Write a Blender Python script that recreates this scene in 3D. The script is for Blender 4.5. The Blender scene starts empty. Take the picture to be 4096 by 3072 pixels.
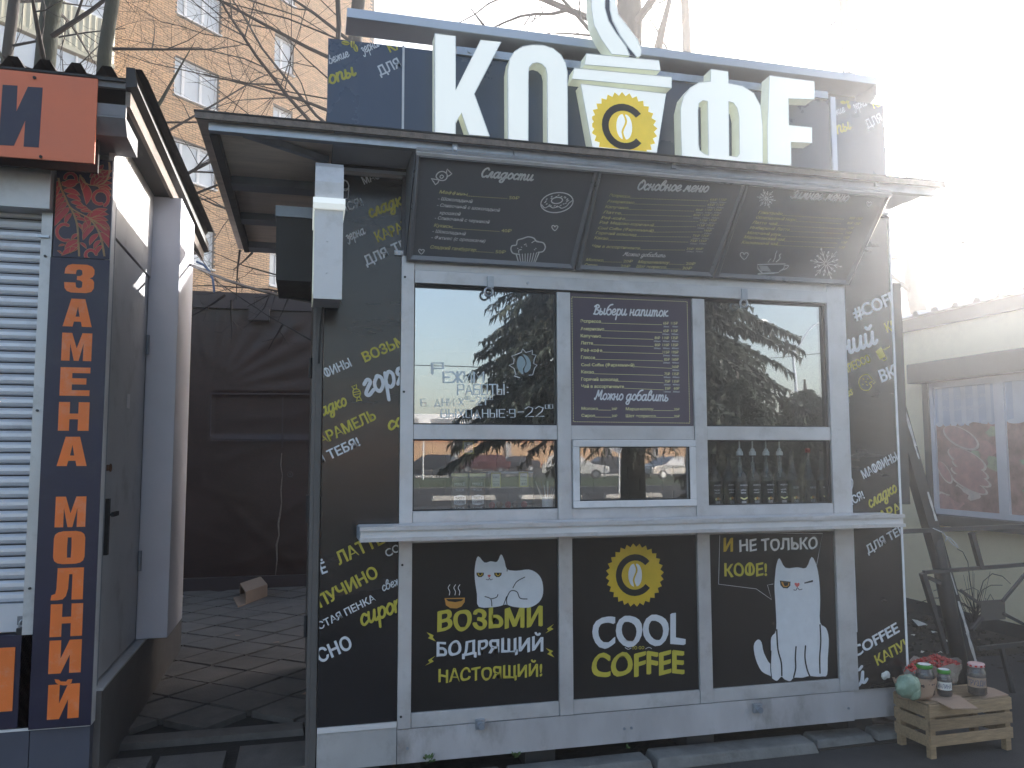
import bpy, bmesh, math, random
from math import sin, cos, tan, pi, radians, sqrt, atan2
from mathutils import Vector, Matrix

# ------------------------------------------------------------------ camera, world, sun, exposure
scene = bpy.context.scene
CAM = Vector((0.0, -4.05, 1.60))
FPX, YAW, PITCH, ROLL = 3250.0, radians(14.26), radians(4.92), radians(-0.13)   # focal length in pixels of a 4096 px wide frame
_fw = Vector((sin(YAW) * cos(PITCH), cos(YAW) * cos(PITCH), sin(PITCH)))
_r0 = Vector((cos(YAW), -sin(YAW), 0.0))
_u0 = _r0.cross(_fw)
_r = _r0 * cos(ROLL) + _u0 * sin(ROLL)
_u = _u0 * cos(ROLL) - _r0 * sin(ROLL)
cam_data = bpy.data.cameras.new('camera')
cam_data.sensor_width = 36.0
cam_data.lens = FPX / 4096.0 * 36.0
cam_data.clip_start = 0.05
cam_data.clip_end = 2000.0
cam = bpy.data.objects.new('camera', cam_data)
scene.collection.objects.link(cam)
cam.matrix_world = Matrix(((_r.x, _u.x, -_fw.x, CAM.x), (_r.y, _u.y, -_fw.y, CAM.y), (_r.z, _u.z, -_fw.z, CAM.z), (0, 0, 0, 1)))
scene.camera = cam

SUN_AZ, SUN_EL = radians(47.5), radians(18.5)      # from +Y towards +X
world = bpy.data.worlds.new('World')
scene.world = world
world.use_nodes = True
_nt = world.node_tree
_sky = _nt.nodes.new('ShaderNodeTexSky')
_sky.sky_type = 'NISHITA'
_sky.sun_disc = False
_sky.sun_elevation = SUN_EL
_sky.sun_rotation = SUN_AZ
_sky.dust_density = 3.0
_sky.ozone_density = 0.35
_bg = _nt.nodes.get('Background') or _nt.nodes.new('ShaderNodeBackground')
_nt.links.new(_sky.outputs[0], _bg.inputs[0])
_bg.inputs[1].default_value = 0.15

sun_data = bpy.data.lights.new('sun', 'SUN')
sun_data.energy = 5.0
sun_data.angle = radians(0.5)
sun_data.color = (1.0, 0.97, 0.93)
sun = bpy.data.objects.new('sun', sun_data)
scene.collection.objects.link(sun)
sun.location = (20, 20, 20)
_sd = Vector((sin(SUN_AZ) * cos(SUN_EL), cos(SUN_AZ) * cos(SUN_EL), sin(SUN_EL)))
sun.rotation_euler = _sd.to_track_quat('Z', 'Y').to_euler()

scene.view_settings.view_transform = 'Standard'
scene.view_settings.look = 'None'
scene.view_settings.gamma = 1.0
scene.view_settings.use_curve_mapping = False
scene.view_settings.exposure = 1.5
HAZE, HAZE_G = 0.0058, 0.82
scene.render.engine = 'CYCLES'
scene.cycles.use_denoising = True
scene.cycles.max_bounces = 10
scene.cycles.transparent_max_bounces = 16
scene.cycles.volume_bounces = 2
scene.cycles.caustics_reflective = False
scene.cycles.caustics_refractive = False

# ------------------------------------------------------------------ measuring helpers
# the photograph was measured on known planes (the kiosk front is y = 0); ray() is only used to read a point on such a plane
def ray(px, py):
    return _fw + _r * ((px - 2048.0) / FPX) + _u * ((1536.0 - py) / FPX)
def hit(px, py, P0, n):
    d = ray(px, py)
    t = (P0 - CAM).dot(n) / d.dot(n)
    return CAM + d * t
def py_(px, py, Y): return hit(px, py, Vector((0, Y, 0)), Vector((0, 1, 0)))
def px_(px, py, X): return hit(px, py, Vector((X, 0, 0)), Vector((1, 0, 0)))
def pz_(px, py, Z): return hit(px, py, Vector((0, 0, Z)), Vector((0, 0, 1)))

class Plane:
    def __init__(s, P0, ex, ez, n):
        s.P0 = Vector(P0); s.ex = Vector(ex).normalized(); s.ez = Vector(ez).normalized(); s.n = Vector(n).normalized()
    def at(s, px, py):
        P = hit(px, py, s.P0, s.n) - s.P0
        return Vector((P.dot(s.ex), P.dot(s.ez)))
    def to3(s, a, b, h=0.0):
        return s.P0 + s.ex * a + s.ez * b + s.n * h
def facade(Y=0.0):
    return Plane((0, Y, 0), (1, 0, 0), (0, 0, 1), (0, -1, 0))

# ------------------------------------------------------------------ objects
C = scene.collection
ORG = {}
def props(o, label=None, cat=None, group=None, kind=None):
    if label: o['label'] = label
    if cat: o['category'] = cat
    if group: o['group'] = group
    if kind: o['kind'] = kind
    return o
def thing(name, label, cat, loc=(0, 0, 0), group=None):
    o = bpy.data.objects.new(name, None)
    C.objects.link(o)
    o.empty_display_size = 0.1
    o.location = loc
    ORG[o] = Vector(loc)
    return props(o, label, cat, group)
def link(name, me, mats, parent=None, org=None):
    o = bpy.data.objects.new(name, me)
    C.objects.link(o)
    if mats is not None:
        for m in (mats if isinstance(mats, (list, tuple)) else [mats]): me.materials.append(m)
    if parent is not None:
        o.parent = parent
        ORG[o] = ORG[parent]
    else:
        ORG[o] = Vector(org) if org is not None else Vector((0, 0, 0))
        o.location = ORG[o]
    return o
def copy_tree(o, parent=None, loc=None):
    c = o.copy()
    C.objects.link(c)
    if parent is not None: c.parent = parent
    if loc is not None: c.location = loc
    for ch in o.children: copy_tree(ch, c)
    return c

class MB:
    def __init__(s): s.v = []; s.f = []; s.m = []
    def add(s, vs, fs, mi=0):
        b = len(s.v)
        s.v.extend([tuple(v) for v in vs])
        for f in fs: s.f.append(tuple(b + i for i in f)); s.m.append(mi)
        return s
    def box(s, x0, x1, y0, y1, z0, z1, mi=0):
        if x1 < x0: x0, x1 = x1, x0
        if y1 < y0: y0, y1 = y1, y0
        if z1 < z0: z0, z1 = z1, z0
        v = [(x, y, z) for x in (x0, x1) for y in (y0, y1) for z in (z0, z1)]
        return s.add(v, [(0, 1, 3, 2), (4, 6, 7, 5), (0, 4, 5, 1), (2, 3, 7, 6), (0, 2, 6, 4), (1, 5, 7, 3)], mi)
    def hexa(s, b, t, mi=0):      # bottom quad, top quad (counter-clockwise from above)
        return s.add(list(b) + list(t), [(3, 2, 1, 0), (4, 5, 6, 7), (0, 1, 5, 4), (1, 2, 6, 5), (2, 3, 7, 6), (3, 0, 4, 7)], mi)
    def bar(s, p, q, w, h, up=(0, 0, 1), mi=0):
        p = Vector(p); q = Vector(q); d = (q - p).normalized(); up = Vector(up)
        a = d.cross(up)
        if a.length < 1e-4: a = d.cross(Vector((1, 0, 0)))
        a.normalize(); b = a.cross(d).normalized()
        a *= w / 2; b *= h / 2
        return s.hexa([p - a - b, p + a - b, q + a - b, q - a - b], [p - a + b, p + a + b, q + a + b, q - a + b], mi)
    def quad(s, a, b, c, d, mi=0): return s.add([a, b, c, d], [(0, 1, 2, 3)], mi)
    def poly(s, pts, mi=0): return s.add(pts, [tuple(range(len(pts)))], mi)
    def prism(s, loop, off, mi=0):
        n = len(loop); off = Vector(off)
        v = [Vector(p) for p in loop] + [Vector(p) + off for p in loop]
        f = [tuple(range(n - 1, -1, -1)), tuple(range(n, 2 * n))] + [(i, (i + 1) % n, n + (i + 1) % n, n + i) for i in range(n)]
        return s.add(v, f, mi)
    def tube(s, pts, rad, n=6, mi=0, caps=True):
        pts = [Vector(p) for p in pts]; k = len(pts)
        if not isinstance(rad, (list, tuple)): rad = [rad] * k
        vs = []; a = None
        for i in range(k):
            d = (pts[min(i + 1, k - 1)] - pts[max(i - 1, 0)])
            if d.length < 1e-9: d = Vector((0, 0, 1))
            d.normalize()
            if a is None:
                a = d.cross(Vector((0, 0, 1)))
                if a.length < 1e-3: a = d.cross(Vector((1, 0, 0)))
            else:
                a = a - d * a.dot(d)
                if a.length < 1e-4: a = d.orthogonal()
            a.normalize(); b = d.cross(a)
            for j in range(n):
                t = 2 * pi * j / n
                vs.append(pts[i] + (a * cos(t) + b * sin(t)) * rad[i])
        fs = []
        for i in range(k - 1):
            for j in range(n):
                j2 = (j + 1) % n
                fs.append((i * n + j, i * n + j2, (i + 1) * n + j2, (i + 1) * n + j))
        if caps: fs += [tuple(range(n - 1, -1, -1)), tuple((k - 1) * n + j for j in range(n))]
        return s.add(vs, fs, mi)
    def lathe(s, c, prof, n=16, mi=0, caps=True):
        c = Vector(c); vs = []
        for r, z in prof:
            for j in range(n):
                t = 2 * pi * j / n
                vs.append((c.x + r * cos(t), c.y + r * sin(t), c.z + z))
        fs = []
        for i in range(len(prof) - 1):
            for j in range(n):
                j2 = (j + 1) % n
                fs.append((i * n + j, i * n + j2, (i + 1) * n + j2, (i + 1) * n + j))
        if caps: fs += [tuple(range(n - 1, -1, -1)), tuple((len(prof) - 1) * n + j for j in range(n))]
        return s.add(vs, fs, mi)
    def blob(s, c, r, n=8, m=6, rnd=None, amp=0.0, mi=0):
        c = Vector(c); r = r if isinstance(r, (tuple, list)) else (r, r, r)
        vs = [(c.x, c.y, c.z - r[2])]
        for i in range(1, m):
            p = pi * i / m
            for j in range(n):
                t = 2 * pi * j / n; k = 1 + (rnd.uniform(-amp, amp) if rnd else 0)
                vs.append((c.x + r[0] * sin(p) * cos(t) * k, c.y + r[1] * sin(p) * sin(t) * k, c.z - r[2] * cos(p) * k))
        vs.append((c.x, c.y, c.z + r[2]))
        fs = [(0, 1 + (j + 1) % n, 1 + j) for j in range(n)]
        for i in range(m - 2):
            for j in range(n):
                a = 1 + i * n; b = a + n; j2 = (j + 1) % n
                fs.append((a + j, a + j2, b + j2, b + j))
        a = 1 + (m - 2) * n; t = len(vs) - 1
        fs += [(t, a + j, a + (j + 1) % n) for j in range(n)]
        return s.add(vs, fs, mi)
    def mesh(s, name, org=(0, 0, 0), smooth=False):
        me = bpy.data.meshes.new(name)
        o = Vector(org)
        me.from_pydata([(v[0] - o.x, v[1] - o.y, v[2] - o.z) for v in s.v], [], s.f)
        if any(s.m): me.polygons.foreach_set('material_index', s.m)
        if smooth: me.polygons.foreach_set('use_smooth', [True] * len(me.polygons))
        me.update()
        return me
    def build(s, name, mats, parent=None, org=None, smooth=False, bevel=0.0):
        oo = ORG[parent] if parent is not None else (Vector(org) if org is not None else Vector((0, 0, 0)))
        o = link(name, s.mesh(name, oo, smooth), mats, parent, org)
        if bevel:
            b = o.modifiers.new('bevel', 'BEVEL'); b.width = bevel; b.segments = 2; b.limit_method = 'ANGLE'; b.angle_limit = radians(40)
        return o

# ------------------------------------------------------------------ materials
def mat(name, col, rough=0.5, metal=0.0, var=0.12, scale=6.0, bump=0.0, bscale=60.0, stretch=(1, 1, 1), spec=0.5, dirt=None, island=0.0,
        coat=0.0, trans=0.0, alpha=1.0, rvar=0.1, emit=None):
    m = bpy.data.materials.new(name); m.use_nodes = True
    nt = m.node_tree; N = nt.nodes; L = nt.links
    p = N['Principled BSDF']
    p.inputs['Roughness'].default_value = rough; p.inputs['Metallic'].default_value = metal
    p.inputs['Specular IOR Level'].default_value = spec
    p.inputs['Coat Weight'].default_value = coat; p.inputs['Coat Roughness'].default_value = 0.08
    p.inputs['Transmission Weight'].default_value = trans; p.inputs['Alpha'].default_value = alpha
    geo = N.new('ShaderNodeNewGeometry'); mp = N.new('ShaderNodeMapping'); mp.inputs['Scale'].default_value = stretch
    L.new(geo.outputs['Position'], mp.inputs['Vector'])
    nz = N.new('ShaderNodeTexNoise'); nz.inputs['Scale'].default_value = scale; nz.inputs['Detail'].default_value = 6.0; nz.inputs['Roughness'].default_value = 0.6
    L.new(mp.outputs[0], nz.inputs['Vector'])
    mr = N.new('ShaderNodeMapRange'); mr.inputs['From Min'].default_value = 0.3; mr.inputs['From Max'].default_value = 0.7
    mr.inputs['To Min'].default_value = 1 - var; mr.inputs['To Max'].default_value = 1 + var
    L.new(nz.outputs['Fac'], mr.inputs['Value'])
    mx = N.new('ShaderNodeMix'); mx.data_type = 'RGBA'; mx.blend_type = 'MULTIPLY'; mx.inputs['Factor'].default_value = 1.0
    mx.inputs['A'].default_value = (*col, 1)
    L.new(mr.outputs[0], mx.inputs['B'])
    out = mx.outputs['Result']
    if island:
        mr2 = N.new('ShaderNodeMapRange'); mr2.inputs['To Min'].default_value = 1 - island; mr2.inputs['To Max'].default_value = 1 + island
        L.new(geo.outputs['Random Per Island'], mr2.inputs['Value'])
        oi = N.new('ShaderNodeObjectInfo'); mr3 = N.new('ShaderNodeMapRange'); mr3.inputs['To Min'].default_value = 1 - island; mr3.inputs['To Max'].default_value = 1 + island
        L.new(oi.outputs['Random'], mr3.inputs['Value'])
        mu = N.new('ShaderNodeMath'); mu.operation = 'MULTIPLY'; L.new(mr2.outputs[0], mu.inputs[0]); L.new(mr3.outputs[0], mu.inputs[1])
        m2 = N.new('ShaderNodeMix'); m2.data_type = 'RGBA'; m2.blend_type = 'MULTIPLY'; m2.inputs['Factor'].default_value = 1.0
        L.new(out, m2.inputs['A']); L.new(mu.outputs[0], m2.inputs['B']); out = m2.outputs['Result']
    if dirt:          # (colour, amount, scale) : blotches of dirt with a shape of their own
        dn = N.new('ShaderNodeTexNoise'); dn.inputs['Scale'].default_value = dirt[2]; dn.inputs['Detail'].default_value = 10.0; dn.inputs['Roughness'].default_value = 0.7
        L.new(mp.outputs[0], dn.inputs['Vector'])
        dr = N.new('ShaderNodeMapRange'); dr.inputs['From Min'].default_value = 0.52; dr.inputs['From Max'].default_value = 0.72
        dr.inputs['To Max'].default_value = dirt[1]
        L.new(dn.outputs['Fac'], dr.inputs['Value'])
        m3 = N.new('ShaderNodeMix'); m3.data_type = 'RGBA'; m3.inputs['B'].default_value = (*dirt[0], 1)
        L.new(dr.outputs[0], m3.inputs['Factor']); L.new(out, m3.inputs['A']); out = m3.outputs['Result']
    L.new(out, p.inputs['Base Color'])
    if rvar:
        rr = N.new('ShaderNodeMapRange'); rr.inputs['From Min'].default_value = 0.3; rr.inputs['From Max'].default_value = 0.7
        rr.inputs['To Min'].default_value = max(0.0, rough - rvar); rr.inputs['To Max'].default_value = min(1.0, rough + rvar)
        L.new(nz.outputs['Fac'], rr.inputs['Value']); L.new(rr.outputs[0], p.inputs['Roughness'])
    if bump:
        bn = N.new('ShaderNodeTexNoise'); bn.inputs['Scale'].default_value = bscale; bn.inputs['Detail'].default_value = 5.0
        L.new(mp.outputs[0], bn.inputs['Vector'])
        bp = N.new('ShaderNodeBump'); bp.inputs['Strength'].default_value = bump; bp.inputs['Distance'].default_value = 0.01
        L.new(bn.outputs['Fac'], bp.inputs['Height']); L.new(bp.outputs[0], p.inputs['Normal'])
    if emit:
        p.inputs['Emission Color'].default_value = (*emit[0], 1); p.inputs['Emission Strength'].default_value = emit[1]
    return m

def mirror_glass(name, refl, tint, rough=0.0, wav=0.0):
    m = bpy.data.materials.new(name); m.use_nodes = True
    N = m.node_tree.nodes; L = m.node_tree.links
    for n in list(N):
        if n.type == 'BSDF_PRINCIPLED': N.remove(n)
    t = N.new('ShaderNodeBsdfTransparent'); t.inputs[0].default_value = (*tint, 1)
    g = N.new('ShaderNodeBsdfGlossy'); g.inputs['Color'].default_value = (0.95, 0.97, 1.0, 1); g.inputs['Roughness'].default_value = rough
    fr = N.new('ShaderNodeLayerWeight'); fr.inputs['Blend'].default_value = 0.5
    pw = N.new('ShaderNodeMath'); pw.operation = 'POWER'; pw.inputs[1].default_value = 4.0; L.new(fr.outputs['Facing'], pw.inputs[0])
    mr = N.new('ShaderNodeMapRange'); mr.inputs['To Min'].default_value = refl; L.new(pw.outputs[0], mr.inputs['Value'])
    x = N.new('ShaderNodeMixShader'); L.new(mr.outputs[0], x.inputs[0]); L.new(t.outputs[0], x.inputs[1]); L.new(g.outputs[0], x.inputs[2])
    if wav:
        geo = N.new('ShaderNodeNewGeometry'); nz = N.new('ShaderNodeTexNoise'); nz.inputs['Scale'].default_value = 2.5; nz.inputs['Detail'].default_value = 1.0
        L.new(geo.outputs['Position'], nz.inputs['Vector'])
        bp = N.new('ShaderNodeBump'); bp.inputs['Strength'].default_value = wav; bp.inputs['Distance'].default_value = 0.002
        L.new(nz.outputs['Fac'], bp.inputs['Height']); L.new(bp.outputs[0], g.inputs['Normal'])
    L.new(x.outputs[0], N['Material Output'].inputs['Surface'])
    return m

M = {}
M['alu'] = mat('anodised_aluminium', (0.60, 0.60, 0.62), 0.42, 0.45, var=0.10, scale=5, bump=0.05, bscale=90, dirt=((0.25, 0.23, 0.21), 0.35, 7.0))
M['alu_white'] = mat('grey_white_paint', (0.70, 0.69, 0.70), 0.4, 0.1, var=0.06, scale=4, dirt=((0.30, 0.27, 0.24), 0.4, 5.0))
M['kick'] = mat('dirty_painted_metal', (0.50, 0.49, 0.51), 0.5, 0.25, var=0.15, scale=4, bump=0.1, bscale=40, dirt=((0.14, 0.12, 0.10), 0.7, 3.5), stretch=(1, 1, 0.45))
M['galv'] = mat('galvanised_steel', (0.42, 0.45, 0.50), 0.38, 0.7, var=0.2, scale=9, dirt=((0.2, 0.18, 0.15), 0.4, 6.0))
M['flash'] = mat('light_flashing', (0.58, 0.61, 0.68), 0.4, 0.4, var=0.08, scale=3, dirt=((0.3, 0.3, 0.3), 0.3, 3.0))
M['wrap'] = mat('black_vinyl_wrap', (0.016, 0.015, 0.017), 0.24, 0.0, var=0.25, scale=3, spec=0.6, rvar=0.06, bump=0.03, bscale=4, stretch=(0.5, 0.5, 3), coat=0.1)
M['poster'] = mat('black_poster_film', (0.014, 0.013, 0.014), 0.34, 0.0, var=0.2, scale=2, rvar=0.05, bump=0.02, bscale=5)
M['signback'] = mat('dark_blue_sign_panel', (0.060, 0.080, 0.125), 0.30, 0.1, var=0.1, scale=2, spec=0.6, rvar=0.05)
M['board'] = mat('menu_board_film', (0.150, 0.154, 0.175), 0.42, 0.0, var=0.08, scale=2, spec=0.4)
M['boardframe'] = mat('dark_click_frame', (0.21, 0.215, 0.235), 0.35, 0.2, var=0.06)
M['pgoldlit'] = mat('lit_golden_print', (0.80, 0.56, 0.04), 0.45, var=0.08, scale=9, rvar=0, emit=((1.0, 0.75, 0.10), 0.10))
M['cmenu'] = mat('brown_violet_menu_film', (0.085, 0.068, 0.095), 0.4, 0.0, var=0.08, scale=3)
M['pwhite'] = mat('white_print', (0.66, 0.68, 0.72), 0.45, 0.0, var=0.05, scale=20, rvar=0)
M['pgrey'] = mat('light_grey_print', (0.80, 0.81, 0.83), 0.5, 0.0, var=0.08, scale=20, rvar=0)
M['pyellow'] = mat('yellow_print', (0.52, 0.45, 0.06), 0.45, 0.0, var=0.08, scale=14, rvar=0)
M['pochre'] = mat('pale_ochre_print', (0.74, 0.70, 0.36), 0.5, 0.0, var=0.08, scale=14, rvar=0)
M['pgold'] = mat('golden_print', (0.62, 0.42, 0.03), 0.45, 0.0, var=0.1, scale=9, rvar=0)
M['pblack'] = mat('black_print', (0.012, 0.012, 0.012), 0.5, 0.0, var=0.1, rvar=0)
M['porange'] = mat('orange_brown_print', (0.55, 0.26, 0.05), 0.5, 0.0, var=0.1, rvar=0)
M['pred'] = mat('pink_red_print', (0.6, 0.12, 0.10), 0.5, 0.0, var=0.1, rvar=0)
M['acrylic'] = mat('white_acrylic_face', (0.86, 0.88, 0.86), 0.35, 0.0, var=0.03, scale=3, rvar=0.05, emit=((0.95, 1.0, 0.96), 0.16))
M['acrylic_side'] = mat('cream_acrylic_side', (0.76, 0.79, 0.70), 0.45, 0.0, var=0.12, scale=5, emit=((0.95, 1.0, 0.80), 0.07))
M['glass'] = mirror_glass('reflective_window_glass', 0.42, (0.80, 0.84, 0.84), wav=0.35)
M['glass_low'] = mirror_glass('clear_window_glass', 0.155, (0.96, 0.97, 0.97), wav=0.2)
M['glass_far'] = mat('far_window_glass', (0.50, 0.55, 0.60), 0.12, 0.0, var=0.15, scale=0.7, spec=0.9, coat=1.0)
M['rubber'] = mat('black_rubber', (0.015, 0.015, 0.016), 0.6, var=0.2)
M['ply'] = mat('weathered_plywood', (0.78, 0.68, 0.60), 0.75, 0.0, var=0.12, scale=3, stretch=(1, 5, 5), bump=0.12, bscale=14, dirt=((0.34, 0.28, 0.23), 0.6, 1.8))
M['steelblue'] = mat('grey_blue_steel', (0.26, 0.29, 0.34), 0.5, 0.3, var=0.15, scale=8)
M['steeldark'] = mat('dark_painted_steel', (0.055, 0.056, 0.06), 0.5, 0.2, var=0.2, scale=8, dirt=((0.12, 0.07, 0.04), 0.4, 12.0))
M['sidewall'] = mat('brown_grey_side_metal', (0.14, 0.13, 0.125), 0.5, 0.2, var=0.15, scale=4)
M['blackbox'] = mat('matt_black_metal', (0.012, 0.012, 0.013), 0.65, 0.0, var=0.2)
M['asphalt'] = mat('asphalt', (0.042, 0.041, 0.044), 0.88, 0.0, var=0.25, scale=3, bump=0.9, bscale=160, dirt=((0.085, 0.08, 0.075), 0.6, 1.1))
M['paver'] = mat('concrete_paver', (0.135, 0.120, 0.108), 0.85, 0.0, var=0.25, scale=6, bump=0.5, bscale=90, island=0.10, dirt=((0.055, 0.05, 0.045), 0.7, 2.5))
M['joint'] = mat('dark_soil_joint', (0.03, 0.026, 0.022), 0.95, 0.0, var=0.3, scale=20, bump=0.6, bscale=60)
M['kerb'] = mat('concrete_kerb', (0.17, 0.17, 0.165), 0.85, 0.0, var=0.25, scale=7, bump=0.6, bscale=60, dirt=((0.06, 0.055, 0.05), 0.7, 4.0))
M['soil'] = mat('bare_soil', (0.040, 0.033, 0.026), 0.95, 0.0, var=0.4, scale=5, bump=1.0, bscale=30)
M['tarp'] = mat('brown_tarpaulin', (0.038, 0.020, 0.017), 0.42, 0.0, var=0.3, scale=2.2, bump=0.5, bscale=1.6, stretch=(1, 1, 2.2), dirt=((0.085, 0.030, 0.022), 0.55, 26.0))
M['tarpband'] = mat('brown_metal_band', (0.050, 0.036, 0.038), 0.5, 0.1, var=0.15, scale=3)
M['orange'] = mat('orange_sign_film', (0.74, 0.185, 0.085), 0.5, 0.0, var=0.06, scale=3)
M['orange2'] = mat('bright_orange_print', (0.82, 0.19, 0.035), 0.5, 0.0, var=0.08, scale=6, dirt=((0.7, 0.45, 0.35), 0.35, 14.0))
M['navy'] = mat('navy_print', (0.020, 0.018, 0.045), 0.42, 0.0, var=0.15, scale=4, dirt=((0.05, 0.05, 0.07), 0.4, 9.0))
M['redprint'] = mat('folk_red_print', (0.42, 0.045, 0.050), 0.5, 0.0, var=0.1, scale=9)
M['goldline'] = mat('folk_gold_line', (0.46, 0.30, 0.15), 0.5, 0.0, var=0.1, scale=9)
M['shutter'] = mat('grey_shutter_slat', (0.62, 0.63, 0.68), 0.38, 0.3, var=0.06, scale=3, dirt=((0.2, 0.2, 0.2), 0.3, 6.0))
M['lkmetal'] = mat('blue_grey_kiosk_metal', (0.52, 0.52, 0.53), 0.42, 0.35, var=0.12, scale=3, dirt=((0.12, 0.11, 0.1), 0.4, 4.0))
M['lkcab'] = mat('light_lilac_metal', (0.72, 0.72, 0.80), 0.42, 0.15, var=0.05, scale=3)
M['lkbase'] = mat('dark_blue_base_panel', (0.075, 0.078, 0.105), 0.6, 0.0, var=0.12, scale=4, dirt=((0.10, 0.09, 0.08), 0.4, 4.0))
M['roofdark'] = mat('black_roofing_sheet', (0.014, 0.013, 0.014), 0.55, 0.0, var=0.3, scale=5)
M['timber'] = mat('weathered_timber', (0.22, 0.18, 0.155), 0.8, 0.0, var=0.25, scale=6, stretch=(6, 1, 6), bump=0.3, bscale=30, dirt=((0.12, 0.09, 0.07), 0.6, 4.0))
M['soffit'] = mat('dark_soffit', (0.03, 0.028, 0.028), 0.8, 0.0, var=0.2)
M['timbergrey'] = mat('grey_board', (0.20, 0.20, 0.215), 0.7, 0.0, var=0.2, scale=7, bump=0.2, bscale=20)
M['brick'] = mat('pale_orange_brick', (0.52, 0.315, 0.165), 0.85, 0.0, var=0.10, scale=4, island=0.16, bump=0.3, bscale=30)
M['mortar'] = mat('grey_mortar', (0.085, 0.07, 0.06), 0.95, 0.0, var=0.15, scale=3)
M['wframe'] = mat('white_window_frame', (0.74, 0.76, 0.80), 0.4, 0.0, var=0.04)
M['curtain'] = mat('pale_curtain', (0.5, 0.5, 0.48), 0.8, 0.0, var=0.3, scale=3, stretch=(6, 6, 0.4))
M['balcony'] = mat('cream_corrugated_sheet', (0.52, 0.50, 0.38), 0.6, 0.0, var=0.1)
M['bark'] = mat('grey_bark', (0.036, 0.032, 0.030), 0.9, 0.0, var=0.35, scale=9, bump=1.0, bscale=22, stretch=(1, 1, 0.35))
M['barkgreen'] = mat('mossy_bark', (0.028, 0.034, 0.022), 0.9, 0.0, var=0.35, scale=7, bump=0.9, bscale=30, stretch=(1, 1, 0.35), dirt=((0.025, 0.045, 0.012), 0.6, 2.0))
M['twig'] = mat('dark_twigs', (0.024, 0.018, 0.017), 0.85, 0.0, var=0.2)
M['needle'] = mat('spruce_needles', (0.030, 0.040, 0.026), 0.7, 0.0, var=0.45, scale=1.6, island=0.35)
M['cream'] = mat('cream_painted_wall', (0.74, 0.67, 0.48), 0.6, 0.0, var=0.06, scale=2, dirt=((0.3, 0.25, 0.18), 0.3, 2.0))
M['brownmetal'] = mat('brown_grey_metal', (0.10, 0.092, 0.088), 0.5, 0.2, var=0.12)
M['pvc'] = mat('white_pvc', (0.60, 0.61, 0.66), 0.4, 0.0, var=0.05)
M['wood'] = mat('pale_crate_wood', (0.33, 0.23, 0.135), 0.8, 0.0, var=0.28, scale=10, stretch=(1, 8, 8), bump=0.4, bscale=40, island=0.16, dirt=((0.13, 0.09, 0.06), 0.6, 3.0))
M['card'] = mat('cardboard', (0.36, 0.25, 0.18), 0.85, 0.0, var=0.1, scale=9, bump=0.15, bscale=50)
M['bag'] = mat('clear_plastic_bag', (0.42, 0.39, 0.35), 0.22, 0.0, var=0.2, scale=9, bump=1.0, bscale=26, alpha=0.75)
M['greenbag'] = mat('green_plastic_bag', (0.26, 0.38, 0.29), 0.25, 0.0, var=0.3, scale=14, bump=1.0, bscale=30, alpha=0.85, stretch=(1, 1, .5))
M['berry'] = mat('red_berries', (0.42, 0.012, 0.008), 0.22, 0.0, var=0.3, scale=40, island=0.3)
M['darkberry'] = mat('dark_dried_berries', (0.035, 0.022, 0.024), 0.6, 0.0, var=0.4, scale=60, island=0.4)
M['jam'] = mat('dark_jam', (0.020, 0.007, 0.008), 0.10, 0.0, var=0.2, coat=0.6)
M['mushroom'] = mat('pickled_mushrooms', (0.15, 0.09, 0.05), 0.15, 0.0, var=0.5, scale=40, coat=0.6)
M['jarglass'] = mat('jar_glass', (0.14, 0.13, 0.13), 0.06, 0.0, var=0.1, coat=0.8, alpha=0.6)
M['greenlid'] = mat('green_lid', (0.06, 0.27, 0.04), 0.3, 0.2, var=0.1)
M['redlid'] = mat('checked_red_white_lid', (0.62, 0.42, 0.42), 0.35, 0.1, var=0.1)
M['whiteplastic'] = mat('white_plastic', (0.72, 0.75, 0.74), 0.3, 0.0, var=0.04)
M['bottleglass'] = mat('syrup_bottle_glass', (0.07, 0.065, 0.06), 0.05, 0.0, var=0.3, coat=0.9, alpha=0.55)
M['syrup'] = mat('dark_syrup', (0.045, 0.026, 0.02), 0.15, 0.0, var=0.3, coat=0.5)
M['blacklabel'] = mat('black_label', (0.02, 0.018, 0.018), 0.45, 0.0, var=0.1)
M['interior'] = mat('dark_interior_wall', (0.36, 0.34, 0.32), 0.7, 0.0, var=0.2, scale=3)
M['grass'] = mat('short_grass', (0.050, 0.072, 0.020), 0.9, 0.0, var=0.4, scale=3)
M['farorange'] = mat('orange_plaster', (0.54, 0.33, 0.17), 0.8, 0.0, var=0.08)
M['farband'] = mat('red_orange_band', (0.60, 0.20, 0.07), 0.8, 0.0, var=0.08)
M['farbeige'] = mat('pale_plaster', (0.42, 0.42, 0.42), 0.8, 0.0, var=0.1)
M['fargrey'] = mat('grey_panel_building', (0.26, 0.26, 0.27), 0.8, 0.0, var=0.12)
M['cardark'] = mat('dark_car_paint', (0.02, 0.022, 0.03), 0.2, 0.3, var=0.05, coat=0.8)
M['carsilver'] = mat('silver_car_paint', (0.38, 0.39, 0.41), 0.25, 0.6, var=0.05, coat=0.8)
M['carwhite'] = mat('white_car_paint', (0.7, 0.7, 0.7), 0.25, 0.0, var=0.03, coat=0.8)
M['carred'] = mat('dark_red_car_paint', (0.10, 0.015, 0.02), 0.25, 0.3, var=0.05, coat=0.8)
M['carglass'] = mat('car_glass', (0.03, 0.035, 0.04), 0.05, 0.0, var=0.1, coat=1.0)
M['taillight'] = mat('red_tail_light', (0.6, 0.02, 0.01), 0.2, 0.0, var=0.1)
M['leaf'] = mat('weed_leaf', (0.07, 0.12, 0.03), 0.6, 0.0, var=0.2, scale=40)
M['kerbpaint'] = mat('dirty_white_kerb', (0.36, 0.35, 0.33), 0.8, var=0.2, scale=3)
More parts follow.
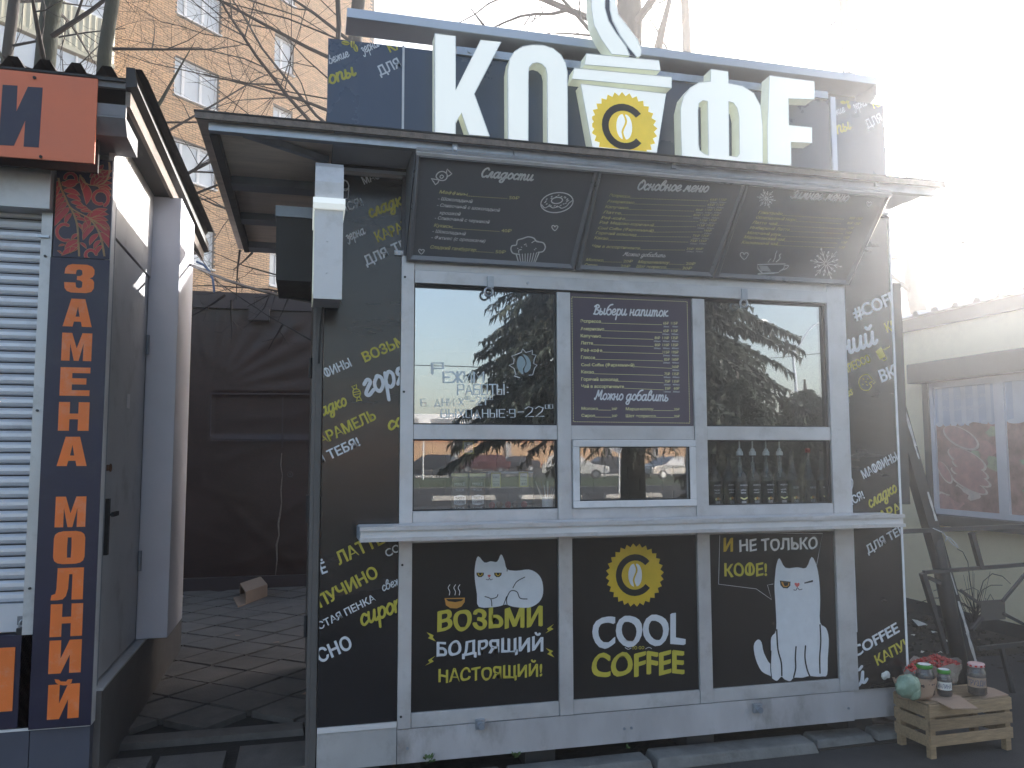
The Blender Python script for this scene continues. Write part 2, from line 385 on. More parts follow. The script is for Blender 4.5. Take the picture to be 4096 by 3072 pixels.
M['paper'] = mat('white_paper', (0.66, 0.66, 0.62), 0.8, 0.0, var=0.05)
M['ppaper'] = mat('pale_yellow_paper', (0.55, 0.50, 0.24), 0.8, 0.0, var=0.05)
M['ink'] = mat('blue_grey_ink', (0.10, 0.10, 0.16), 0.8, 0.0, var=0.05)
M['gpaint'] = mat('white_glass_marker', (0.62, 0.68, 0.72), 0.6, 0.0, var=0.15, scale=25)
M['meat'] = mat('pink_meat_print', (0.44, 0.25, 0.23), 0.45, 0.0, var=0.25, scale=12)
M['meatdark'] = mat('dark_meat_print', (0.34, 0.20, 0.17), 0.45, 0.0, var=0.4, scale=9)
M['meatrim'] = mat('pale_meat_rim_print', (0.60, 0.50, 0.46), 0.45, var=0.2, scale=14)
M['greenprint'] = mat('green_leaf_print', (0.30, 0.33, 0.22), 0.45, 0.0, var=0.4, scale=12)
M['skyprint'] = mat('pale_blue_striped_print', (0.40, 0.46, 0.56), 0.45, 0.0, var=0.1, scale=3)
M['skyprint2'] = mat('pale_blue_stripe', (0.52, 0.56, 0.62), 0.45, 0.0, var=0.1, scale=3)
M['cable'] = mat('black_cable', (0.012, 0.012, 0.013), 0.5, var=0.1)
M['bluecable'] = mat('blue_cable', (0.06, 0.12, 0.25), 0.5, var=0.1)
M['rust'] = mat('rusty_steel', (0.16, 0.08, 0.045), 0.8, 0.2, var=0.4, scale=25)
M['cord'] = mat('white_cord', (0.6, 0.6, 0.6), 0.7, var=0.1)
M['peel'] = mat('peeling_white_paint', (0.62, 0.62, 0.62), 0.7, var=0.2, scale=20)
# ------------------------------------------------------------------ lettering
_TC = {}
def text2d(s, bold=0.0, res=2):
    key = (s, bold, res)
    if key in _TC: return _TC[key]
    if 'Ф' in s and len(s) < 12:        # the variable font's Cyrillic EF overlaps itself : an O and a bar instead
        V, F, w, ch = text2d(s.replace('Ф', 'О'), bold, res); V = list(V); F = list(F); wo = text2d('О', bold, res)[2]
        for i, c in enumerate(s):
            if c != 'Ф': continue
            xe = text2d((s[:i] + 'О').replace('Ф', 'О'), bold, res)[2]; xc = xe - wo / 2; b = len(V); t = .055 + bold
            V += [(xc - t, -.03, .45), (xc + t, -.03, .45), (xc + t, .757, .45), (xc - t, .757, .45)]; F.append((b, b + 1, b + 2, b + 3))
        _TC[key] = (V, F, w, ch); return _TC[key]
    cu = bpy.data.curves.new('txt', 'FONT'); cu.body = s; cu.resolution_u = res; cu.offset = bold
    o = bpy.data.objects.new('txt', cu)
    me = bpy.data.meshes.new_from_object(o)
    vs = [(v.co.x, v.co.y, 0.0) for v in me.vertices]; fs = [tuple(p.vertices) for p in me.polygons]
    bpy.data.objects.remove(o); bpy.data.curves.remove(cu); bpy.data.meshes.remove(me)
    x0 = min(v[0] for v in vs); x1 = max(v[0] for v in vs)
    vs = [(v[0] - x0, v[1], 0.0) for v in vs]
    _TC[key] = (vs, fs, x1 - x0, 0.727)
    return _TC[key]

def shape2d(loops):            # filled 2D outline with holes -> verts, faces
    cu = bpy.data.curves.new('shp', 'CURVE'); cu.dimensions = '2D'; cu.fill_mode = 'BOTH'
    for L in loops:
        s = cu.splines.new('POLY'); s.points.add(len(L) - 1)
        for p, q in zip(s.points, L): p.co = (q[0], q[1], 0, 1)
        s.use_cyclic_u = True
    o = bpy.data.objects.new('shp', cu)
    me = bpy.data.meshes.new_from_object(o)
    vs = [(v.co.x, v.co.y, v.co.z) for v in me.vertices]; fs = [tuple(p.vertices) for p in me.polygons]
    bpy.data.objects.remove(o); bpy.data.curves.remove(cu); bpy.data.meshes.remove(me)
    return vs, fs

def smooth_pts(pts, k=4, closed=False):
    P = [Vector((p[0], p[1])) for p in pts]; n = len(P)
    if n < 3: return P
    out = []
    rng = n if closed else n - 1
    for i in range(rng):
        if closed: a, b, c, d = P[(i - 1) % n], P[i], P[(i + 1) % n], P[(i + 2) % n]
        else: a, b, c, d = P[max(i - 1, 0)], P[i], P[i + 1], P[min(i + 2, n - 1)]
        for j in range(k):
            t = j / k; t2 = t * t; t3 = t2 * t
            out.append(0.5 * ((2 * b) + (c - a) * t + (2 * a - 5 * b + 4 * c - d) * t2 + (3 * b - a - 3 * c + d) * t3))
    if not closed: out.append(P[-1])
    return out

def ridge(pts, w, closed=False, h=1.0):      # a pen stroke: low ridge with round ends -> verts (a,b,h) , faces
    P = [Vector((p[0], p[1])) for p in pts]; n = len(P); vs = []; fs = []
    for i in range(n):
        if closed: d = P[(i + 1) % n] - P[(i - 1) % n]
        else: d = P[min(i + 1, n - 1)] - P[max(i - 1, 0)]
        if d.length < 1e-9: d = Vector((1, 0))
        d.normalize(); q = Vector((-d.y, d.x)) * (w / 2)
        vs += [(P[i].x + q.x, P[i].y + q.y, 0.0), (P[i].x, P[i].y, h), (P[i].x - q.x, P[i].y - q.y, 0.0)]
    for i in range(n if closed else n - 1):
        a = 3 * i; b = 3 * ((i + 1) % n)
        fs += [(a, a + 1, b + 1, b), (a + 1, a + 2, b + 2, b + 1)]
    if not closed:
        for i, sg in ((0, -1), (n - 1, 1)):
            d = (P[1] - P[0]) if i == 0 else (P[-1] - P[-2])
            if d.length < 1e-9: continue
            ang = atan2(d.y, d.x) + (pi if i == 0 else 0)
            b = len(vs)
            for k in range(1, 4):
                t = ang + pi / 2 - pi * k / 4
                vs.append((P[i].x + cos(t) * w / 2, P[i].y + sin(t) * w / 2, 0.0))
            L_, R_ = (3 * i + 2, 3 * i) if i == 0 else (3 * i, 3 * i + 2)
            c = 3 * i + 1
            seq = [L_, b, b + 1, b + 2, R_]
            for k in range(4): fs.append((c, seq[k + 1], seq[k]))
    return vs, fs

G = {   # brush-script glyphs: advance, strokes (x-height = 1)
 'а': (1.12, [[(.78,.82),(.5,1),(.15,.75),(.08,.3),(.3,0),(.58,.15),(.78,.7)], [(.82,1),(.76,.4),(.82,.05),(1.0,.05),(1.15,.25)]]),
 'б': (1.0, [[(.95,1.75),(.5,1.62),(.15,1.1),(.08,.4),(.38,0),(.78,.15),(.85,.6),(.6,.95),(.2,.75)]]),
 'в': (1.0, [[(.1,.15),(.15,1.2),(.42,1.7),(.62,1.5),(.45,1.05),(.18,.95)], [(.35,.98),(.78,.85),(.8,.3),(.45,0),(.12,.2)]]),
 'г': (.82, [[(.1,.78),(.4,1),(.62,.8),(.32,.45),(.12,.15),(.35,0),(.75,.22)]]),
 'д': (1.1, [[(.78,.82),(.5,1),(.15,.75),(.08,.3),(.3,0),(.58,.15),(.78,.7)], [(.82,1),(.76,.1),(.6,-.6),(.25,-.65),(.15,-.35),(.6,0),(1.12,.25)]]),
 'е': (.88, [[(.12,.42),(.55,.52),(.68,.82),(.42,1),(.13,.7),(.13,.22),(.45,0),(.88,.28)]]),
 'ж': (1.2, [[(.05,1),(.35,.8),(.4,.5),(.1,.05)], [(.6,1),(.58,0)], [(1.1,1),(.82,.8),(.76,.5),(1.1,.05)], [(.38,.5),(.8,.5)]]),
 'з': (.8, [[(.12,.85),(.4,1),(.62,.75),(.3,.52),(.65,.25),(.52,-.35),(.25,-.6),(.05,-.35)]]),
 'и': (1.05, [[(.1,1),(.08,.3),(.3,0),(.58,.3),(.7,.9)], [(.72,1),(.68,.2),(.86,.02),(1.05,.22)]]),
 'й': (1.05, [[(.1,1),(.08,.3),(.3,0),(.58,.3),(.7,.9)], [(.72,1),(.68,.2),(.86,.02),(1.05,.22)], [(.2,1.5),(.42,1.32),(.66,1.52)]]),
 'к': (.95, [[(.15,1),(.12,0)], [(.72,.98),(.3,.6),(.16,.5)], [(.32,.58),(.55,.1),(.92,.12)]]),
 'л': (.95, [[(0,.1),(.15,.02),(.3,.5),(.52,1),(.64,.85),(.6,.2),(.78,.02),(.95,.22)]]),
 'м': (1.2, [[(0,.1),(.12,.02),(.25,.5),(.38,1),(.55,.3),(.82,1),(.86,.2),(1.0,.02),(1.18,.22)]]),
 'н': (1.0, [[(.12,1),(.1,0)], [(.12,.48),(.64,.55)], [(.68,1),(.64,.2),(.82,.02),(1.0,.22)]]),
 'о': (.88, [[(.42,1),(.12,.68),(.12,.25),(.4,0),(.72,.3),(.7,.78),(.42,1),(.3,.95)]]),
 'п': (1.0, [[(.12,1),(.1,0)], [(.12,.6),(.4,1),(.64,.85),(.62,.2),(.8,.02),(1.0,.22)]]),
 'р': (.9, [[(.15,1),(.08,-.75)], [(.14,.6),(.42,1),(.74,.75),(.7,.2),(.42,0),(.16,.2)]]),
 'с': (.8, [[(.65,.8),(.4,1),(.12,.7),(.12,.25),(.38,0),(.78,.25)]]),
 'т': (1.35, [[(.1,1),(.1,0)], [(.12,.65),(.35,1),(.52,.8),(.5,0)], [(.52,.65),(.78,1),(.96,.8),(.94,.2),(1.1,.02),(1.3,.22)]]),
 'у': (.9, [[(.1,1),(.1,.4),(.35,.1),(.62,.4)], [(.72,1),(.62,0),(.4,-.6),(.1,-.55)]]),
 'ч': (1.0, [[(.1,1),(.12,.6),(.35,.45),(.62,.6)], [(.68,1),(.64,.2),(.82,.02),(1.0,.22)]]),
 'ш': (1.3, [[(.1,1),(.1,.2),(.28,0),(.5,.25)], [(.53,1),(.5,.2),(.68,0),(.9,.25)], [(.95,1),(.92,.2),(1.1,.02),(1.3,.22)]]),
 'ы': (1.25, [[(.1,1),(.08,.1),(.35,0),(.58,.3),(.32,.55),(.1,.45)], [(.86,1),(.83,.2),(1.0,.02),(1.18,.22)]]),
 'ь': (.75, [[(.1,1),(.1,.1),(.4,0),(.64,.3),(.36,.58),(.1,.45)]]),
 'ю': (1.25, [[(.1,1),(.08,0)], [(.1,.5),(.42,.5)], [(.75,1),(.48,.7),(.46,.25),(.72,0),(1.05,.3),(1.04,.78),(.75,1),(.65,.96)]]),
 'я': (1.0, [[(.72,1),(.7,.2),(.85,.02),(1.0,.2)], [(.7,.92),(.32,.95),(.22,.65),(.66,.5)], [(.5,.5),(.1,.02)]]),
 'e': (.88, [[(.12,.42),(.55,.52),(.68,.82),(.42,1),(.13,.7),(.13,.22),(.45,0),(.88,.28)]]),
 's': (.75, [[(.62,.85),(.35,1),(.15,.78),(.55,.4),(.45,.02),(.1,.1)]]),
 'С': (1.0, [[(.95,1.3),(.7,1.6),(.28,1.3),(.12,.6),(.42,0),(.95,.28)]]),
 'О': (1.15, [[(.62,1.6),(.18,1.15),(.14,.4),(.5,0),(.95,.4),(1.0,1.15),(.62,1.6),(.4,1.5),(.45,1.2)]]),
 'З': (.95, [[(.12,1.3),(.45,1.6),(.8,1.3),(.4,.85),(.88,.5),(.55,0),(.1,.2)]]),
 'В': (1.1, [[(.35,1.45),(.2,.1)], [(.02,1.3),(.5,1.62),(.88,1.32),(.42,.88),(.98,.6),(.75,.06),(.08,.08)]]),
 'М': (1.5, [[(0,.2),(.15,0),(.35,.8),(.48,1.6),(.7,.5),(1.15,1.6),(1.12,.3),(1.3,.02),(1.5,.22)]]),
}
def script2d(s, pen=0.27, slant=0.22):
    x = 0; V = []; F = []; x1 = 0
    for ch in s:
        if ch == ' ': x += .55; continue
        adv, st = G[ch]
        for k, q in enumerate(st):
            pts = [(x + p[0] + p[1] * slant, p[1]) for p in smooth_pts(q, 4)]
            vs, fs = ridge(pts, pen, h=1.0 + 0.15 * k)
            b = len(V); V += vs; F += [tuple(b + i for i in f) for f in fs]
        x += adv
    x0 = min(v[0] for v in V); x1 = max(v[0] for v in V)
    return [(v[0] - x0, v[1], v[2]) for v in V], F, x1 - x0, 1.0

H_ = {  # square hand-drawn capitals for the marker on the glass (height 1)
 'Р': (.7, [[(0,0),(0,1),(.55,1),(.55,.5),(0,.5)]]), 'Е': (.65, [[(.5,1),(0,1),(0,0),(.5,0)],[(0,.5),(.4,.5)]]),
 'Ж': (.8, [[(0,1),(.65,0)],[(.65,1),(0,0)],[(.33,1),(.33,0)]]), 'И': (.7, [[(0,1),(0,0),(.5,1),(.5,0)]]),
 'М': (.85, [[(0,0),(0,1),(.33,.4),(.66,1),(.66,0)]]), 'А': (.75, [[(0,0),(.3,1),(.6,0)],[(.12,.35),(.48,.35)]]),
 'Б': (.7, [[(.5,1),(0,1),(0,0),(.5,0),(.5,.5),(0,.5)]]), 'О': (.7, [[(0,0),(0,1),(.5,1),(.5,0),(0,0)]]), 'Т': (.7, [[(0,1),(.55,1)],[(.28,1),(.28,0)]]),
 'Ы': (.85, [[(0,1),(0,0),(.4,0),(.4,.5),(0,.5)],[(.62,1),(.62,0)]]), 'Д': (.8, [[(0,-.15),(0,0),(.6,0),(.6,-.15)],[(.1,0),(.3,1),(.5,0)]]),
 'Н': (.7, [[(0,1),(0,0)],[(.5,1),(.5,0)],[(0,.5),(.5,.5)]]), 'В': (.7, [[(0,0),(0,1),(.45,1),(.45,.5),(0,.5)],[(.45,.5),(.52,.4),(.5,0),(0,0)]]),
 'Х': (.7, [[(0,1),(.5,0)],[(.5,1),(0,0)]]), ':': (.3, [[(.08,.7),(.12,.7)],[(.08,.2),(.12,.2)]]), '.': (.25, [[(.05,0),(.1,0)]]), '-': (.5, [[(.05,.5),(.38,.5)]]),
 '8': (.65, [[(0,1),(.5,1),(0,0),(.5,0),(0,1)]]), '2': (.65, [[(0,.8),(.2,1),(.48,.85),(.4,.5),(0,0),(.5,0)]]), '1': (.35, [[(0,.75),(.18,1),(.18,0)]]),
 '9': (.65, [[(.5,.5),(0,.5),(0,1),(.5,1),(.5,0),(.1,0)]]), '0': (.6, [[(0,0),(0,1),(.42,1),(.42,0),(0,0)]]), ' ': (.4, []),
}
def hand2d(s, pen=0.12):
    x = 0; V = []; F = []
    for ch in s:
        adv, st = H_[ch]
        for k, q in enumerate(st):
            vs, fs = ridge([(x + p[0], p[1]) for p in q], pen, h=1.0 + 0.15 * k)
            b = len(V); V += vs; F += [tuple(b + i for i in f) for f in fs]
        x += adv
    x1 = max(v[0] for v in V)
    return V, F, x1, 1.0

class Print:
    """flat printing on a plane: everything is kept in plane coordinates (a, b, height) until it is built"""
    def __init__(s, plane, off=0.0012, clip=None):
        s.pl = plane; s.off = off; s.clip = clip; s.v = []; s.f = []; s.m = []
    def _add(s, vs, fs, mi):
        if s.clip:
            bm = bmesh.new(); bv = [bm.verts.new(v) for v in vs]
            for f in fs:
                try: bm.faces.new([bv[i] for i in f])
                except ValueError: pass
            a0, a1, b0, b1 = s.clip
            for co, no in (((a0, 0, 0), (-1, 0, 0)), ((a1, 0, 0), (1, 0, 0)), ((0, b0, 0), (0, -1, 0)), ((0, b1, 0), (0, 1, 0))):
                bmesh.ops.bisect_plane(bm, geom=bm.verts[:] + bm.edges[:] + bm.faces[:], plane_co=co, plane_no=no, clear_outer=True)
            bm.verts.index_update()
            vs = [tuple(v.co) for v in bm.verts]; fs = [tuple(v.index for v in f.verts) for f in bm.faces]
            bm.free()
        b = len(s.v); s.v += [tuple(v) for v in vs]
        for f in fs: s.f.append(tuple(b + i for i in f)); s.m.append(mi)
    def word(s, t, p0, p1, cap, mi=0, font='sans', bold=0.02, slant=0.0, wob=0.0, lift=0.0, pen=0.27, fit=True, width=None):
        """baseline from pixel p0 to p1, cap = capital (script: x-) height in pixels"""
        a0 = s.pl.at(*p0); a1 = s.pl.at(*p1)
        u = a1 - a0; W = u.length; u = u / W; v = Vector((-u.y, u.x))
        hm = (s.pl.at(p0[0], p0[1] - cap) - a0).length
        if font == 'script': vs, fs, w, ch = script2d(t, pen)
        elif font == 'hand': vs, fs, w, ch = hand2d(t, pen)
        else: vs, fs, w, ch = text2d(t, min(bold, .016), 4 if cap > 28 else 2)
        ky = hm / ch; kx = W / w if fit else ky
        shifts = (0.0,) if font != 'sans' or bold <= .02 else (0.0, -(bold - .016) / .9, (bold - .016) / .9)
        for si, sh in enumerate(shifts):
            out = []
            for x, y, z in vs:
                yy = (y + (sh * .5)) * ky; xx = (x + sh) * kx + yy * slant
                if wob: yy += sin(x * 5.3 / max(ch, .3) + p0[0]) * wob * hm
                q = a0 + u * xx + v * yy
                out.append((q.x, q.y, s.off + lift + z * 0.0006 + .00025 * si))
            if si < len(shifts) - 1: s._add(out, fs, mi)
        s._add(out, fs, mi)
    def poly(s, loops, mi=0, lift=0.0, smooth=0, px=True):
        LL = []
        for L in loops:
            L = [s.pl.at(*p) for p in L] if px else [Vector(p) for p in L]
            if smooth: L = smooth_pts(L, smooth, True)
            LL.append(L)
        vs, fs = shape2d(LL)
        s._add([(x, y, s.off + lift) for x, y, z in vs], fs, mi)
    def line(s, pts, w, mi=0, closed=False, smooth=4, lift=0.0, px=True):
        """w in metres"""
        L = [s.pl.at(*p) for p in pts] if px else [Vector(p) for p in pts]
        if smooth: L = smooth_pts(L, smooth, closed)
        vs, fs = ridge(L, w, closed, h=0.0008)
        s._add([(x, y, s.off + lift + z) for x, y, z in vs], fs, mi)
    def rect(s, a0, a1, b0, b1, mi=0, lift=0.0):
        s._add([(a0, b0, s.off + lift), (a1, b0, s.off + lift), (a1, b1, s.off + lift), (a0, b1, s.off + lift)], [(0, 1, 2, 3)], mi)
    def dots(s, p0, p1, w, gap, mi=0, dash=0.5, lift=0.0):
        a0 = s.pl.at(*p0); a1 = s.pl.at(*p1); u = a1 - a0; W = u.length; u /= W; v = Vector((-u.y, u.x)) * (w / 2)
        n = max(1, int(W / gap)); vs = []; fs = []
        for i in range(n):
            q = a0 + u * (i * W / n); e = q + u * (dash * W / n); b = len(vs)
            for c in (q - v, e - v, e + v, q + v): vs.append((c.x, c.y, s.off + lift))
            fs.append((b, b + 1, b + 2, b + 3))
        s._add(vs, fs, mi)
    def ring(s, c, r, n=24, k=1.0):
        return [(c[0] + r * cos(2 * pi * i / n) * k, c[1] + r * sin(2 * pi * i / n)) for i in range(n)]
    def build(s, name, mats, parent):
        mb = MB()
        for i, f in enumerate(s.f): pass
        mb.v = [tuple(s.pl.to3(*v)) for v in s.v]; mb.f = s.f; mb.m = s.m
        return mb.build(name, mats, parent)
def gear_loop(c, r0, r1, n):
    L = []
    for i in range(2 * n):
        r = r1 if i % 2 == 0 else r0; t = pi * i / n + .05
        L.append((c[0] + r * cos(t), c[1] + r * sin(t)))
    return L
def c_loop(c, ro, ri, open0=40, open1=-40, n=22):       # letter C : open to the right
    a0 = radians(open0); a1 = radians(360 + open1)
    out = [(c[0] + ro * cos(a0 + (a1 - a0) * i / n), c[1] + ro * sin(a0 + (a1 - a0) * i / n)) for i in range(n + 1)]
    inn = [(c[0] + ri * cos(a0 + (a1 - a0) * i / n), c[1] + ri * sin(a0 + (a1 - a0) * i / n)) for i in range(n, -1, -1)]
    return out + inn
def coffee_logo(P, c, R, mg, mb_, mw, lift=0.0):
    P.poly([gear_loop(c, R * .89, R, 28), [(c[0] + R * .70 * cos(2 * pi * i / 40), c[1] + R * .70 * sin(2 * pi * i / 40)) for i in range(40)]], mg, lift, px=False)
    P.poly([[(c[0] + R * .70 * cos(2 * pi * i / 40), c[1] + R * .70 * sin(2 * pi * i / 40)) for i in range(40)]], mg, lift, px=False)
    P.poly([c_loop(c, R * .66, R * .46)], mb_, lift + .0006, px=False)
    # bean of two halves
    L = []
    for sg in (-1, 1):
        h = [(c[0] + sg * R * .03, c[1] + R * .33)]
        for i in range(11):
            t = pi / 2 - pi * i / 10
            h.append((c[0] + sg * (R * .045 + R * .19 * cos(t)) , c[1] + R * .36 * sin(t)))
        h += [(c[0] + R * (.03 if sg > 0 else -.03) + R * .07 * sin(q), c[1] - R * .33 + R * .66 * (i + 1) / 8) for i, q in enumerate([-.6, -1, -.6, 0, .6, 1, .6])]
        P.poly([h], mw, lift + .0012, px=False)
# ------------------------------------------------------------------ ground
rnd = random.Random(7)
mb = MB()
mb.quad((-68, -103, -0.02), (118, -103, -0.02), (118, 92, -0.02), (-68, 92, -0.02))
props(mb.build('ground', M['soil']), 'dark bare soil ground stretching behind the kiosks', kind='structure')
mb = MB(); mb.quad((-6, -9, 0), (9.5, -9, 0), (9.5, 0.22, 0), (-6, 0.22, 0)); mb.quad((3.45, 0.22, 0), (9.5, 0.22, 0), (9.5, 1.4, 0), (3.45, 1.4, 0))
props(mb.build('asphalt_footway', M['asphalt']), 'dark asphalt footway in front of the coffee kiosk', kind='structure')
# alley paving : square slabs laid diagonally
mb = MB(); mb.box(-3.2, 0.6, 0.25, 7.0, 0.0, 0.028)
pave = props(mb.build('pavement', M['joint']), 'alley paved with diagonal square slabs between the two kiosks', kind='structure')
S_ = 0.345; ang = radians(49.5)
ux, uy = cos(ang), sin(ang)
o_ = Vector((-0.821, 1.658)); tile_mesh = None; nt_ = 0
for i in range(-18, 19):
    for j in range(-18, 19):
        c = Vector((o_.x + (i + .5) * S_ * ux + (j + .5) * S_ * uy, o_.y + (i + .5) * S_ * uy - (j + .5) * S_ * ux))
        if not (-1.9 < c.x < 0.45 and 0.98 < c.y < 6.0): continue
        if tile_mesh is None:
            h = S_ / 2 - 0.010; m_ = MB()
            b4 = [(-h, -h, 0), (h, -h, 0), (h, h, 0), (-h, h, 0)]; t4 = [(x * .985, y * .985, .035) for x, y, z in b4]
            m_.hexa(b4, t4); tile_mesh = m_.mesh('paving_slab'); tile_mesh.materials.append(M['paver'])
        o = bpy.data.objects.new('paving_slab', tile_mesh); C.objects.link(o); o.parent = pave
        o.location = (c.x, c.y, 0.030 + rnd.uniform(-.004, .004)); o.rotation_euler = (rnd.uniform(-.012, .012), rnd.uniform(-.012, .012), ang + rnd.uniform(-.01, .01))
# kerb edge of the alley and two big slabs at the front
for x0, x1, y0, y1 in ((-1.6, -0.72, 0.22, .60), (-0.70, -0.355, 0.22, 0.58), (-0.315, 0.045, 0.24, 0.63), (-1.2, 0.03, 0.80, 0.955)):
    m_ = MB(); d = .012
    m_.hexa([(x0, y0, .0), (x1, y0, .0), (x1, y1, .0), (x0, y1, .0)], [(x0 + d, y0 + d, .062), (x1 - d, y0 + d, .062), (x1 - d, y1 - d, .062), (x0 + d, y1 - d, .062)])
    m_.build('paving_slab', M['paver'], pave)
# kerb stones under the kiosk front
mb = MB(); mb.box(0.3, 3.5, -0.06, 0.24, -0.01, 0.006)
kerb = props(mb.build('kerb', M['joint']), 'row of worn concrete kerb stones below the kiosk front', kind='structure')
for x0, x1, y0, y1, z in ((.33, .98, -.10, .06, .050), (.99, 1.74, -.11, .055, .055), (1.755, 2.70, -.10, .075, .056), (2.72, 3.10, -.04, .12, .045), (3.12, 3.42, -.02, .14, .04)):
    m_ = MB(); d = .018; k = rnd.uniform(-.008, .008)
    m_.hexa([(x0, y0 + k, 0), (x1, y0 - k, 0), (x1, y1, 0), (x0, y1, 0)], [(x0 + d, y0 + d + k, z), (x1 - d, y0 + d - k, z + k), (x1 - d, y1 - d, z), (x0 + d, y1 - d, z - k)])
    m_.build('kerb_stone', M['kerb'], kerb, bevel=.008)

# ------------------------------------------------------------------ coffee kiosk
K = thing('coffee_kiosk', 'black and silver coffee kiosk with big white illuminated letters and a menu over three windows', 'kiosk', (1.7, 1.1, 0.12))
def kb(name, x0, x1, y0, y1, z0, z1, m, parent=None, bevel=0.0, mi=0):
    m_ = MB(); m_.box(x0, x1, y0, y1, z0, z1, mi); return m_.build(name, m, parent or K, bevel=bevel)
XL, XA, XB, XR = 0.080, 0.455, 3.022, 3.355
# carcass
kb('side_wall', 0.045, 0.075, 0.03, 2.2, 0.12, 3.02, M['sidewall'])
kb('side_wall', 3.36, 3.385, 0.03, 2.2, 0.12, 3.02, M['sidewall'])
kb('back_wall', 0.08, 3.355, 2.17, 2.2, 0.12, 3.02, M['interior'])
kb('floor', 0.08, 3.355, 0.06, 2.165, 0.12, 0.16, M['interior'])
for a, b, n in ((0.055, 0.0, 1), (0.045, 2.0, 0)):
    kb('corner_profile', 0.028, 0.044, 0.03 + b * .0, 0.12, 0.12, 3.0, M['sidewall']) if n else kb('corner_profile', 0.028, 0.044, 2.1, 2.2, 0.12, 3.0, M['sidewall'])
fr = kb('side_door', 0.030, 0.044, 0.9, 1.7, 0.28, 2.3, M['sidewall'])
m_ = MB(); m_.box(0.012, 0.029, 0.93, 0.98, 1.2, 1.36); m_.build('handle', M['steeldark'], fr)
for z in (0.55, 2.05):
    m_ = MB(); m_.tube([(0.022, .895, z), (.022, .895, z + .12)], .010, 8); m_.build('hinge', M['steeldark'], fr)
# feet
for x in (0.3, 1.2, 2.1, 3.1):
    for y in (0.2, 1.9): kb('foot', x - .08, x + .08, y - .1, y + .1, 0.0, 0.119, M['steeldark'])
# base and kick plates
kb('kick_plate', XA, XB - .035, -.004, .03, .12, .278, M['kick'])
kb('kick_plate', XB - .033, XR, .012, .05, .12, .282, M['kick'])
kb('kick_plate', XL, XA - .003, -.002, .03, .12, .292, M['lkmetal'])
kb('kick_trim', XL, XA - .003, -.008, .03, .293, .318, M['alu_white'])
for x, z in ((.86, .30), (2.38, .26)):
    b_ = kb('shutter_lug', x - .022, x + .022, -.03, -.005, z - .045, z + .0, M['galv'])
    m_ = MB(); m_.tube([(x, -.052, z - .025), (x, -.029, z - .025)], [.016, .016], 10); m_.build('ring', M['steelblue'], b_)
for x in (.505, 1.62, 1.66, 2.95): 
    m_ = MB(); m_.tube([(x, -.010, .19), (x, -.003, .19)], .007, 8); m_.build('screw', M['steelblue'], K)
# aluminium frame : posts and rails
POST = [(.455, .520), (1.274, 1.347), (2.055, 2.128), (2.905, 3.022)]
for k, (a, b) in enumerate(POST):
    kb('frame_post', a, b, -.006, .05, .281, 2.60 if k in (0, 3) else 2.452, M['alu'], bevel=.002)
kb('frame_post', 2.884, 2.901, .014, .045, 1.17, 2.45, M['rubber'])
for (z0, z1) in ((.281, .350), (1.163, 1.318), (1.674, 1.748)):
    for a, b in ((.522, 1.272), (1.349, 2.053), (2.130, 2.903)):
        kb('frame_rail', a, b, -.001, .045, z0, z1, M['alu'], bevel=.002)
kb('header_rail', .522, 2.903, -.010, .045, 2.463, 2.53, M['alu'], bevel=.002)
kb('header_seal', .522, 2.903, .004, .045, 2.453, 2.4625, M['rubber'])
kb('header_rail', .522, 2.903, -.002, .045, 2.532, 2.600, M['alu_white'])
kb('header_panel', .08, 3.355, .01, .045, 2.603, 3.02, M['board'])
# the little shutter lugs and hooks above the windows
for px, py in ((1962, 1128), (2978, 1176)):
    P = py_(px, py, -.02)
    b_ = kb('hook_plate', P.x - .017, P.x + .017, -.024, -.0105, P.z - .03, P.z + .03, M['galv'])
    m_ = MB(); L = [(P.x - .012 + .022 * cos(t), -.03, P.z - .055 + .022 * sin(t)) for t in [i * 2 * pi / 12 for i in range(13)]]
    m_.tube(L, .006, 6, caps=False); m_.build('ring', M['galv'], b_)
P = py_(2111, 1132, -.012); m_ = MB(); m_.tube([(P.x, -.018, P.z), (P.x, -.0105, P.z)], .007, 10); m_.build('screw', M['galv'], K)
# wrap panels beside the front
def wrap_panel(name, x0, x1, z0, z1, m='wrap', y=0.0):
    return kb(name, x0, x1, y, y + .03, z0, z1, M[m])
wl = wrap_panel('wrap_panel', XL, XA - .002, .319, 2.995)
wr = wrap_panel('wrap_panel', XB + .002, XR - .012, .283, 2.995)
kb('wrap_edge', XR - .0115, XR + .002, -.003, .03, .283, 2.995, M['pgrey'])
kb('wrap_edge', XB - .001, XB + .0018, -.008, .0, .6, 2.6, M['pwhite'])
kb('wrap_capping', .13, .453, -.016, -.001, 2.996, 3.012, M['kick'])
kb('wrap_capping', .10, 3.34, -.02, .04, 3.0125, 3.028, M['flash'])
for z in (2.49, 1.91, 1.06, .34):
    m_ = MB(); m_.tube([(.472, -.009, z), (.472, -.005, z)], .006, 8); m_.build('screw', M['rubber'], K)
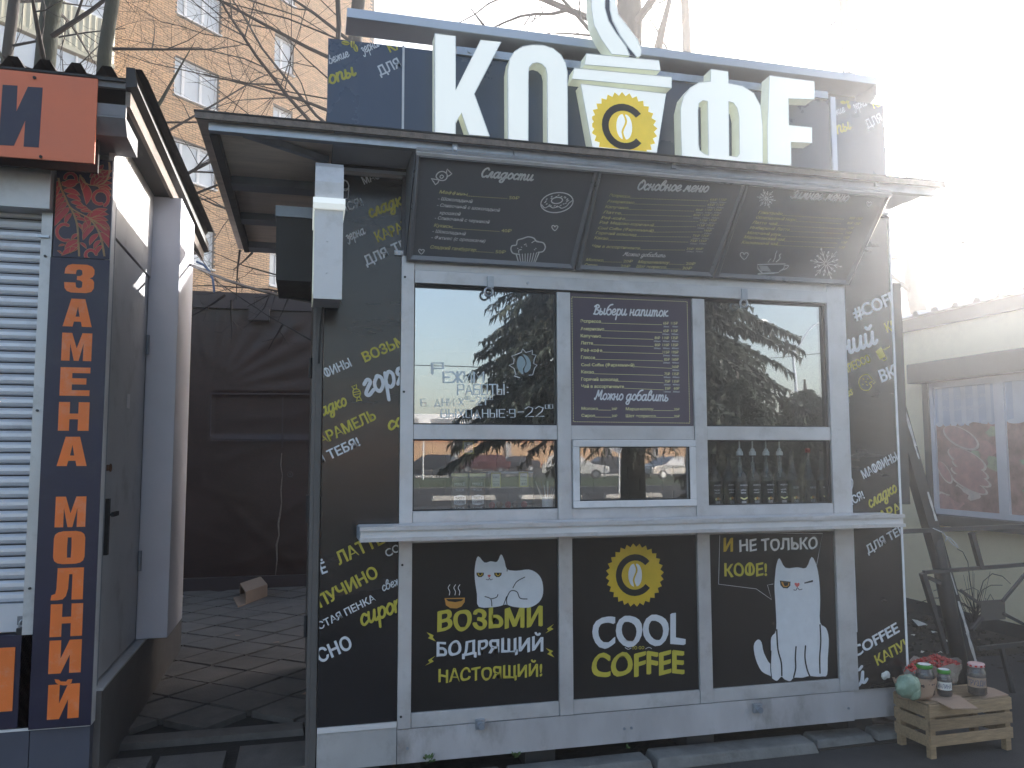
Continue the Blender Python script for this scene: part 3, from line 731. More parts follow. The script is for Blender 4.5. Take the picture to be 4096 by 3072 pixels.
# opening light frame at the right side pane and the serving window
for a0, a1, b0, b1, t, y in ((1.352, 2.050, 1.3195, 1.6725, .036, -.020),):
    f_ = MB(); f_.box(a0, a1, y, .03, b0, b0 + t); f_.box(a0, a1, y, .03, b1 - t, b1); f_.box(a0, a0 + t, y, .03, b0 + t, b1 - t); f_.box(a1 - t, a1, y, .03, b0 + t, b1 - t)
    sf = f_.build('serving_window', M['alu_white'], K, bevel=.004)
    m_ = MB(); m_.box(a0 + t - .004, a1 - t + .004, .0, .012, b0 + t - .004, b1 - t + .004); m_.build('glass_pane', M['glass_low'], sf)
    m_ = MB(); 
    for q in ((a0 + t, a1 - t, b0 + t, b0 + t + .004), (a0 + t, a1 - t, b1 - t - .004, b1 - t), (a0 + t, a0 + t + .004, b0 + t, b1 - t), (a1 - t - .004, a1 - t, b0 + t, b1 - t)):
        m_.box(q[0], q[1], y + .004, -.001, q[2], q[3])
    m_.build('gasket', M['rubber'], sf)
def pane(x0, x1, z0, z1, m):
    g = kb('glass_pane', x0 + .002, x1 - .002, .022, .030, z0 + .002, z1 - .002, M[m])
    r = MB(); w = .006
    r.box(x0, x1, .010, .034, z0, z0 + w); r.box(x0, x1, .010, .034, z1 - w, z1); r.box(x0, x0 + w, .010, .034, z0 + w, z1 - w); r.box(x1 - w, x1, .010, .034, z0 + w, z1 - w)
    r.build('gasket', M['rubber'], g)
    return g
g1 = pane(.521, 1.273, 1.749, 2.452, 'glass')
g3 = pane(2.129, 2.884, 1.749, 2.452, 'glass')
g4 = pane(.521, 1.273, 1.319, 1.673, 'glass_low')
g6 = pane(2.129, 2.903, 1.319, 1.673, 'glass_low')
# ---- interior
inr = kb('inner_counter', .09, 3.34, .055, .62, 1.27, 1.300, M['interior'])
kb('inner_shelf', .5, 3.0, 1.85, 2.16, 1.0, 1.04, M['interior'])
kb('inner_shelf', .5, 3.0, 1.9, 2.16, 1.9, 1.93, M['interior'])
m_ = MB()
for r_ in range(14):
    for c_ in range(15):
        x = .35 + c_ * .2 + (.1 if r_ % 2 else 0); z = 1.2 + r_ * .1
        m_.box(x, x + .192, 2.155, 2.169, z, z + .092)
props(m_.build('wall_tile', M['interior'], K), kind='stuff')

# ---- serving counter
ct = kb('counter', .255, 3.200, -.200, -.012, 1.200, 1.262, M['alu_white'], bevel=.004)
m_ = MB(); m_.box(.252, 3.203, -.212, -.201, 1.196, 1.214); m_.box(.252, 3.203, -.210, -.201, 1.246, 1.265); m_.build('edge_trim', M['alu'], ct)
m_ = MB(); m_.box(.249, .2535, -.19, -.02, 1.202, 1.258); m_.build('end_cap', M['steelblue'], ct)
for x in (1.50, 1.70, 2.9):
    m_ = MB(); m_.blob((x, -.19, 1.268), (.03, .012, .004), 8, 4); m_.build('bubble', M['alu_white'], ct)

# ---- lower posters
FP = facade(-.002)
def poster(x0, x1, y=.012, z0=.351, z1=1.162):
    return kb('poster_panel', x0, x1, y, y + .02, z0, z1, M['poster'])
PM = [M['pwhite'], M['pyellow'], M['pblack'], M['pgold'], M['porange'], M['pred'], M['pgrey']]
W_, Y_, K_, GO, OR, RD, GR = range(7)
def c8(L): return [(1200 + x * .6329, 2022 + y * .6329) for x, y in L]
def c9(L): return [(2600 + x * .6763, 2022 + y * .6763) for x, y in L]
pp = facade(.012)
p1 = poster(.522, 1.272)
P = Print(pp); Wd = .012
P.word('ВОЗЬМИ', (1751, 2522), (2168, 2502), 78, Y_, bold=.038, wob=.05)
P.word('БОДРЯЩИЙ', (1747, 2626), (2172, 2601), 56, W_, bold=.03, wob=.06)
P.word('НАСТОЯЩИЙ!', (1754, 2730), (2168, 2702), 50, Y_, bold=.026, wob=.06)
for q in ([(800,800),(845,820),(838,833),(858,858),(808,838),(822,825)], [(1605,748),(1560,778),(1570,790),(1550,808),(1602,780),(1585,770)], [(1552,900),(1600,920),(1585,932),(1608,960),(1562,938),(1578,925)], [(855,950),(808,978),(820,990),(790,1012),(845,985),(832,972)]):
    P.poly([c8(q)], Y_)
P.build('lettering', PM, p1)
P = Print(pp, off=.0022)
cat = [(1125,320),(1165,360),(1205,352),(1245,355),(1270,308),(1292,350),(1308,402),(1370,412),(1445,404),(1500,430),(1530,480),(1535,555),(1510,610),(1445,645),(1350,640),(1300,626),(1240,640),(1130,640),(1118,560),(1104,460),(1106,380)]
P.poly([c8(cat)], W_, smooth=3)
for L, w in (([(1308,400),(1308,415)], .004), ([(1420,452),(1370,480),(1345,520)], .0045), ([(1310,635),(1305,590),(1330,540),(1370,545),(1390,585),(1435,590)], .0045), ([(1168,575),(1205,590),(1212,635)], .0045), ([(1205,590),(1240,580),(1250,562)], .0045), ([(1285,630),(1305,575)], .004),
             ([(1175,465),(1190,470),(1196,460),(1205,470),(1215,465)], .003)):
    P.line(c8(L), w, K_, lift=.0006)
for x in (1138, 1250):
    P.poly([c8([(x-24,424),(x+24,424),(x+22,440),(x+8,452),(x-10,452),(x-22,440)])], K_, lift=.0006)
    P.poly([c8([(x-16,428),(x+16,428),(x+14,438),(x,447),(x-14,438)])], GO, lift=.0010)
    P.poly([c8([(x-8,428),(x+10,428),(x+6,440),(x-5,440)])], K_, lift=.0014)
P.poly([c8([(1184,440),(1195,436),(1206,440),(1202,448),(1195,456),(1188,448)])], RD, lift=.0006)
P.poly([c8([(913,585),(1042,582),(1040,610),(1020,638),(990,650),(950,648),(922,630)])], OR, smooth=0)
P.poly([c8([(922,590),(1033,590),(1020,603),(980,610),(935,604)])], K_, lift=.0006)
for x in (942, 978, 1005):
    P.line(c8([(x+5,500),(x-6,520),(x+4,543),(x+1,565)]), .0035, GR)
P.build('cat_picture', PM, p1)

p2_ = poster(1.349, 2.053)
P = Print(pp)
cc = pp.at(2540, 2300); R = (pp.at(2540, 2173) - pp.at(2540, 2427)).length / 2
coffee_logo(P, cc, R, GO, K_, W_)
P.word('COOL', (2371, 2586), (2739, 2572), 124, W_, bold=.036, wob=.04)
P.word('TO GO', (2527, 2598), (2577, 2596), 13, Y_, bold=.02)
P.line([(2500, 2590), (2512, 2597), (2524, 2592)], .003, W_); P.line([(2582, 2595), (2595, 2589), (2606, 2594)], .003, W_)
P.word('COFFEE', (2368, 2709), (2735, 2690), 94, Y_, bold=.036, wob=.05)
P.build('lettering', PM, p2_)

p3_ = poster(2.130, 2.903)
P = Print(pp)
P.word('И', (2895, 2205), (2930, 2205), 52, GO, bold=.04)
P.word('НЕ ТОЛЬКО', (2958, 2205), (3270, 2194), 46, GR, bold=.03, wob=.05)
P.word('КОФЕ!', (2898, 2306), (3067, 2301), 50, Y_, bold=.03, wob=.05)
P.line(c9([(412,178),(405,465),(628,493),(718,556),(694,470),(728,464)]), .0028, W_, smooth=0)
P.line(c9([(412,160),(1020,166),(985,352)]), .0028, W_, smooth=0)
P.build('lettering', PM, p3_)
P = Print(pp, off=.0022)
cat = [(740,400),(748,345),(765,312),(800,368),(870,365),(922,368),(955,303),(985,360),(1000,450),(1005,560),(1004,690),(1040,725),(1056,790),(1050,900),(1046,1000),(1018,1010),(985,1012),(940,1008),(900,1018),(850,1018),(828,1038),(795,1028),(775,1012),(750,1036),(722,1022),(712,1008),(660,980),(625,910),(612,830),(635,793),(658,808),(672,870),(710,935),(714,850),(716,780),(745,735),(742,600),(735,480)]
P.poly([c9(cat)], W_, smooth=3)
for L, w in (([(748,735),(755,850),(775,930),(778,1005)], .009), ([(1004,705),(1008,800),(1002,900),(1004,990)], .009), ([(862,835),(858,900),(860,960),(848,1015)], .009), ([(918,830),(915,900),(928,970),(945,1012)], .009),
             ([(848,498),(862,500),(870,486),(882,498),(898,494)], .004), ([(715,860),(712,960),(718,1015)], .005)):
    P.line(c9(L), w, K_, lift=.0006)
P.poly([c9([(766,443),(830,450),(828,474),(812,490),(786,488),(770,470)])], K_, lift=.0006)
P.poly([c9([(774,450),(822,456),(820,472),(806,482),(788,480),(778,466)])], OR, lift=.0010)
P.poly([c9([(784,452),(818,456),(812,474),(794,476)])], K_, lift=.0014)
P.poly([c9([(910,455),(962,440),(962,452),(912,462)])], K_, lift=.0006)
P.poly([c9([(852,460),(862,456),(869,461),(876,456),(884,462),(880,474),(869,484),(858,474)])], RD, lift=.0006)
P.build('cat_picture', PM, p3_)

# ---- middle menu
mc = kb('drinks_menu', 1.349, 2.053, .008, .03, 1.749, 2.452, M['cmenu'])
mp = facade(.008)
P = Print(mp); CM = [M['pwhite'], M['pochre'], M['pgrey']]
def cm(x, y): return (2200 + x * .3617, 1150 + y * .3617)
P.word('Выбери напиток', cm(475, 297), cm(1310, 322), 24, 0, 'script', pen=.25)
P.word('Можно добавить', cm(485, 1238), cm(1310, 1256), 24, 0, 'script', pen=.25)
rows = [('Эспрессо', 388, 563, ['65₽', '115₽']), ('Американо', 472, 598, ['65₽', '115₽']), ('Капучино', 550, 563, ['80₽', '110₽', '135₽']), ('Латте', 628, 475, ['80₽', '110₽', '135₽']), ('Раф-кофе', 708, 577, ['115₽', '195₽']), ('Глясcе', 788, 498, ['85₽', '160₽']), ('Cool Coffee (Фирменный)', 870, 932, ['160₽']), ('Какао', 948, 485, ['75₽', '135₽']), ('Горячий шоколад', 1030, 755, ['75₽', '135₽']), ('Чай в ассортименте', 1108, 818, ['35₽', '60₽'])]
ml = [['30мл', '60мл'], ['150мл', '300мл'], ['200мл', '300мл', '400мл'], ['200мл', '300мл', '400мл'], ['200мл', '400мл'], ['200мл', '400мл'], ['400мл'], ['200мл', '400мл'], ['200мл', '400мл'], ['150мл', '300мл']]
for (t, y, xe, pr), mls in zip(rows, ml):
    t = t.replace('c', 'с') if t.startswith('Г') else t
    y0 = y; xs = 337 + (y - 388) * .012
    P.word(t, cm(xs, y0), cm(xe, y0 + 5), 12.5, 1, bold=.024)
    xr = 1412 + (y - 388) * .025
    n = len(pr)
    for k in range(n):
        xe_ = xr - (n - 1 - k) * 99; wd = 74 if len(pr[k]) == 4 else 62
        P.word(pr[k], cm(xe_ - wd, y + 21), cm(xe_, y + 23), 11, 1, bold=.010)
        wd = 72 if len(mls[k]) == 5 else 58
        P.word(mls[k], cm(xe_ - wd, y + 52), cm(xe_ + 2, y + 54), 6.5, 0, bold=.005)
    P.dots(cm(xe + 2, y + 6), cm(xr - (n - 1) * 99 - 76, y + 24), .0022, .2, 1, dash=1.0)
for t, x0, x1, y, pz, e in (('Молоко', 347, 530, 1352, '20₽', 680), ('Сироп', 347, 497, 1430, '20₽', 682), ('Маршмеллоу', 838, 1143, 1357, '20₽', 1370), ('Шот эспрессо', 838, 1170, 1434, '30₽', 1372)):
    P.word(t, cm(x0, y), cm(x1, y + 3), 11.5, 1, bold=.018); P.word(pz, cm(e, y + 3), cm(e + 62, y + 4), 10, 1, bold=.008); P.dots(cm(x1 + 2, y + 3), cm(e - 4, y + 5), .0022, .2, 1, dash=1.0)
bx = [(240, 105), (1515, 157), (1545, 1500), (258, 1484)]
for a, b in zip(bx, bx[1:] + bx[:1]): P.dots(cm(*a), cm(*b), .0032, .0135, 1, dash=.66)
P.build('lettering', CM, mc)

# ---- marker writing and bean drawing on the glass
gp = facade(.0218)
P = Print(gp, off=.0005)
def cg(x, y): return (1600 + x * .3917, 1100 + y * .3917)
P.word('Р', cg(330, 1010), cg(450, 1010), 44, 0, 'hand', pen=.14)
P.word('ЕЖИМ', cg(445, 1098), cg(865, 1092), 42, 0, 'hand', pen=.15)
P.word('РАБОТЫ:', cg(590, 1222), cg(1110, 1218), 40, 0, 'hand', pen=.13)
P.word('Б. ДНИ:8', cg(215, 1338), cg(655, 1332), 28, 0, 'hand', pen=.11); P.word('00', cg(665, 1275), cg(715, 1273), 14, 0, 'hand', pen=.14)
P.word('-21', cg(715, 1330), cg(880, 1325), 34, 0, 'hand', pen=.11); P.word('00', cg(890, 1275), cg(950, 1273), 16, 0, 'hand', pen=.12)
P.word('ВЫХОДНЫЕ:9', cg(420, 1455), cg(1180, 1452), 32, 0, 'hand', pen=.11)
P.word('-22', cg(1200, 1450), cg(1475, 1442), 40, 0, 'hand', pen=.08); P.word('00', cg(1485, 1365), cg(1565, 1362), 16, 0, 'hand', pen=.12)
P.poly([[cg(*q) for q in [(1195,880),(1215,835),(1245,830),(1275,870),(1280,920),(1255,960),(1262,1015),(1220,985),(1195,930)]]], 1, smooth=2)
P.poly([[cg(*q) for q in [(1255,810),(1300,830),(1335,890),(1330,960),(1280,1000),(1268,960),(1292,910),(1285,860)]]], 1, smooth=2)
sp = [(1225,1050),(1165,1030),(1185,1020),(1165,955),(1115,920),(1160,905),(1165,860),(1140,830),(1205,805),(1240,790),(1252,755),(1285,790),(1330,780),(1350,765),(1350,810),(1390,820),(1370,860),(1365,905),(1400,920),(1375,950),(1355,1020),(1318,1022)]
P.line([cg(*q) for q in sp], .004, 0, smooth=0)
P.line([cg(*q) for q in [(1000,1130),(1000,1140)]], .003, 0)
P.build('glass_lettering', [M['gpaint'], mat('chalk_blue_paint', (0.30, 0.38, 0.42), .7)], g1)

# ---- printed words on the left wrap
FW = facade(0.0)
WM = [M['pwhite'], M['pyellow']]
LC = (XL + .002, XA - .004, .322, 2.993)
P = Print(FW, clip=LC)
S = lambda *a, **k: P.word(*a, font='script', **k)
Wd_ = P.word
Wd_('МАФФ', (1457, 738), (1545, 704), 30, 0, bold=.022)
Wd_('УЛЫБАЙСЯ!', (1225, 908), (1456, 820), 34, 0, bold=.022)
S('сладко', (1481, 871), (1640, 806), 30, 1)
S('зерна', (1387, 966), (1465, 933), 22, 0, pen=.22)
Wd_('КАРАМЕЛЬ', (1512, 969), (1730, 882), 42, 1, bold=.025)
Wd_('ДЛЯ', (1466, 1063), (1556, 1023), 38, 0, bold=.025); Wd_('ТЕБЯ', (1578, 1015), (1690, 966), 38, 0, bold=.025)
Wd_('МАФФИНЫ', (1222, 1546), (1408, 1464), 36, 0, bold=.022)
Wd_('ВОЗЬМИ', (1461, 1449), (1662, 1360), 40, 1, bold=.03)
S('сладко', (1245, 1684), (1393, 1617), 30, 1)
S('горячий', (1461, 1586), (1790, 1462), 60, 0, pen=.26)
Wd_('КАРАМЕЛЬ', (1255, 1795), (1507, 1676), 44, 1, bold=.025)
S('со', (1556, 1722), (1620, 1697), 32, 1)
Wd_('ДЛЯ ТЕБЯ!', (1205, 1892), (1442, 1781), 38, 0, bold=.025)
Wd_('ВСЁ', (1225, 2322), (1311, 2288), 46, 0, bold=.03)
Wd_('ЛАТТЕ', (1358, 2260), (1540, 2170), 52, 1, bold=.03)
Wd_('COFF', (1548, 2229), (1640, 2184), 32, 0, bold=.02)
Wd_('КАПУЧИНО', (1205, 2472), (1516, 2305), 50, 1, bold=.03)
S('свежие', (1532, 2365), (1640, 2320), 22, 0, pen=.2)
Wd_('ГУСТАЯ ПЕНКА', (1235, 2541), (1504, 2402), 30, 0, bold=.022)
S('сиропы', (1447, 2504), (1665, 2414), 42, 1, pen=.26)
Wd_('ВКУСНО', (1160, 2708), (1412, 2590), 56, 0, bold=.03)
Wd_('ИЛ', (1500, 2940), (1550, 2915), 30, 1, bold=.03)
# muffin and sweet
P.line([(1374, 720), (1388, 727), (1395, 745), (1388, 760), (1376, 762), (1360, 755)], .006, 0)
P.line([(1365, 758), (1395, 755), (1392, 792), (1372, 800)], .006, 0, smooth=0)
cx = lambda L: [(1250 + x * .4222, 1300 + y * .4222) for x, y in L]
P.line(cx([(385,620),(410,605),(440,615),(455,650),(440,680),(410,685),(388,665)]), .005, 1, closed=True)
P.line(cx([(395,612),(370,580),(395,578),(415,562),(418,605)]), .005, 1, smooth=0); P.line(cx([(425,682),(418,725),(440,712),(465,718),(445,680)]), .005, 1, smooth=0)
P.line(cx([(392,640),(450,625)]), .004, 1, smooth=0); P.line(cx([(395,662),(455,648)]), .004, 1, smooth=0)
P.build('lettering', WM, wl)
# ---- right wrap
RC = (XB + .003, XR - .014, .286, 2.99)
P = Print(FW, clip=RC); Wd_ = P.word
S = lambda *a, **k: P.word(*a, font='script', **k)
S('сиропы', (3330, 1032), (3460, 985), 24, 1)
Wd_('#COFFEE', (3422, 1280), (3640, 1186), 50, 0, bold=.03)
S('горячий', (3205, 1487), (3517, 1369), 50, 0, pen=.26)
Wd_('КОФЕ', (3549, 1330), (3640, 1290), 38, 1, bold=.03)
Wd_('ЭСПРЕССО', (3340, 1514), (3484, 1446), 32, 1, bold=.022)
S('es', (3390, 1587), (3415, 1575), 20, 1)
Wd_('ВКУСНО', (3527, 1529), (3720, 1450), 48, 0, bold=.03)
Wd_('МАФФИНЫ', (3455, 1916), (3592, 1840), 36, 0, bold=.022)
Wd_('УЛЫБАЙСЯ!', (3290, 2085), (3459, 1992), 34, 0, bold=.022)
S('сладко', (3480, 2032), (3592, 1963), 28, 1)
Wd_('КАРАМЕЛЬ', (3500, 2098), (3720, 1990), 40, 1, bold=.025)
Wd_('ДЛЯ ТЕБЯ', (3472, 2216), (3640, 2115), 34, 0, bold=.025)
Wd_('COFFEE', (3420, 2630), (3598, 2526), 44, 0, bold=.03)
Wd_('КАПУЧИНО', (3510, 2662), (3740, 2530), 42, 1, bold=.028)
S('чий', (3330, 2790), (3476, 2722), 44, 0, pen=.26)
c6 = lambda L: [(2500 + x * .7235, 1000 + y * .7235) for x, y in L]
P.poly([c6([(1385,562),(1415,535),(1440,585),(1410,605)])], 1); P.line(c6([(1422,598),(1435,590),(1445,600),(1432,612),(1420,604)]), .004, 1)
for k in range(3): P.line(c6([(1425 + k * 9, 548 - k * 5), (1438 + k * 9, 552 - k * 6), (1446 + k * 8, 545 - k * 7)]), .003, 1)
P.line(c6([(1365,715),(1340,688),(1305,700),(1292,735),(1310,770),(1345,775),(1362,750),(1350,738),(1366,728)]), .005, 1)
for q in ((1315,712),(1340,712),(1312,742),(1335,745),(1330,728)): P.line(c6([q, (q[0] + 5, q[1] + 3)]), .006, 1, smooth=0)
for q in ((1372,720),(1380,730),(1374,738)): P.line(c6([q, (q[0] + 2, q[1] + 1)]), .004, 1, smooth=0)
P.line(c6([(1238,1255),(1256,1270),(1258,1300),(1248,1335),(1236,1345)]), .005, 0)
P.build('lettering', WM, wr)
kb('folded_shutter', 3.392, 3.46, .05, .32, 1.30, 2.62, M['steeldark'])

# ---- roof sign box
sl = kb('sign_panel', XL - .005, XA - .006, .004, .03, 3.075, 3.700, M['signback'])
kb('sign_panel', XA + .006, 2.975, .004, .03, 3.075, 3.700, M['signback'])
sr = kb('sign_panel', 3.012, XR, .004, .03, 3.075, 3.700, M['signback'])
kb('joint_strip', XA - .006, XA + .005, -.004, .02, 3.09, 3.705, M['alu_white'])
kb('joint_strip', 2.977, 3.010, -.010, .02, 3.075, 3.705, M['flash'])
kb('sign_rail', .73, 2.96, -.012, .003, 3.690, 3.732, M['galv'])
for x in (.80, 1.26, 2.30, 2.62):
    m_ = MB(); m_.tube([(x, -.02, 3.712), (x, -.012, 3.712)], .011, 8); m_.build('bolt', M['galv'], K)
for a, b in ((.165, 1.722), (1.726, 3.280)):
    m_ = MB(); m_.prism([(a, -.032, 3.806), (a, -.026, 3.803), (a, .165, 3.812), (a, .165, 3.818), (a, -.026, 3.855), (a, -.032, 3.853)], (b - a, 0, 0)); m_.build('flashing', M['flash'], K)
m_ = MB(); m_.prism([(3.283, -.03, 3.853), (3.283, -.03, 3.74), (3.283, .05, 3.70), (3.283, .165, 3.70), (3.283, .165, 3.83)], (.004, 0, 0)); m_.build('flashing_end', M['flash'], K)
m_ = MB(); m_.box(.80, 3.28, .166, .18, 3.60, 3.83); m_.build('sign_brace', M['sidewall'], K)
P = Print(facade(.004), clip=(XL, XA - .008, 3.08, 3.698)); S = lambda *a, **k: P.word(*a, font='script', **k)
S('зерна', (1449, 216), (1520, 184), 22, 0, pen=.22); P.word('КАРАМЕЛЬ', (1560, 210), (1790, 125), 38, 1, bold=.025)
S('свежие', (1306, 262), (1401, 224), 20, 0, pen=.22); S('сиропы', (1225, 372), (1430, 298), 32, 1, pen=.26)
P.word('ДЛЯ', (1521, 304), (1607, 266), 38, 0, bold=.025)
for cx_, cy_, a in ((1382, 172, .2), (1410, 175, 1.6), (1422, 192, 1.2)):
    L = [(cx_ + 17 * cos(t) * cos(a) - 9 * sin(t) * sin(a), cy_ + 17 * cos(t) * sin(a) + 9 * sin(t) * cos(a)) for t in [i * 2 * pi / 12 for i in range(12)]]
    P.poly([L], 1)
    P.line([(cx_ - 14 * cos(a), cy_ - 14 * sin(a)), (cx_, cy_ + 2), (cx_ + 14 * cos(a), cy_ + 14 * sin(a))], .003, 2, lift=.001)
P.build('lettering', WM + [M['signback']], sl)
P = Print(facade(.004), clip=(3.014, XR - .002, 3.08, 3.698)); S = lambda *a, **k: P.word(*a, font='script', **k)
S('зерна', (3415, 442), (3470, 420), 20, 0, pen=.22); P.word('КА', (3495, 435), (3540, 418), 30, 1, bold=.025)
S('свежие', (3310, 476), (3383, 446), 18, 0, pen=.22); S('сиропы', (3255, 568), (3408, 514), 28, 1, pen=.26)
P.word('ДЛЯ', (3470, 515), (3532, 484), 34, 0, bold=.025)
for cx_, cy_, a in ((3372, 410, .2), (3390, 405, 1.6), (3395, 425, 1.2)):
    P.poly([[(cx_ + 12 * cos(t) * cos(a) - 7 * sin(t) * sin(a), cy_ + 12 * cos(t) * sin(a) + 7 * sin(t) * cos(a)) for t in [i * 2 * pi / 12 for i in range(12)]]], 1)
P.build('lettering', WM, sr)

# ---- big letters
LP = facade(-.115)
def letter(name, loops, depth=.085, smooth=0, mats=None, label=None, parent=None):
    LL = [[LP.at(*p) for p in L] for L in loops]
    if smooth: LL = [smooth_pts(L, smooth, True) for L in LL]
    vs, fs = shape2d(LL)
    m_ = MB()
    m_.add([LP.to3(x, y, 0) for x, y, z in vs], fs, 0)
    for L in LL:
        n = len(L)
        m_.add([LP.to3(q.x, q.y, 0) for q in L] + [LP.to3(q.x, q.y, -depth) for q in L], [(i, (i + 1) % n, n + (i + 1) % n, n + i) for i in range(n)], 1)
    o = m_.build(name, mats or [M['acrylic'], M['acrylic_side']], parent or K)
    if label: o['label'] = label
    # fine trim line round the face
    t_ = MB()
    for L in LL:
        t_.tube([LP.to3(q.x, q.y, .0005) for q in L] + [LP.to3(L[0].x, L[0].y, .0005)], .0022, 4, caps=False)
    t_.build('face_trim', M['pgrey'], o)
    return o
b5 = lambda L: [(1300 + x * .6329, y * .6329) for x, y in L]
b3 = lambda L: [(2500 + x * .7235, y * .7235) for x, y in L]
letter('sign_letter', [b5([(695,212),(825,228),(825,572),(985,252),(1113,265),(943,593),(1040,862),(910,852),(862,712),(825,775),(825,852),(695,845)])], label='white raised letter K')
letter('sign_letter', [b5([(1158,880),(1156,440),(1168,372),(1198,325),(1248,294),(1312,283),(1382,286),(1442,306),(1490,345),(1520,398),(1531,455),(1534,915),(1407,905),(1405,470),(1396,430),(1372,405),(1340,395),(1310,402),(1290,425),(1285,460),(1284,890)])], label='white raised letter A in arch form')
letter('sign_letter', [b3([(475,382),(570,395),(572,460),(650,475),(712,515),(748,585),(760,690),(761,900),(315,880),(310,700),(308,600),(325,530),(360,485),(410,456),(474,450)]),
                       b3([(462,860),(440,852),(412,830),(406,800),(403,610),(408,570),(430,555),(458,560)]), b3([(572,560),(600,568),(622,600),(632,650),(634,850),(620,868),(575,862)])], label='white raised letter F in Cyrillic form')
letter('sign_letter', [b3([(800,418),(1047,450),(1047,548),(903,545),(905,692),(1033,705),(1033,790),(917,785),(918,915),(790,905),(788,700)])], label='white raised letter E')
cup = letter('cup_emblem', [b5([(1617,530),(2155,592),(2096,965),(1690,930)])], label='white takeaway cup with a yellow toothed seal')
letter('cup_lid', [b5([(1576,430),(2190,487),(2190,556),(1562,498)])], parent=cup)
letter('cup_lid', [b5([(1652,338),(2110,382),(2120,447),(1642,408)])], parent=cup)
letter('steam', [b5([(1680,-260),(1683,-60),(1686,60),(1702,160),(1745,245),(1800,325),(1812,342),(1925,352),(1900,290),(1840,210),(1790,130),(1768,50),(1770,-60),(1772,-260)])], parent=cup)
letter('steam', [b5([(1800,-260),(1800,-60),(1802,60),(1818,130),(1870,230),(1920,300),(1972,362),(1995,352),(1998,310),(1975,250),(1900,150),(1852,90),(1838,20),(1840,-60),(1842,-260)])], parent=cup)
letter('steam_core', [b5([(1773,-260),(1771,-60),(1769,50),(1792,130),(1842,210),(1902,290),(1928,352),(1968,360),(1918,302),(1866,232),(1816,134),(1800,62),(1798,-60),(1798,-260)])], depth=.06, mats=[M['signback'], M['signback']], parent=cup)
P = Print(LP, off=.002)
cc = LP.at(1300 + 1890 * .6329, 790 * .6329 + 8); R = (LP.at(1300 + 1685 * .6329, 520) - LP.at(1300 + 2108 * .6329, 520)).length / 2 * 1.0
lp = LP.at(*b5([(1690, 930)])[0]); rp = LP.at(*b5([(2096, 965)])[0])
P.clip = (min(lp.x, rp.x) - .001, rp.x + .1, lp.y + .004, 9)
coffee_logo(P, cc, R, 0, 1, 2)
P.build('seal', [M['pgoldlit'], M['pblack'], M['acrylic']], cup)

# ---- canopy plate over the front and the alley side
m_ = MB(); m_.box(-.492, 3.375, -.437, 1.93, 3.0745, 3.082); cano = m_.build('canopy', M['roofdark'], K)
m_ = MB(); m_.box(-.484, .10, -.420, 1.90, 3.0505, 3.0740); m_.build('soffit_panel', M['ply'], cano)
m_ = MB(); m_.box(.103, 3.36, -.420, -.002, 3.0505, 3.0740); m_.build('soffit_panel', M['flash'], cano)
m_ = MB(); m_.box(-.488, 3.37, -.434, -.421, 3.046, 3.0740); m_.build('worn_edge_strip', M['timber'], cano)
m_ = MB(); m_.box(-.435, .94, -.395, -.355, 3.010, 3.0495); m_.build('beam', M['galv'], cano, bevel=.002)
m_ = MB(); m_.box(.943, 3.34, -.396, -.355, 3.010, 3.0495); m_.build('beam', M['galv'], cano, bevel=.002)
m_ = MB(); m_.box(-.435, -.400, -.354, 1.80, 3.004, 3.0495); m_.build('beam', M['steeldark'], cano)
for a, b in ((.31, .43), (.97, 1.09), (1.66, 1.80)):
    m_ = MB(); m_.box(-.399, .026, a, b, 3.008, 3.0495); m_.build('cross_beam', M['steelblue'], cano)
m_ = MB(); m_.bar((-.285, -.35, 3.028), (.075, -.10, 3.028), .035, .03); m_.build('brace', M['galv'], cano)
# ---- white cup shaped light box seen edge on, and the black box on the alley side
Y0, Y1 = -.38, -.04
def pzf(py, Y): return py_(1300, py, Y).z
m_ = MB()
z0, z1 = pzf(1195, Y0), pzf(655, Y0)
x0, x1 = py_(1258, 900, Y0).x, py_(1372, 900, Y0).x
zl = pzf(835, Y0)
prof = [(Y0, z0), (Y0 - .006, zl), (Y0 - .01, zl + .06), (Y0 - .015, zl + .12), (Y0 + .01, z1 - .01), (Y0 + .05, z1 + .02), (Y1, z1 + .03), (Y1, z0 + .02)]
m_.prism([(x0, y, z) for y, z in prof], (x1 - x0, 0, 0))
lb = m_.build('projecting_light_box', M['alu_white'], K)
m_ = MB(); m_.prism([(x0 - .008, Y0 - .022, zl - .005), (x0 - .008, Y0 - .030, zl + .018), (x0 - .008, Y0 - .022, zl + .045), (x0 - .008, Y1, zl + .05), (x0 - .008, Y1, zl - .01)], (x1 - x0 + .016, 0, 0)); m_.build('rim', M['acrylic'], lb)
for pz in (965, 1092): m_ = MB(); m_.blob(((x0 + x1) / 2 - .005, Y0 - .006, pzf(pz, Y0)), (.004, .003, .004), 8, 5); m_.build('rivet', M['alu_white'], lb)
m_ = MB(); m_.box(x0 - .004, x0 - .0005, Y0 + .01, Y1, z0 + .02, zl - .01); m_.build('side_face', M['acrylic_side'], lb)
m_ = MB(); m_.tube([(x0 + .05, Y1 - .02, z0 + .03), (x0 + .04, Y1 + .02, z0 - .06), (x0 + .035, -.003, z0 - .25)], .005, 6); m_.build('cable', M['cable'], lb)
a = py_(1107, 832, .10); b = py_(1107, 1130, .12)
m_ = MB(); m_.hexa([(a.x + .005, .06, b.z), (.043, .06, b.z), (.043, .55, b.z + .0), (a.x + .005, .55, b.z)], [(a.x, .06, a.z - .055), (.043, .06, a.z - .055), (.043, .55, a.z - .055), (a.x, .55, a.z - .055)])
bb = m_.build('equipment_box', M['blackbox'], K)
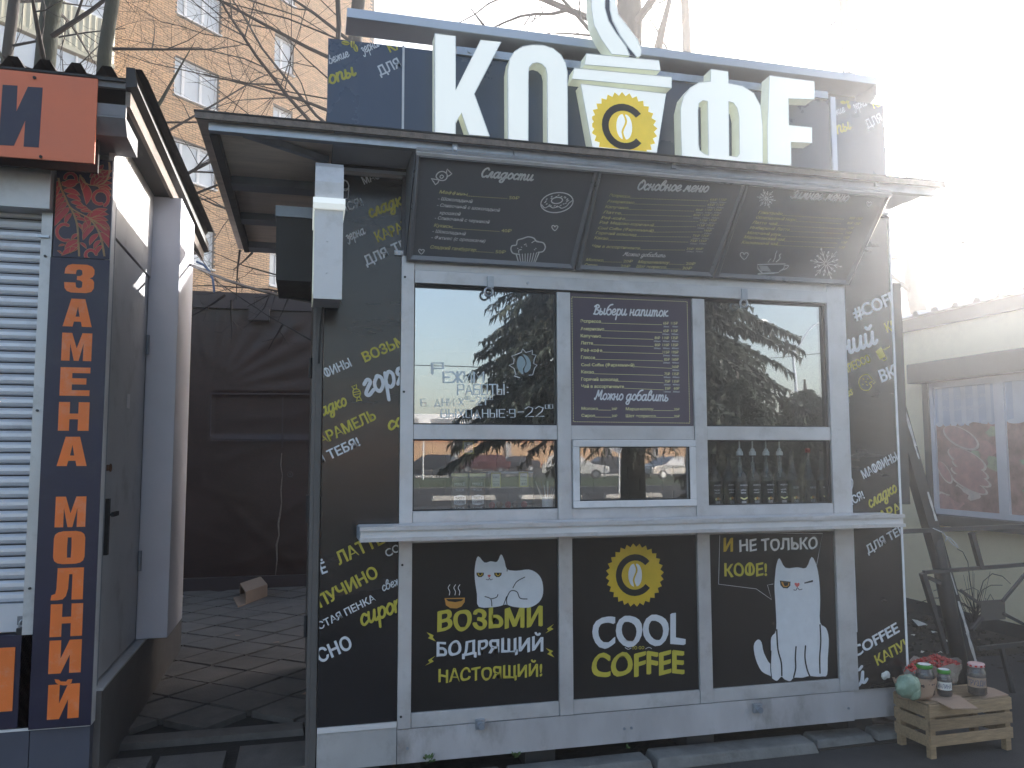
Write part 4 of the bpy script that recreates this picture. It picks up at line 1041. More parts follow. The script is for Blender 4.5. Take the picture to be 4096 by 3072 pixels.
m_ = MB(); m_.box(a.x - .004, .043, .052, .56, a.z - .054, a.z); m_.build('box_lid', M['steelblue'], bb)
# ---- hinge clips on the canopy edge and wall
for px, py in ((1818, 592), (2692, 648), (3505, 722)):
    P_ = py_(px, py, -.40); c_ = kb('hinge_clip', P_.x - .012, P_.x + .012, -.412, -.397, P_.z - .035, P_.z + .03, M['galv'])
    m_ = MB(); m_.tube([(P_.x, -.424, P_.z - .01), (P_.x, -.413, P_.z - .01)], .009, 10); m_.build('bolt', M['alu_white'], c_)
P_ = py_(1595, 1013, -.004); c_ = kb('hinge_clip', P_.x - .022, P_.x + .022, -.014, -.001, P_.z - .012, P_.z + .012, M['galv'])
for dx in (-.013, .012): m_ = MB(); m_.tube([(P_.x + dx, -.022, P_.z), (P_.x + dx, -.0145, P_.z)], .007, 8); m_.build('bolt', M['alu_white'], c_)

# ---- three sloping menu boards
TY, TZ, BY, BZ = -.395, 2.990, -.022, 2.575
ez = Vector((0, TY - BY, TZ - BZ)).normalized(); nn = Vector((0, -(TZ - BZ), TY - BY)).normalized()
BP = Plane((0, BY, BZ), (1, 0, 0), ez, nn)
Hh = Vector((0, TY - BY, TZ - BZ)).length
def bpt(a, b, h): return BP.to3(a, b, h)
def bbox(m, a0, a1, b0, b1, h0, h1, mi=0):
    return m.hexa([bpt(a0, b0, h0), bpt(a1, b0, h0), bpt(a1, b1, h0), bpt(a0, b1, h0)], [bpt(a0, b0, h1), bpt(a1, b0, h1), bpt(a1, b1, h1), bpt(a0, b1, h1)], mi)
q0 = BP.at(1655, 800).x; q3 = BP.at(3490, 930).x
q1 = BP.at(2345, 880).x; q2 = BP.at(2925, 900).x
q0 -= .01
edges = [(q0, q1), (q1, q2), (q2, q3)]
boards = []
for i, (a, b) in enumerate(edges):
    m_ = MB(); bbox(m_, a + .004, b - .004, .006, Hh - .004, -.03, .0); o = m_.build('menu_board', M['board'], K); boards.append(o)
    f = .030; r = MB()      # rounded click frame : sloping outer faces
    for (c0, c1, d0, d1) in (((a + .003, .0), (b - .003, .0), (b - .003 - f, f), (a + .003 + f, f)), ((b - .003, Hh), (a + .003, Hh), (a + .003 + f * .6, Hh - f * .6), (b - .003 - f * .6, Hh - f * .6)),
                            ((b - .003, .0), (b - .003, Hh), (b - .003 - f * .6, Hh - f * .6), (b - .003 - f, f)), ((a + .003, Hh), (a + .003, .0), (a + .003 + f, f), (a + .003 + f * .6, Hh - f * .6))):
        A, B, Cc, D = c0, c1, d0, d1
        mid1 = ((A[0] + D[0]) / 2, (A[1] + D[1]) / 2); mid2 = ((B[0] + Cc[0]) / 2, (B[1] + Cc[1]) / 2)
        r.quad(bpt(*A, -.02), bpt(*B, -.02), bpt(*B, .010), bpt(*A, .010))
        r.quad(bpt(*A, .010), bpt(*B, .010), bpt(*mid2, .018), bpt(*mid1, .018))
        r.quad(bpt(*mid1, .018), bpt(*mid2, .018), bpt(*Cc, .002), bpt(*D, .002))
    r.build('board_frame', M['boardframe'], o)
m_ = MB(); bbox(m_, q0, q3, Hh - .003, Hh + .012, -.03, .018); m_.build('board_top_rail', M['alu_white'], K)
m_ = MB(); bbox(m_, q0, q3, Hh + .014, Hh + .022, -.03, .008); m_.build('board_top_rail', M['alu'], K)
for x in (q0 - .002, q3 + .001):
    m_ = MB(); m_.prism([bpt(x, .0, -.02), bpt(x, Hh, -.02), (x, -.35, 3.045), (x, -.01, 3.045), (x, -.01, 2.60)], (.0012, 0, 0)); m_.build('board_side_sheet', M['steelblue'], K)
BM = [M['pgrey'], M['pochre']]
d1 = lambda x, y: (1600 + x * .4973, 600 + y * .4973)
d2 = lambda x, y: (2600 + x * .4973, 650 + y * .4973)
P = Print(BP); it = dict(slant=.18)
P.word('Сладости', d1(650, 215), d1(1075, 247), 23, 0, 'script', pen=.30)
def item(t, a, b, e=None, pr=None, mi=1, cap=11, f=d1):
    P.word(t, f(*a), f(*b), cap, mi, bold=.026, slant=.22)
    if e: P.dots(f(b[0] + 4, b[1] + 1), f(*e), .0045, .0085, mi, dash=.5)
    if pr: P.word(pr, f(e[0] + 8, e[1] + 4), f(e[0] + 90, e[1] + 8), cap, mi, bold=.02)
item('Маффины', (315, 347), (538, 368), (868, 390), '50₽', cap=13)
item('- Шоколадный', (303, 400), (578, 425), mi=0, cap=13); item('- Сливочный с шоколадной', (295, 452), (798, 495), mi=0, cap=13); item('крошкой', (317, 515), (482, 526), mi=0, cap=13)
item('- Сливочный с черникой', (277, 555), (715, 590), mi=0, cap=13)
item('Кукисы', (272, 615), (415, 628), (805, 655), '40₽', cap=13)
item('- Шоколадный', (258, 662), (523, 685), mi=0, cap=13); item('- Фитнес (с орешками)', (250, 712), (682, 743), mi=0, cap=13)
item('Сладкий гамбургер', (240, 790), (608, 815), (758, 825), '50₽', cap=13)
ic = lambda L, f=d1: [f(*p) for p in L]
P.line(ic([(290,212),(310,180),(345,172),(375,190),(378,220),(355,243),(315,240)]), .006, 0, closed=True); P.line(ic([(320,215),(335,200),(350,212),(335,228)]), .005, 0, closed=True)
P.line(ic([(372,185),(380,152),(400,175),(416,190),(398,205),(378,212)]), .006, 0, smooth=0); P.line(ic([(300,238),(250,230),(268,252),(285,278),(305,262),(312,245)]), .006, 0, smooth=0)
el = lambda cx_, cy_, rx, ry, t0, t1, n=20, rot=0: [(cx_ + rx * cos(t0 + (t1 - t0) * i / n) , cy_ + ry * sin(t0 + (t1 - t0) * i / n) + rot * cos(t0 + (t1 - t0) * i / n)) for i in range(n + 1)]
P.line(ic(el(1262, 422, 130, 80, 0, 2 * pi, 28, -12)), .006, 0, smooth=0); P.line(ic(el(1262, 405, 45, 25, 0, 2 * pi, 16, -4)), .006, 0, smooth=0)
P.line(ic([(1140,440),(1165,465),(1200,450),(1230,465),(1275,455),(1300,468),(1340,450),(1360,425),(1388,405)]), .005, 0)
for i in range(22):
    t = i * 2.4; rr = .62 + .25 * ((i * 7) % 5) / 5
    x, y = 1262 + 122 * rr * cos(t), 410 + 55 * rr * sin(t) - 12 * rr * cos(t)
    P.line(ic([(x, y), (x + 8, y - 3)]), .005, 0, smooth=0)
heart = lambda cx_, cy_, s: [(cx_, cy_ + s), (cx_ - s, cy_ - s * .1), (cx_ - s * .75, cy_ - s * .8), (cx_ - s * .2, cy_ - s * .65), (cx_, cy_ - s * .25), (cx_ + s * .4, cy_ - s * .75), (cx_ + s, cy_ - s * .5), (cx_ + s * .9, cy_)]
P.line(ic(heart(1245, 625, 24)), .005, 0, closed=True, smooth=2); P.line(ic(heart(172, 815, 22)), .005, 0, closed=True, smooth=2)
P.line(ic([(960,838),(910,830),(892,800),(900,770),(935,762),(945,725),(985,712),(1030,698),(1075,708),(1100,735),(1150,745),(1168,780),(1150,815),(1110,822)]), .007, 0)
P.line(ic([(935,840),(955,910),(1085,905),(1118,825)]), .007, 0, smooth=0); P.line(ic([(1060,745),(1085,730),(1115,735)]), .005, 0); P.line(ic([(955,825),(955,805),(975,800)]), .005, 0)
for k in range(7): P.line(ic([(960 + k * 23, 838 - k * 2), (972 + k * 17, 905)]), .005, 0, smooth=0)
for q in ((1000,760),(1015,770),(945,790),(975,780),(1080,800),(1090,790),(1010,755)): P.line(ic([q, (q[0] + 4, q[1] + 2)]), .005, 0, smooth=0)
P.build('lettering', BM, boards[0])
P = Print(BP)
P.word('Основное меню', (2547, 758), (2833, 768), 23, 0, 'script', pen=.30)
R_ = [('Эспрессо', (1680,372), (1845,385)), ('Американо', (1663,420), (1880,432)), ('Капучино', (1648,465), (1832,475)), ('Латте', (1630,508), (1772,518)), ('Раф-кофе', (1618,552), (1805,562)), ('Раф Медово-коричный', (1602,590), (2035,614)), ('Cool Coffee (Фирменный)', (1588,635), (2035,659)), ('Горячий шоколад', (1573,674), (1898,693)), ('Какао', (1560,715), (1670,722)), ('Чаи в ассортименте', (1540,780), (1925,800))]
PR = [['65₽', '115₽'], ['65₽', '115₽'], ['80₽', '110₽', '135₽'], ['80₽', '110₽', '135₽'], ['115₽', '195₽'], ['115₽', '195₽'], ['160₽'], ['75₽', '135₽'], ['75₽', '135₽'], ['35₽', '60₽']]
for i, (t, a, b) in enumerate(R_):
    yr = 308 + i * 41.5 + (22 if i == 9 else 0); xr = 612 - i * 20 - (8 if i == 9 else 0)
    n = len(PR[i])
    P.word(t, d1(*a), d1(*b), 11, 1, bold=.026, slant=.22)
    for k in range(n):
        xe = xr - (n - 1 - k) * 74; P.word(PR[i][k], d2(xe - 58, yr - 4), d2(xe, yr), 8.5, 1, bold=.01); P.word(['250мл', '350мл', '450мл'][k], d2(xe - 58, yr + 16), d2(xe - 2, yr + 19), 5.5, 0, bold=.0)
    s_ = d1(b[0] + 6, b[1] + 1); e_ = d2(xr - (n - 1) * 74 - 66, yr)
    P.dots(s_, e_, .0045, .0085, 1, dash=.5)
P.word('Можно добавить', d1(1790, 850), d1(2135, 862), 10, 0, 'script', pen=.22)
for t, a, b, e in (('Молоко', (1493,890), (1630,897), (1787,902)), ('Сироп', (1480,932), (1580,938), (1766,942)), ('Маршмеллоу', (1912,908), (2160,916), (2290,922)), ('Шот эспрессо', (1898,945), (2135,953), (2262,958))):
    P.word(t, d1(*a), d1(*b), 11, 1, bold=.026, slant=.22); P.dots(d1(b[0] + 4, b[1] + 1), d1(*e), .0045, .0085, 1, dash=.5)
    P.word('30₽' if t.startswith('Шот') else '20₽', d1(e[0] + 6, e[1] + 1), d1(e[0] + 82, e[1] + 4), 11, 1, bold=.02)
P.build('lettering', BM, boards[1])
P = Print(BP)
P.word('Зимнее меню', d2(1120, 285), d2(1590, 315), 23, 0, 'script', pen=.30)
for i, (t, a, b, e) in enumerate((('Глинтвейн', (868,410), (1057,422), (1562,455)), ('Облепиховый морс', (847,450), (1170,470), (1538,492)), ('Латте чай', (820,490), (1015,503), (1580,535)), ('Имбирный Латте', (800,532), (1118,550), (1557,572)), ('Молочный улун', (778,572), (1045,590), (1535,610)), ('Марокканский чай', (753,608), (1075,630), (1510,648)), ('Клюквенный чай', (735,650), (1020,665), (1487,685)))):
    P.word(t, d2(*a), d2(*b), 11, 1, bold=.026, slant=.22); P.dots(d2(b[0] + 4, b[1] + 1), d2(*e), .0045, .0085, 1, dash=.5)
    for k, s_ in enumerate(('85₽', '135₽') if i < 2 else ('115₽',)): P.word(s_, d2(1600 - i * 18 + k * 58 + (0 if i < 2 else 25), 455 + i * 39 + k * 4), d2(1645 - i * 18 + k * 58 + (0 if i < 2 else 25), 458 + i * 39 + k * 4), 9, 1, bold=.0)
def flake(c, r, f=d2):
    for k in range(12):
        t = k * pi / 6 + .2; L = r * (1 if k % 2 == 0 else .75)
        e = (c[0] + L * cos(t), c[1] + L * sin(t)); P.line(ic([(c[0] + r * .1 * cos(t), c[1] + r * .1 * sin(t)), e], f), .0035, 0, smooth=0)
        for s_ in (-.5, .5):
            b = (c[0] + L * .55 * cos(t), c[1] + L * .55 * sin(t)); P.line(ic([b, (b[0] + L * .3 * cos(t + s_), b[1] + L * .3 * sin(t + s_))], f), .0035, 0, smooth=0)
        P.line(ic([e, (e[0] + r * .06 * cos(t), e[1] + r * .06 * sin(t))], f), .010 * r / 110, 0, smooth=0)
flake((935, 290), 70); flake((1415, 812), 118)
P.line(ic(heart(757, 748, 32), d2), .006, 0, closed=True, smooth=2); P.line(ic(heart(1760, 332, 21), d2), .005, 0, closed=True, smooth=2)
P.line(ic([(862,820),(1088,815),(1075,850),(1030,885),(905,890),(868,855)], d2), .007, 0, closed=True, smooth=0); P.line(ic([(1080,828),(1112,828),(1100,850),(1045,870)], d2), .007, 0); P.line(ic([(870,895),(1000,890)], d2), .009, 0, smooth=0)
for k in range(5): P.line(ic([(880 + k * 3, 832 + k * 9), (945 + k * 6, 836 + k * 9)], d2), .004, 0, smooth=0)
P.line(ic([(950,800),(960,785),(972,775)], d2), .006, 0); P.line(ic([(990,795),(1005,765),(1010,735),(1020,712)], d2), .007, 0); P.line(ic([(1015,798),(1045,770),(1040,745),(1052,735)], d2), .007, 0)
P.build('lettering', BM, boards[2])

# ---- things inside the kiosk behind the glass
def bottle(px, Y, kind, first=None):
    x = py_(px, 1960, Y).x; z = 1.301
    names = {0: ('hazelnut syrup bottle with nuts on its label, leftmost behind the right pane', 'hazel-', 'nut'), }
    return x, Y, z
BT = [(2858, .13, 0, 'hazel-', 'nut', 'dark syrup bottle labelled hazelnut, leftmost behind the lower right pane', 0),
      (2915, .17, 0, 'melon', 'yellow', 'dark syrup bottle half hidden behind the banana syrup bottle', 0),
      (2962, .11, 1, 'yellow', 'banana', 'dark syrup bottle with white pump and a yellow banana on its label', 2),
      (3014, .12, 1, 'cara-', 'mel', 'dark syrup bottle with white pump labelled caramel', 3),
      (3068, .12, 1, 'creme', 'brulee', 'dark syrup bottle with white pump labelled creme brulee', 4),
      (3122, .12, 1, 'vanil-', 'la', 'dark syrup bottle with white pump labelled vanilla', 5),
      (3170, .14, 2, 'COCONUT', '', 'slim necked bottle with coconut label and no pump', 6),
      (3236, .13, 3, 'ALMOND', '', 'slim necked bottle with almond label and a red cap', 7),
      (3290, .14, 2, 'MINT', '', 'slim necked bottle at the right end of the bottle row', 8)]
for px, Y, kind, l1, l2, lab, k in BT:
    Y -= .055; x = py_(px, 1960, Y).x; z = 1.301; r = .036
    t = thing('syrup_bottle', lab, 'bottle', (x, Y, z), 'syrup bottles behind the lower right pane')
    m_ = MB()
    if kind < 2: prof = [(r * .95, 0), (r, .006), (r, .165), (r * .9, .182), (r * .5, .205), (.013, .225), (.012, .285), (.014, .288), (.014, .296)]
    else: prof = [(r * .9, 0), (r * .95, .006), (r * .95, .15), (r * .7, .185), (.016, .23), (.011, .27), (.010, .305), (.012, .308), (.012, .315)]
    m_.lathe((x, Y, z), prof, 14); m_.build('glass', M['bottleglass'], t, smooth=True)
    m_ = MB(); m_.lathe((x, Y, z + .003), [(r * .9, 0), (r * .93, .01), (r * .93, .12 + .01 * (k % 3))], 12); m_.build('syrup', M['syrup'], t, smooth=True)
    m_ = MB(); rr = r * 1.02
    m_.add([(x + rr * sin(a_), Y - rr * cos(a_), z + h_) for h_ in (.012, .145) for a_ in [(-1.2 + 2.4 * i / 8) for i in range(9)]], [(i, i + 1, 10 + i, 9 + i) for i in range(8)])
    lb_ = m_.build('label', M['blacklabel'], t)
    pl = facade(Y - rr - .001); P = Print(pl, off=.0004)
    def lw(s, xx, zz, hgt, wd, mi=0):
        vs, fs, w, ch = text2d(s, .01); P._add([(xx - wd / 2 + v[0] * wd / w, zz + v[1] * hgt / ch, .0008) for v in vs], fs, mi)
    if kind < 2: lw('ARGENTO', x, z + .120, .008, .046); lw(l1, x - .003, z + .094, .010, .034); lw(l2, x - .003, z + .079, .010, .030)
    else: lw(l1, x, z + .10, .012, .038)
    if k % 3 == 2: P.line([(x - .018, z + .055), (x, z + .048), (x + .018, z + .055)], .008, 1, px=False)
    else:
        for q in range(3): P.poly([[(x - .010 + q * .010 + .008 * cos(i), z + .048 + .003 * (q % 2) + .008 * sin(i)) for i in range(6)]], (1, 2, 3)[q], px=False, lift=.0003 * q)
    for q in range(3): P.rect(x - .015, x + .013, z + .022 + q * .006, z + .0245 + q * .006, 0)
    P.build('lettering', [M['pwhite'], M['pochre'], M['porange'], M['card']], lb_)
    if kind == 1:
        m_ = MB(); m_.lathe((x, Y, z + .288), [(.019, 0), (.019, .018), (.012, .026), (.0105, .036), (.004, .040), (.004, .092), (.008, .093), (.008, .104), (.003, .106)], 12)
        m_.bar((x, Y, z + .389), (x - .032, Y - .006, z + .380), .009, .008); m_.build('pump', M['whiteplastic'], t)
        m_ = MB(); m_.lathe((x, Y - .0, z + .188), [(.004, -.02), (.004, .0), (.0095, .002), (.0095, .06), (.004, .062), (.004, .095)], 10); m_.build('pump_tube', M['whiteplastic'], t)
    if kind == 3:
        m_ = MB(); m_.lathe((x, Y, z + .315), [(.014, -.012), (.015, .006), (.010, .014)], 10); m_.build('cap', M['berry'], t)
# paper cup sleeves "TASTY COFFEE"
for k, px in enumerate((1840, 1912)):
    x = py_(px, 1990, .10).x; t = thing('coffee_bag', ('left' if k == 0 else 'right') + ' one of two dark coffee bags printed tasty coffee behind the lower left pane', 'coffee bag', (x, .12, 1.301), 'coffee bags in the lower left window')
    m_ = MB(); m_.hexa([(x - .040, .10, 1.301), (x + .040, .10, 1.301), (x + .038, .16, 1.301), (x - .038, .16, 1.301)], [(x - .040, .118, 1.49), (x + .040, .118, 1.49), (x + .038, .125, 1.49), (x - .038, .125, 1.49)])
    bg_ = m_.build('bag', M['syrup'], t); m_ = MB(); m_.box(x - .043, x + .043, .108, .118, 1.484, 1.500); m_.build('fold_clip', M['pochre'], bg_)
    n_ = Vector((0, -1, .09)).normalized(); pl = Plane((x, .0985, 1.301), (1, 0, 0), (0, .09, 1), n_); P = Print(pl, off=.002)
    def lw(s, zz, hgt, wd, mi=0, b=.01, off=0):
        vs, fs, w, ch = text2d(s, b); P._add([(-wd / 2 + v[0] * wd / w, zz + v[1] * hgt / ch, .003 + off) for v in vs], fs, mi)
    P.poly([[(-.032, .082), (0, .090), (.032, .082), (.030, .042), (0, .036), (-.030, .042)]], 0, px=False)
    lw('TASTY', .066, .014, .050, 1, .02, .001); lw('COFFEE', .046, .014, .050, 1, .02, .001); lw('MAKE', .135, .018, .054, 0, -.01); lw('YOUR', .108, .014, .048, 0, -.01); lw('LOVE', .012, .017, .048, 0, -.01)
    P.build('lettering', [M['pwhite'], M['pblack']], bg_)
# price tags and papers
def tag_(px0, px1, py0, py1, Y, lab, lines, m0='ppaper'):
    a = py_(px0, py0, Y); b = py_(px1, py1, Y); t = thing('price_card', lab, 'card', ((a.x + b.x) / 2, Y, b.z), 'small paper notices in the lower left window')
    m_ = MB(); m_.box(a.x, b.x, Y, Y + .0015, b.z, a.z); c_ = m_.build('card', M[m0], t)
    w = b.x - a.x; P = Print(facade(Y), off=.0008)
    P.rect(a.x + w * .14, b.x - w * .14, b.z + w * .14, a.z - w * .14, 0)
    n = len(lines)
    for i, s in enumerate(lines):
        vs, fs, tw, ch = text2d(s, .0); hh = (a.z - b.z) * .5 / n; P._add([(a.x + w * .2 + v[0] * w * .6 / tw, a.z - w * .2 - (i + 1) * (a.z - b.z - w * .4) / n + v[1] * hh / ch, .0012) for v in vs], fs, 1)
    P.build('lettering', [M['paper'], M['ink']], c_)
tag_(1850, 1897, 1762, 1816, .036, 'handwritten paper notice reading 400, stuck high in the lower left window', ['400', 'КОФЕ', '150₽'])
tag_(1964, 2004, 1890, 1952, .20, 'yellow edged price card nearer the coffee bags', ['Кекс', '---', '50'])
tag_(2075, 2114, 1888, 1948, .20, 'yellow edged price card nearer the straws', ['Кекс', '---', '40'])
x = py_(2190, 1980, .14).x
t = thing('straw_holder', 'holder full of pale wooden stirrers and straws at the right of the lower left window', 'straw holder', (x, .14, 1.301))
m_ = MB(); m_.lathe((x, .14, 1.301), [(.028, 0), (.032, .07)], 12); m_.build('cup', M['pgrey'], t)
for i in range(12):
    a_ = -.34 + .06 * i; m_ = MB(); m_.bar((x + a_ * .03, .14 + .004 * (i % 3), 1.31), (x + a_ * .20, .135 + .006 * (i % 4), 1.455 - .02 * (i % 3)), .006, .002); m_.build('straw', M['card' if i % 2 else 'paper'], t)
# acrylic display case edge and cakes on the inner counter
t = thing('display_case', 'low clear display case with small cakes behind the lower left pane', 'display case', (1.05, .3, 1.301))
m_ = MB(); m_.box(.96, 1.20, .215, .218, 1.302, 1.495); m_.build('front_pane', mirror_glass('case_glass', .08, (.9, .92, .92)), t)
m_ = MB(); m_.box(.95, 1.20, .21, .40, 1.496, 1.503); m_.build('case_top', M['pgrey'], t)
for i in range(5):
    m_ = MB(); m_.blob((.985 + i * .045, .27 + .02 * (i % 2), 1.325), (.018, .018, .020), 8, 5); m_.build('cake', M['card' if i % 2 else 'pred'], t)
# ------------------------------------------------------------------ left kiosk with the orange sign
L = thing('repair_kiosk', 'grey metal kiosk with an orange fascia sign and closed roller shutter', 'kiosk', (-1.9, 1.5, 0))
def lb_(name, x0, x1, y0, y1, z0, z1, m, parent=None, bevel=0.0):
    m_ = MB(); m_.box(x0, x1, y0, y1, z0, z1); return m_.build(name, m, parent or L, bevel=bevel)
XS = -.955
lb_('body', -3.0, XS - .03, .36, 3.0, .05, 3.24, M['lkmetal'])
lb_('front_frame', -1.262, -1.214, .262, .36, .345, 3.0, M['lkmetal'])
lb_('shutter_box', -3.0, -1.214, .20, .36, 2.78, 3.05, M['lkmetal'])
lb_('front_panel', -3.0, -1.263, .345, .359, .35, .95, M['lkmetal'])
bn = lb_('banner', -1.213, XS + .004, .250, .262, .337, 2.556, M['navy'])
fl = lb_('floral_panel', -1.205, XS + .002, .254, .36, 2.560, 3.06, M['navy'])
lb_('banner_backing', -1.213, XS, .263, .36, .337, 2.556, M['lkmetal'])
# shutter slats
zz = .905
slat = MB(); n_ = 6
sec = [(.0, .0), (-.010, .006), (-.013, .020), (-.012, .036), (-.004, .046), (.0, .0495)]
slat.add([(x, y, z) for x in (-3.0, -1.268) for y, z in sec], [(i, i + 1, n_ + i + 1, n_ + i) for i in range(n_ - 1)])
sm = slat.mesh('shutter_slat', (-3.0, 0, 0)); sm.materials.append(M['shutter'])
first = None; k = 0
while zz < 2.76:
    o = bpy.data.objects.new('shutter_slat', sm); C.objects.link(o); o.parent = L
    o.location = Vector((-3.0 + rnd.uniform(-.003, .004), .335 + rnd.uniform(-.001, .001), zz)) - ORG[L]; zz += .0545; k += 1
lb_('shutter_backing', -3.0, -1.264, .342, .35, .9, 2.8, M['rubber'])
lb_('shutter_bar', -3.0, -1.262, .300, .341, .775, .903, M['shutter'])
tb = lb_('lower_panel', -3.0, -1.216, .262, .344, .345, .765, M['navy'])
m_ = MB(); m_.box(-3.0, -1.285, .258, .2615, .425, .712); m_.build('orange_letter', M['orange2'], tb)
lb_('base_panel', -3.0, -1.213, .268, .36, .0, .335, M['lkbase']); lb_('base_panel', -1.209, XS, .268, .36, .0, .335, M['lkbase'])
lb_('base_trim', -3.0, XS, .262, .268, .330, .342, M['alu_white'])
for px, py in ((182, 1025), (150, 1642), (120, 2353)):
    P_ = py_(px, py, .262); m_ = MB(); m_.tube([(P_.x, .252, P_.z), (P_.x, .262, P_.z)], .006, 8); m_.build('screw', M['steeldark'], L)
P_ = py_(180, 947, .262); lb_('catch_plate', P_.x - .03, P_.x + .02, .25, .261, P_.z - .006, P_.z + .006, M['galv'])
# padlock
P_ = py_(95, 2500, .29); t = thing('padlock', 'black padlock with a steel shackle hanging at the bottom of the roller shutter', 'padlock', (P_.x, .25, P_.z - .045))
m_ = MB(); m_.box(P_.x - .026, P_.x + .026, .268, .296, P_.z - .05, P_.z - .01); m_.build('body', M['rubber'], t, bevel=.004)
m_ = MB(); m_.tube([(P_.x - .016, .282, P_.z - .012), (P_.x - .016, .282, P_.z + .012), (P_.x - .009, .282, P_.z + .024), (P_.x + .009, .282, P_.z + .024), (P_.x + .016, .282, P_.z + .012), (P_.x + .016, .282, P_.z - .012)], .0045, 8); m_.build('shackle', M['galv'], t)
lb_('lock_plate', P_.x - .03, P_.x + .01, .294, .2995, P_.z + .0, P_.z + .04, M['timbergrey'])
# banner lettering (heavy block capitals one above another)
BL = {
 'М': [[(0,0),(0,1),(.33,1),(.5,.45),(.67,1),(1,1),(1,0),(.72,0),(.72,.62),(.58,0),(.42,0),(.28,.62),(.28,0)]],
 'А': [[(0,0),(.26,1),(.74,1),(1,0),(.66,0),(.62,.18),(.38,.18),(.34,0)], [(.43,.36),(.57,.36),(.5,.72)]],
 'Е': [[(0,0),(0,1),(1,1),(1,.8),(.40,.8),(.40,.62),(.88,.62),(.88,.40),(.40,.40),(.40,.2),(1,.2),(1,0)]],
 'Н': [[(0,0),(0,1),(.36,1),(.36,.6),(.64,.6),(.64,1),(1,1),(1,0),(.64,0),(.64,.4),(.36,.4),(.36,0)]],
 'О': [[(0,.2),(.04,.08),(.14,.01),(.3,-.02),(.7,-.02),(.86,.01),(.96,.08),(1,.2),(1,.8),(.96,.92),(.86,.99),(.7,1.02),(.3,1.02),(.14,.99),(.04,.92),(0,.8)], [(.44,.18),(.56,.18),(.57,.5),(.56,.82),(.44,.82),(.43,.5)]],
 'Л': [[(-.02,0),(0,.16),(.12,.2),(.15,.36),(.16,1),(1,1),(1,0),(.64,0),(.64,.8),(.54,.8),(.52,.35),(.46,.12),(.36,.02),(.2,0)]],
 'И': [[(0,0),(0,1),(.36,1),(.36,.45),(.62,1),(1,1),(1,0),(.64,0),(.64,.55),(.38,0)]],
 'З': [[(0,.36),(.02,.16),(.1,.05),(.25,0),(.75,0),(.92,.05),(1,.18),(1,.40),(.95,.49),(.85,.53),(.95,.58),(1,.68),(1,.84),(.92,.95),(.75,1.01),(.25,1.01),(.1,.96),(.02,.85),(0,.66),(.38,.66),(.40,.80),(.49,.83),(.58,.80),(.60,.66),(.54,.60),(.42,.59),(.42,.45),(.54,.44),(.61,.38),(.60,.20),(.50,.16),(.40,.20),(.38,.36)]],
}
bp_ = facade(.250); P = Print(bp_)
q4 = lambda x, y: (x * .6329, 1000 + y * .6329)
q7 = lambda x, y: (x * .6329, 2022 + y * .6329)
k_last = 0
for ch, a, b in (('З', q4(405, 88), q4(592, 275)), ('А', q4(398, 305), q4(580, 488)), ('М', q4(388, 522), q4(577, 703)), ('Е', q4(378, 740), q4(565, 923)), ('Н', q4(368, 960), q4(560, 1143)), ('А', q4(360, 1180), q4(548, 1365)), ('М', (220, 1987), (341, 2107)),
                 ('О', q7(337, 168), q7(533, 362)), ('Л', q7(327, 397), q7(523, 592)), ('Н', q7(316, 625), q7(518, 822)), ('И', q7(308, 855), q7(510, 1053)), ('И', q7(300, 1135), q7(497, 1340))):
    A = bp_.at(a[0], a[1]); B = bp_.at(b[0], b[1]); x0 = min(A.x, bp_.at(a[0], b[1]).x) + .004; x1 = B.x; z1 = A.y; z0 = B.y
    P = Print(bp_); P.poly([[(x0 + u_ * (x1 - x0), z0 + v_ * (z1 - z0)) for u_, v_ in Lp] for Lp in BL[ch]], 0, px=False)
    if k_last < 11: P.build('letter', [M['orange2']], bn)
    k_last += 1
P.poly([[q7(345, 1097), q7(372, 1100), q7(385, 1112), q7(418, 1112), q7(430, 1098), q7(458, 1097), q7(452, 1120), q7(432, 1133), q7(405, 1137), q7(370, 1132), q7(352, 1118)]], 0)
P.build('letter', [M['orange2']], bn)

# folk ornament of red leaves with golden outlines
fp = facade(.254); P = Print(fp, clip=(-1.203, XS, 2.562, 3.05))
f_ = lambda x, y: (x * .3254, 560 + y * .3254)
def leaf(bx, by, tx, ty, w=.34, bend=.25, h=0.0):
    a = fp.at(*f_(bx, by)); t_ = fp.at(*f_(tx, ty)); d = t_ - a; n_ = Vector((-d.y, d.x))
    L1 = []; L2 = []
    for i in range(9):
        s_ = i / 8; c_ = a + d * s_ + n_ * bend * sin(pi * s_ * .9) * .6; wd = w * .5 * (sin(pi * s_ ** .8) ** .8 if 0 < s_ < 1 else 0)
        L1.append(c_ + n_ * wd); L2.append(c_ - n_ * wd)
    loop = L1 + L2[-2:0:-1]
    P.poly([[(q.x, q.y) for q in loop]], 0, px=False, lift=h); P.line([(q.x, q.y) for q in loop], .0022, 1, closed=True, smooth=0, px=False, lift=h + .0004)
def curl(cx_, cy_, r, t0, t1, w=.013):
    pts = [f_(cx_ + r * (1 - .35 * i / 14) * cos(t0 + (t1 - t0) * i / 14), cy_ + r * (1 - .35 * i / 14) * sin(t0 + (t1 - t0) * i / 14)) for i in range(15)]
    P.line(pts, w + .004, 1, smooth=0, lift=.0); P.line(pts, w, 0, smooth=0, lift=.0008)
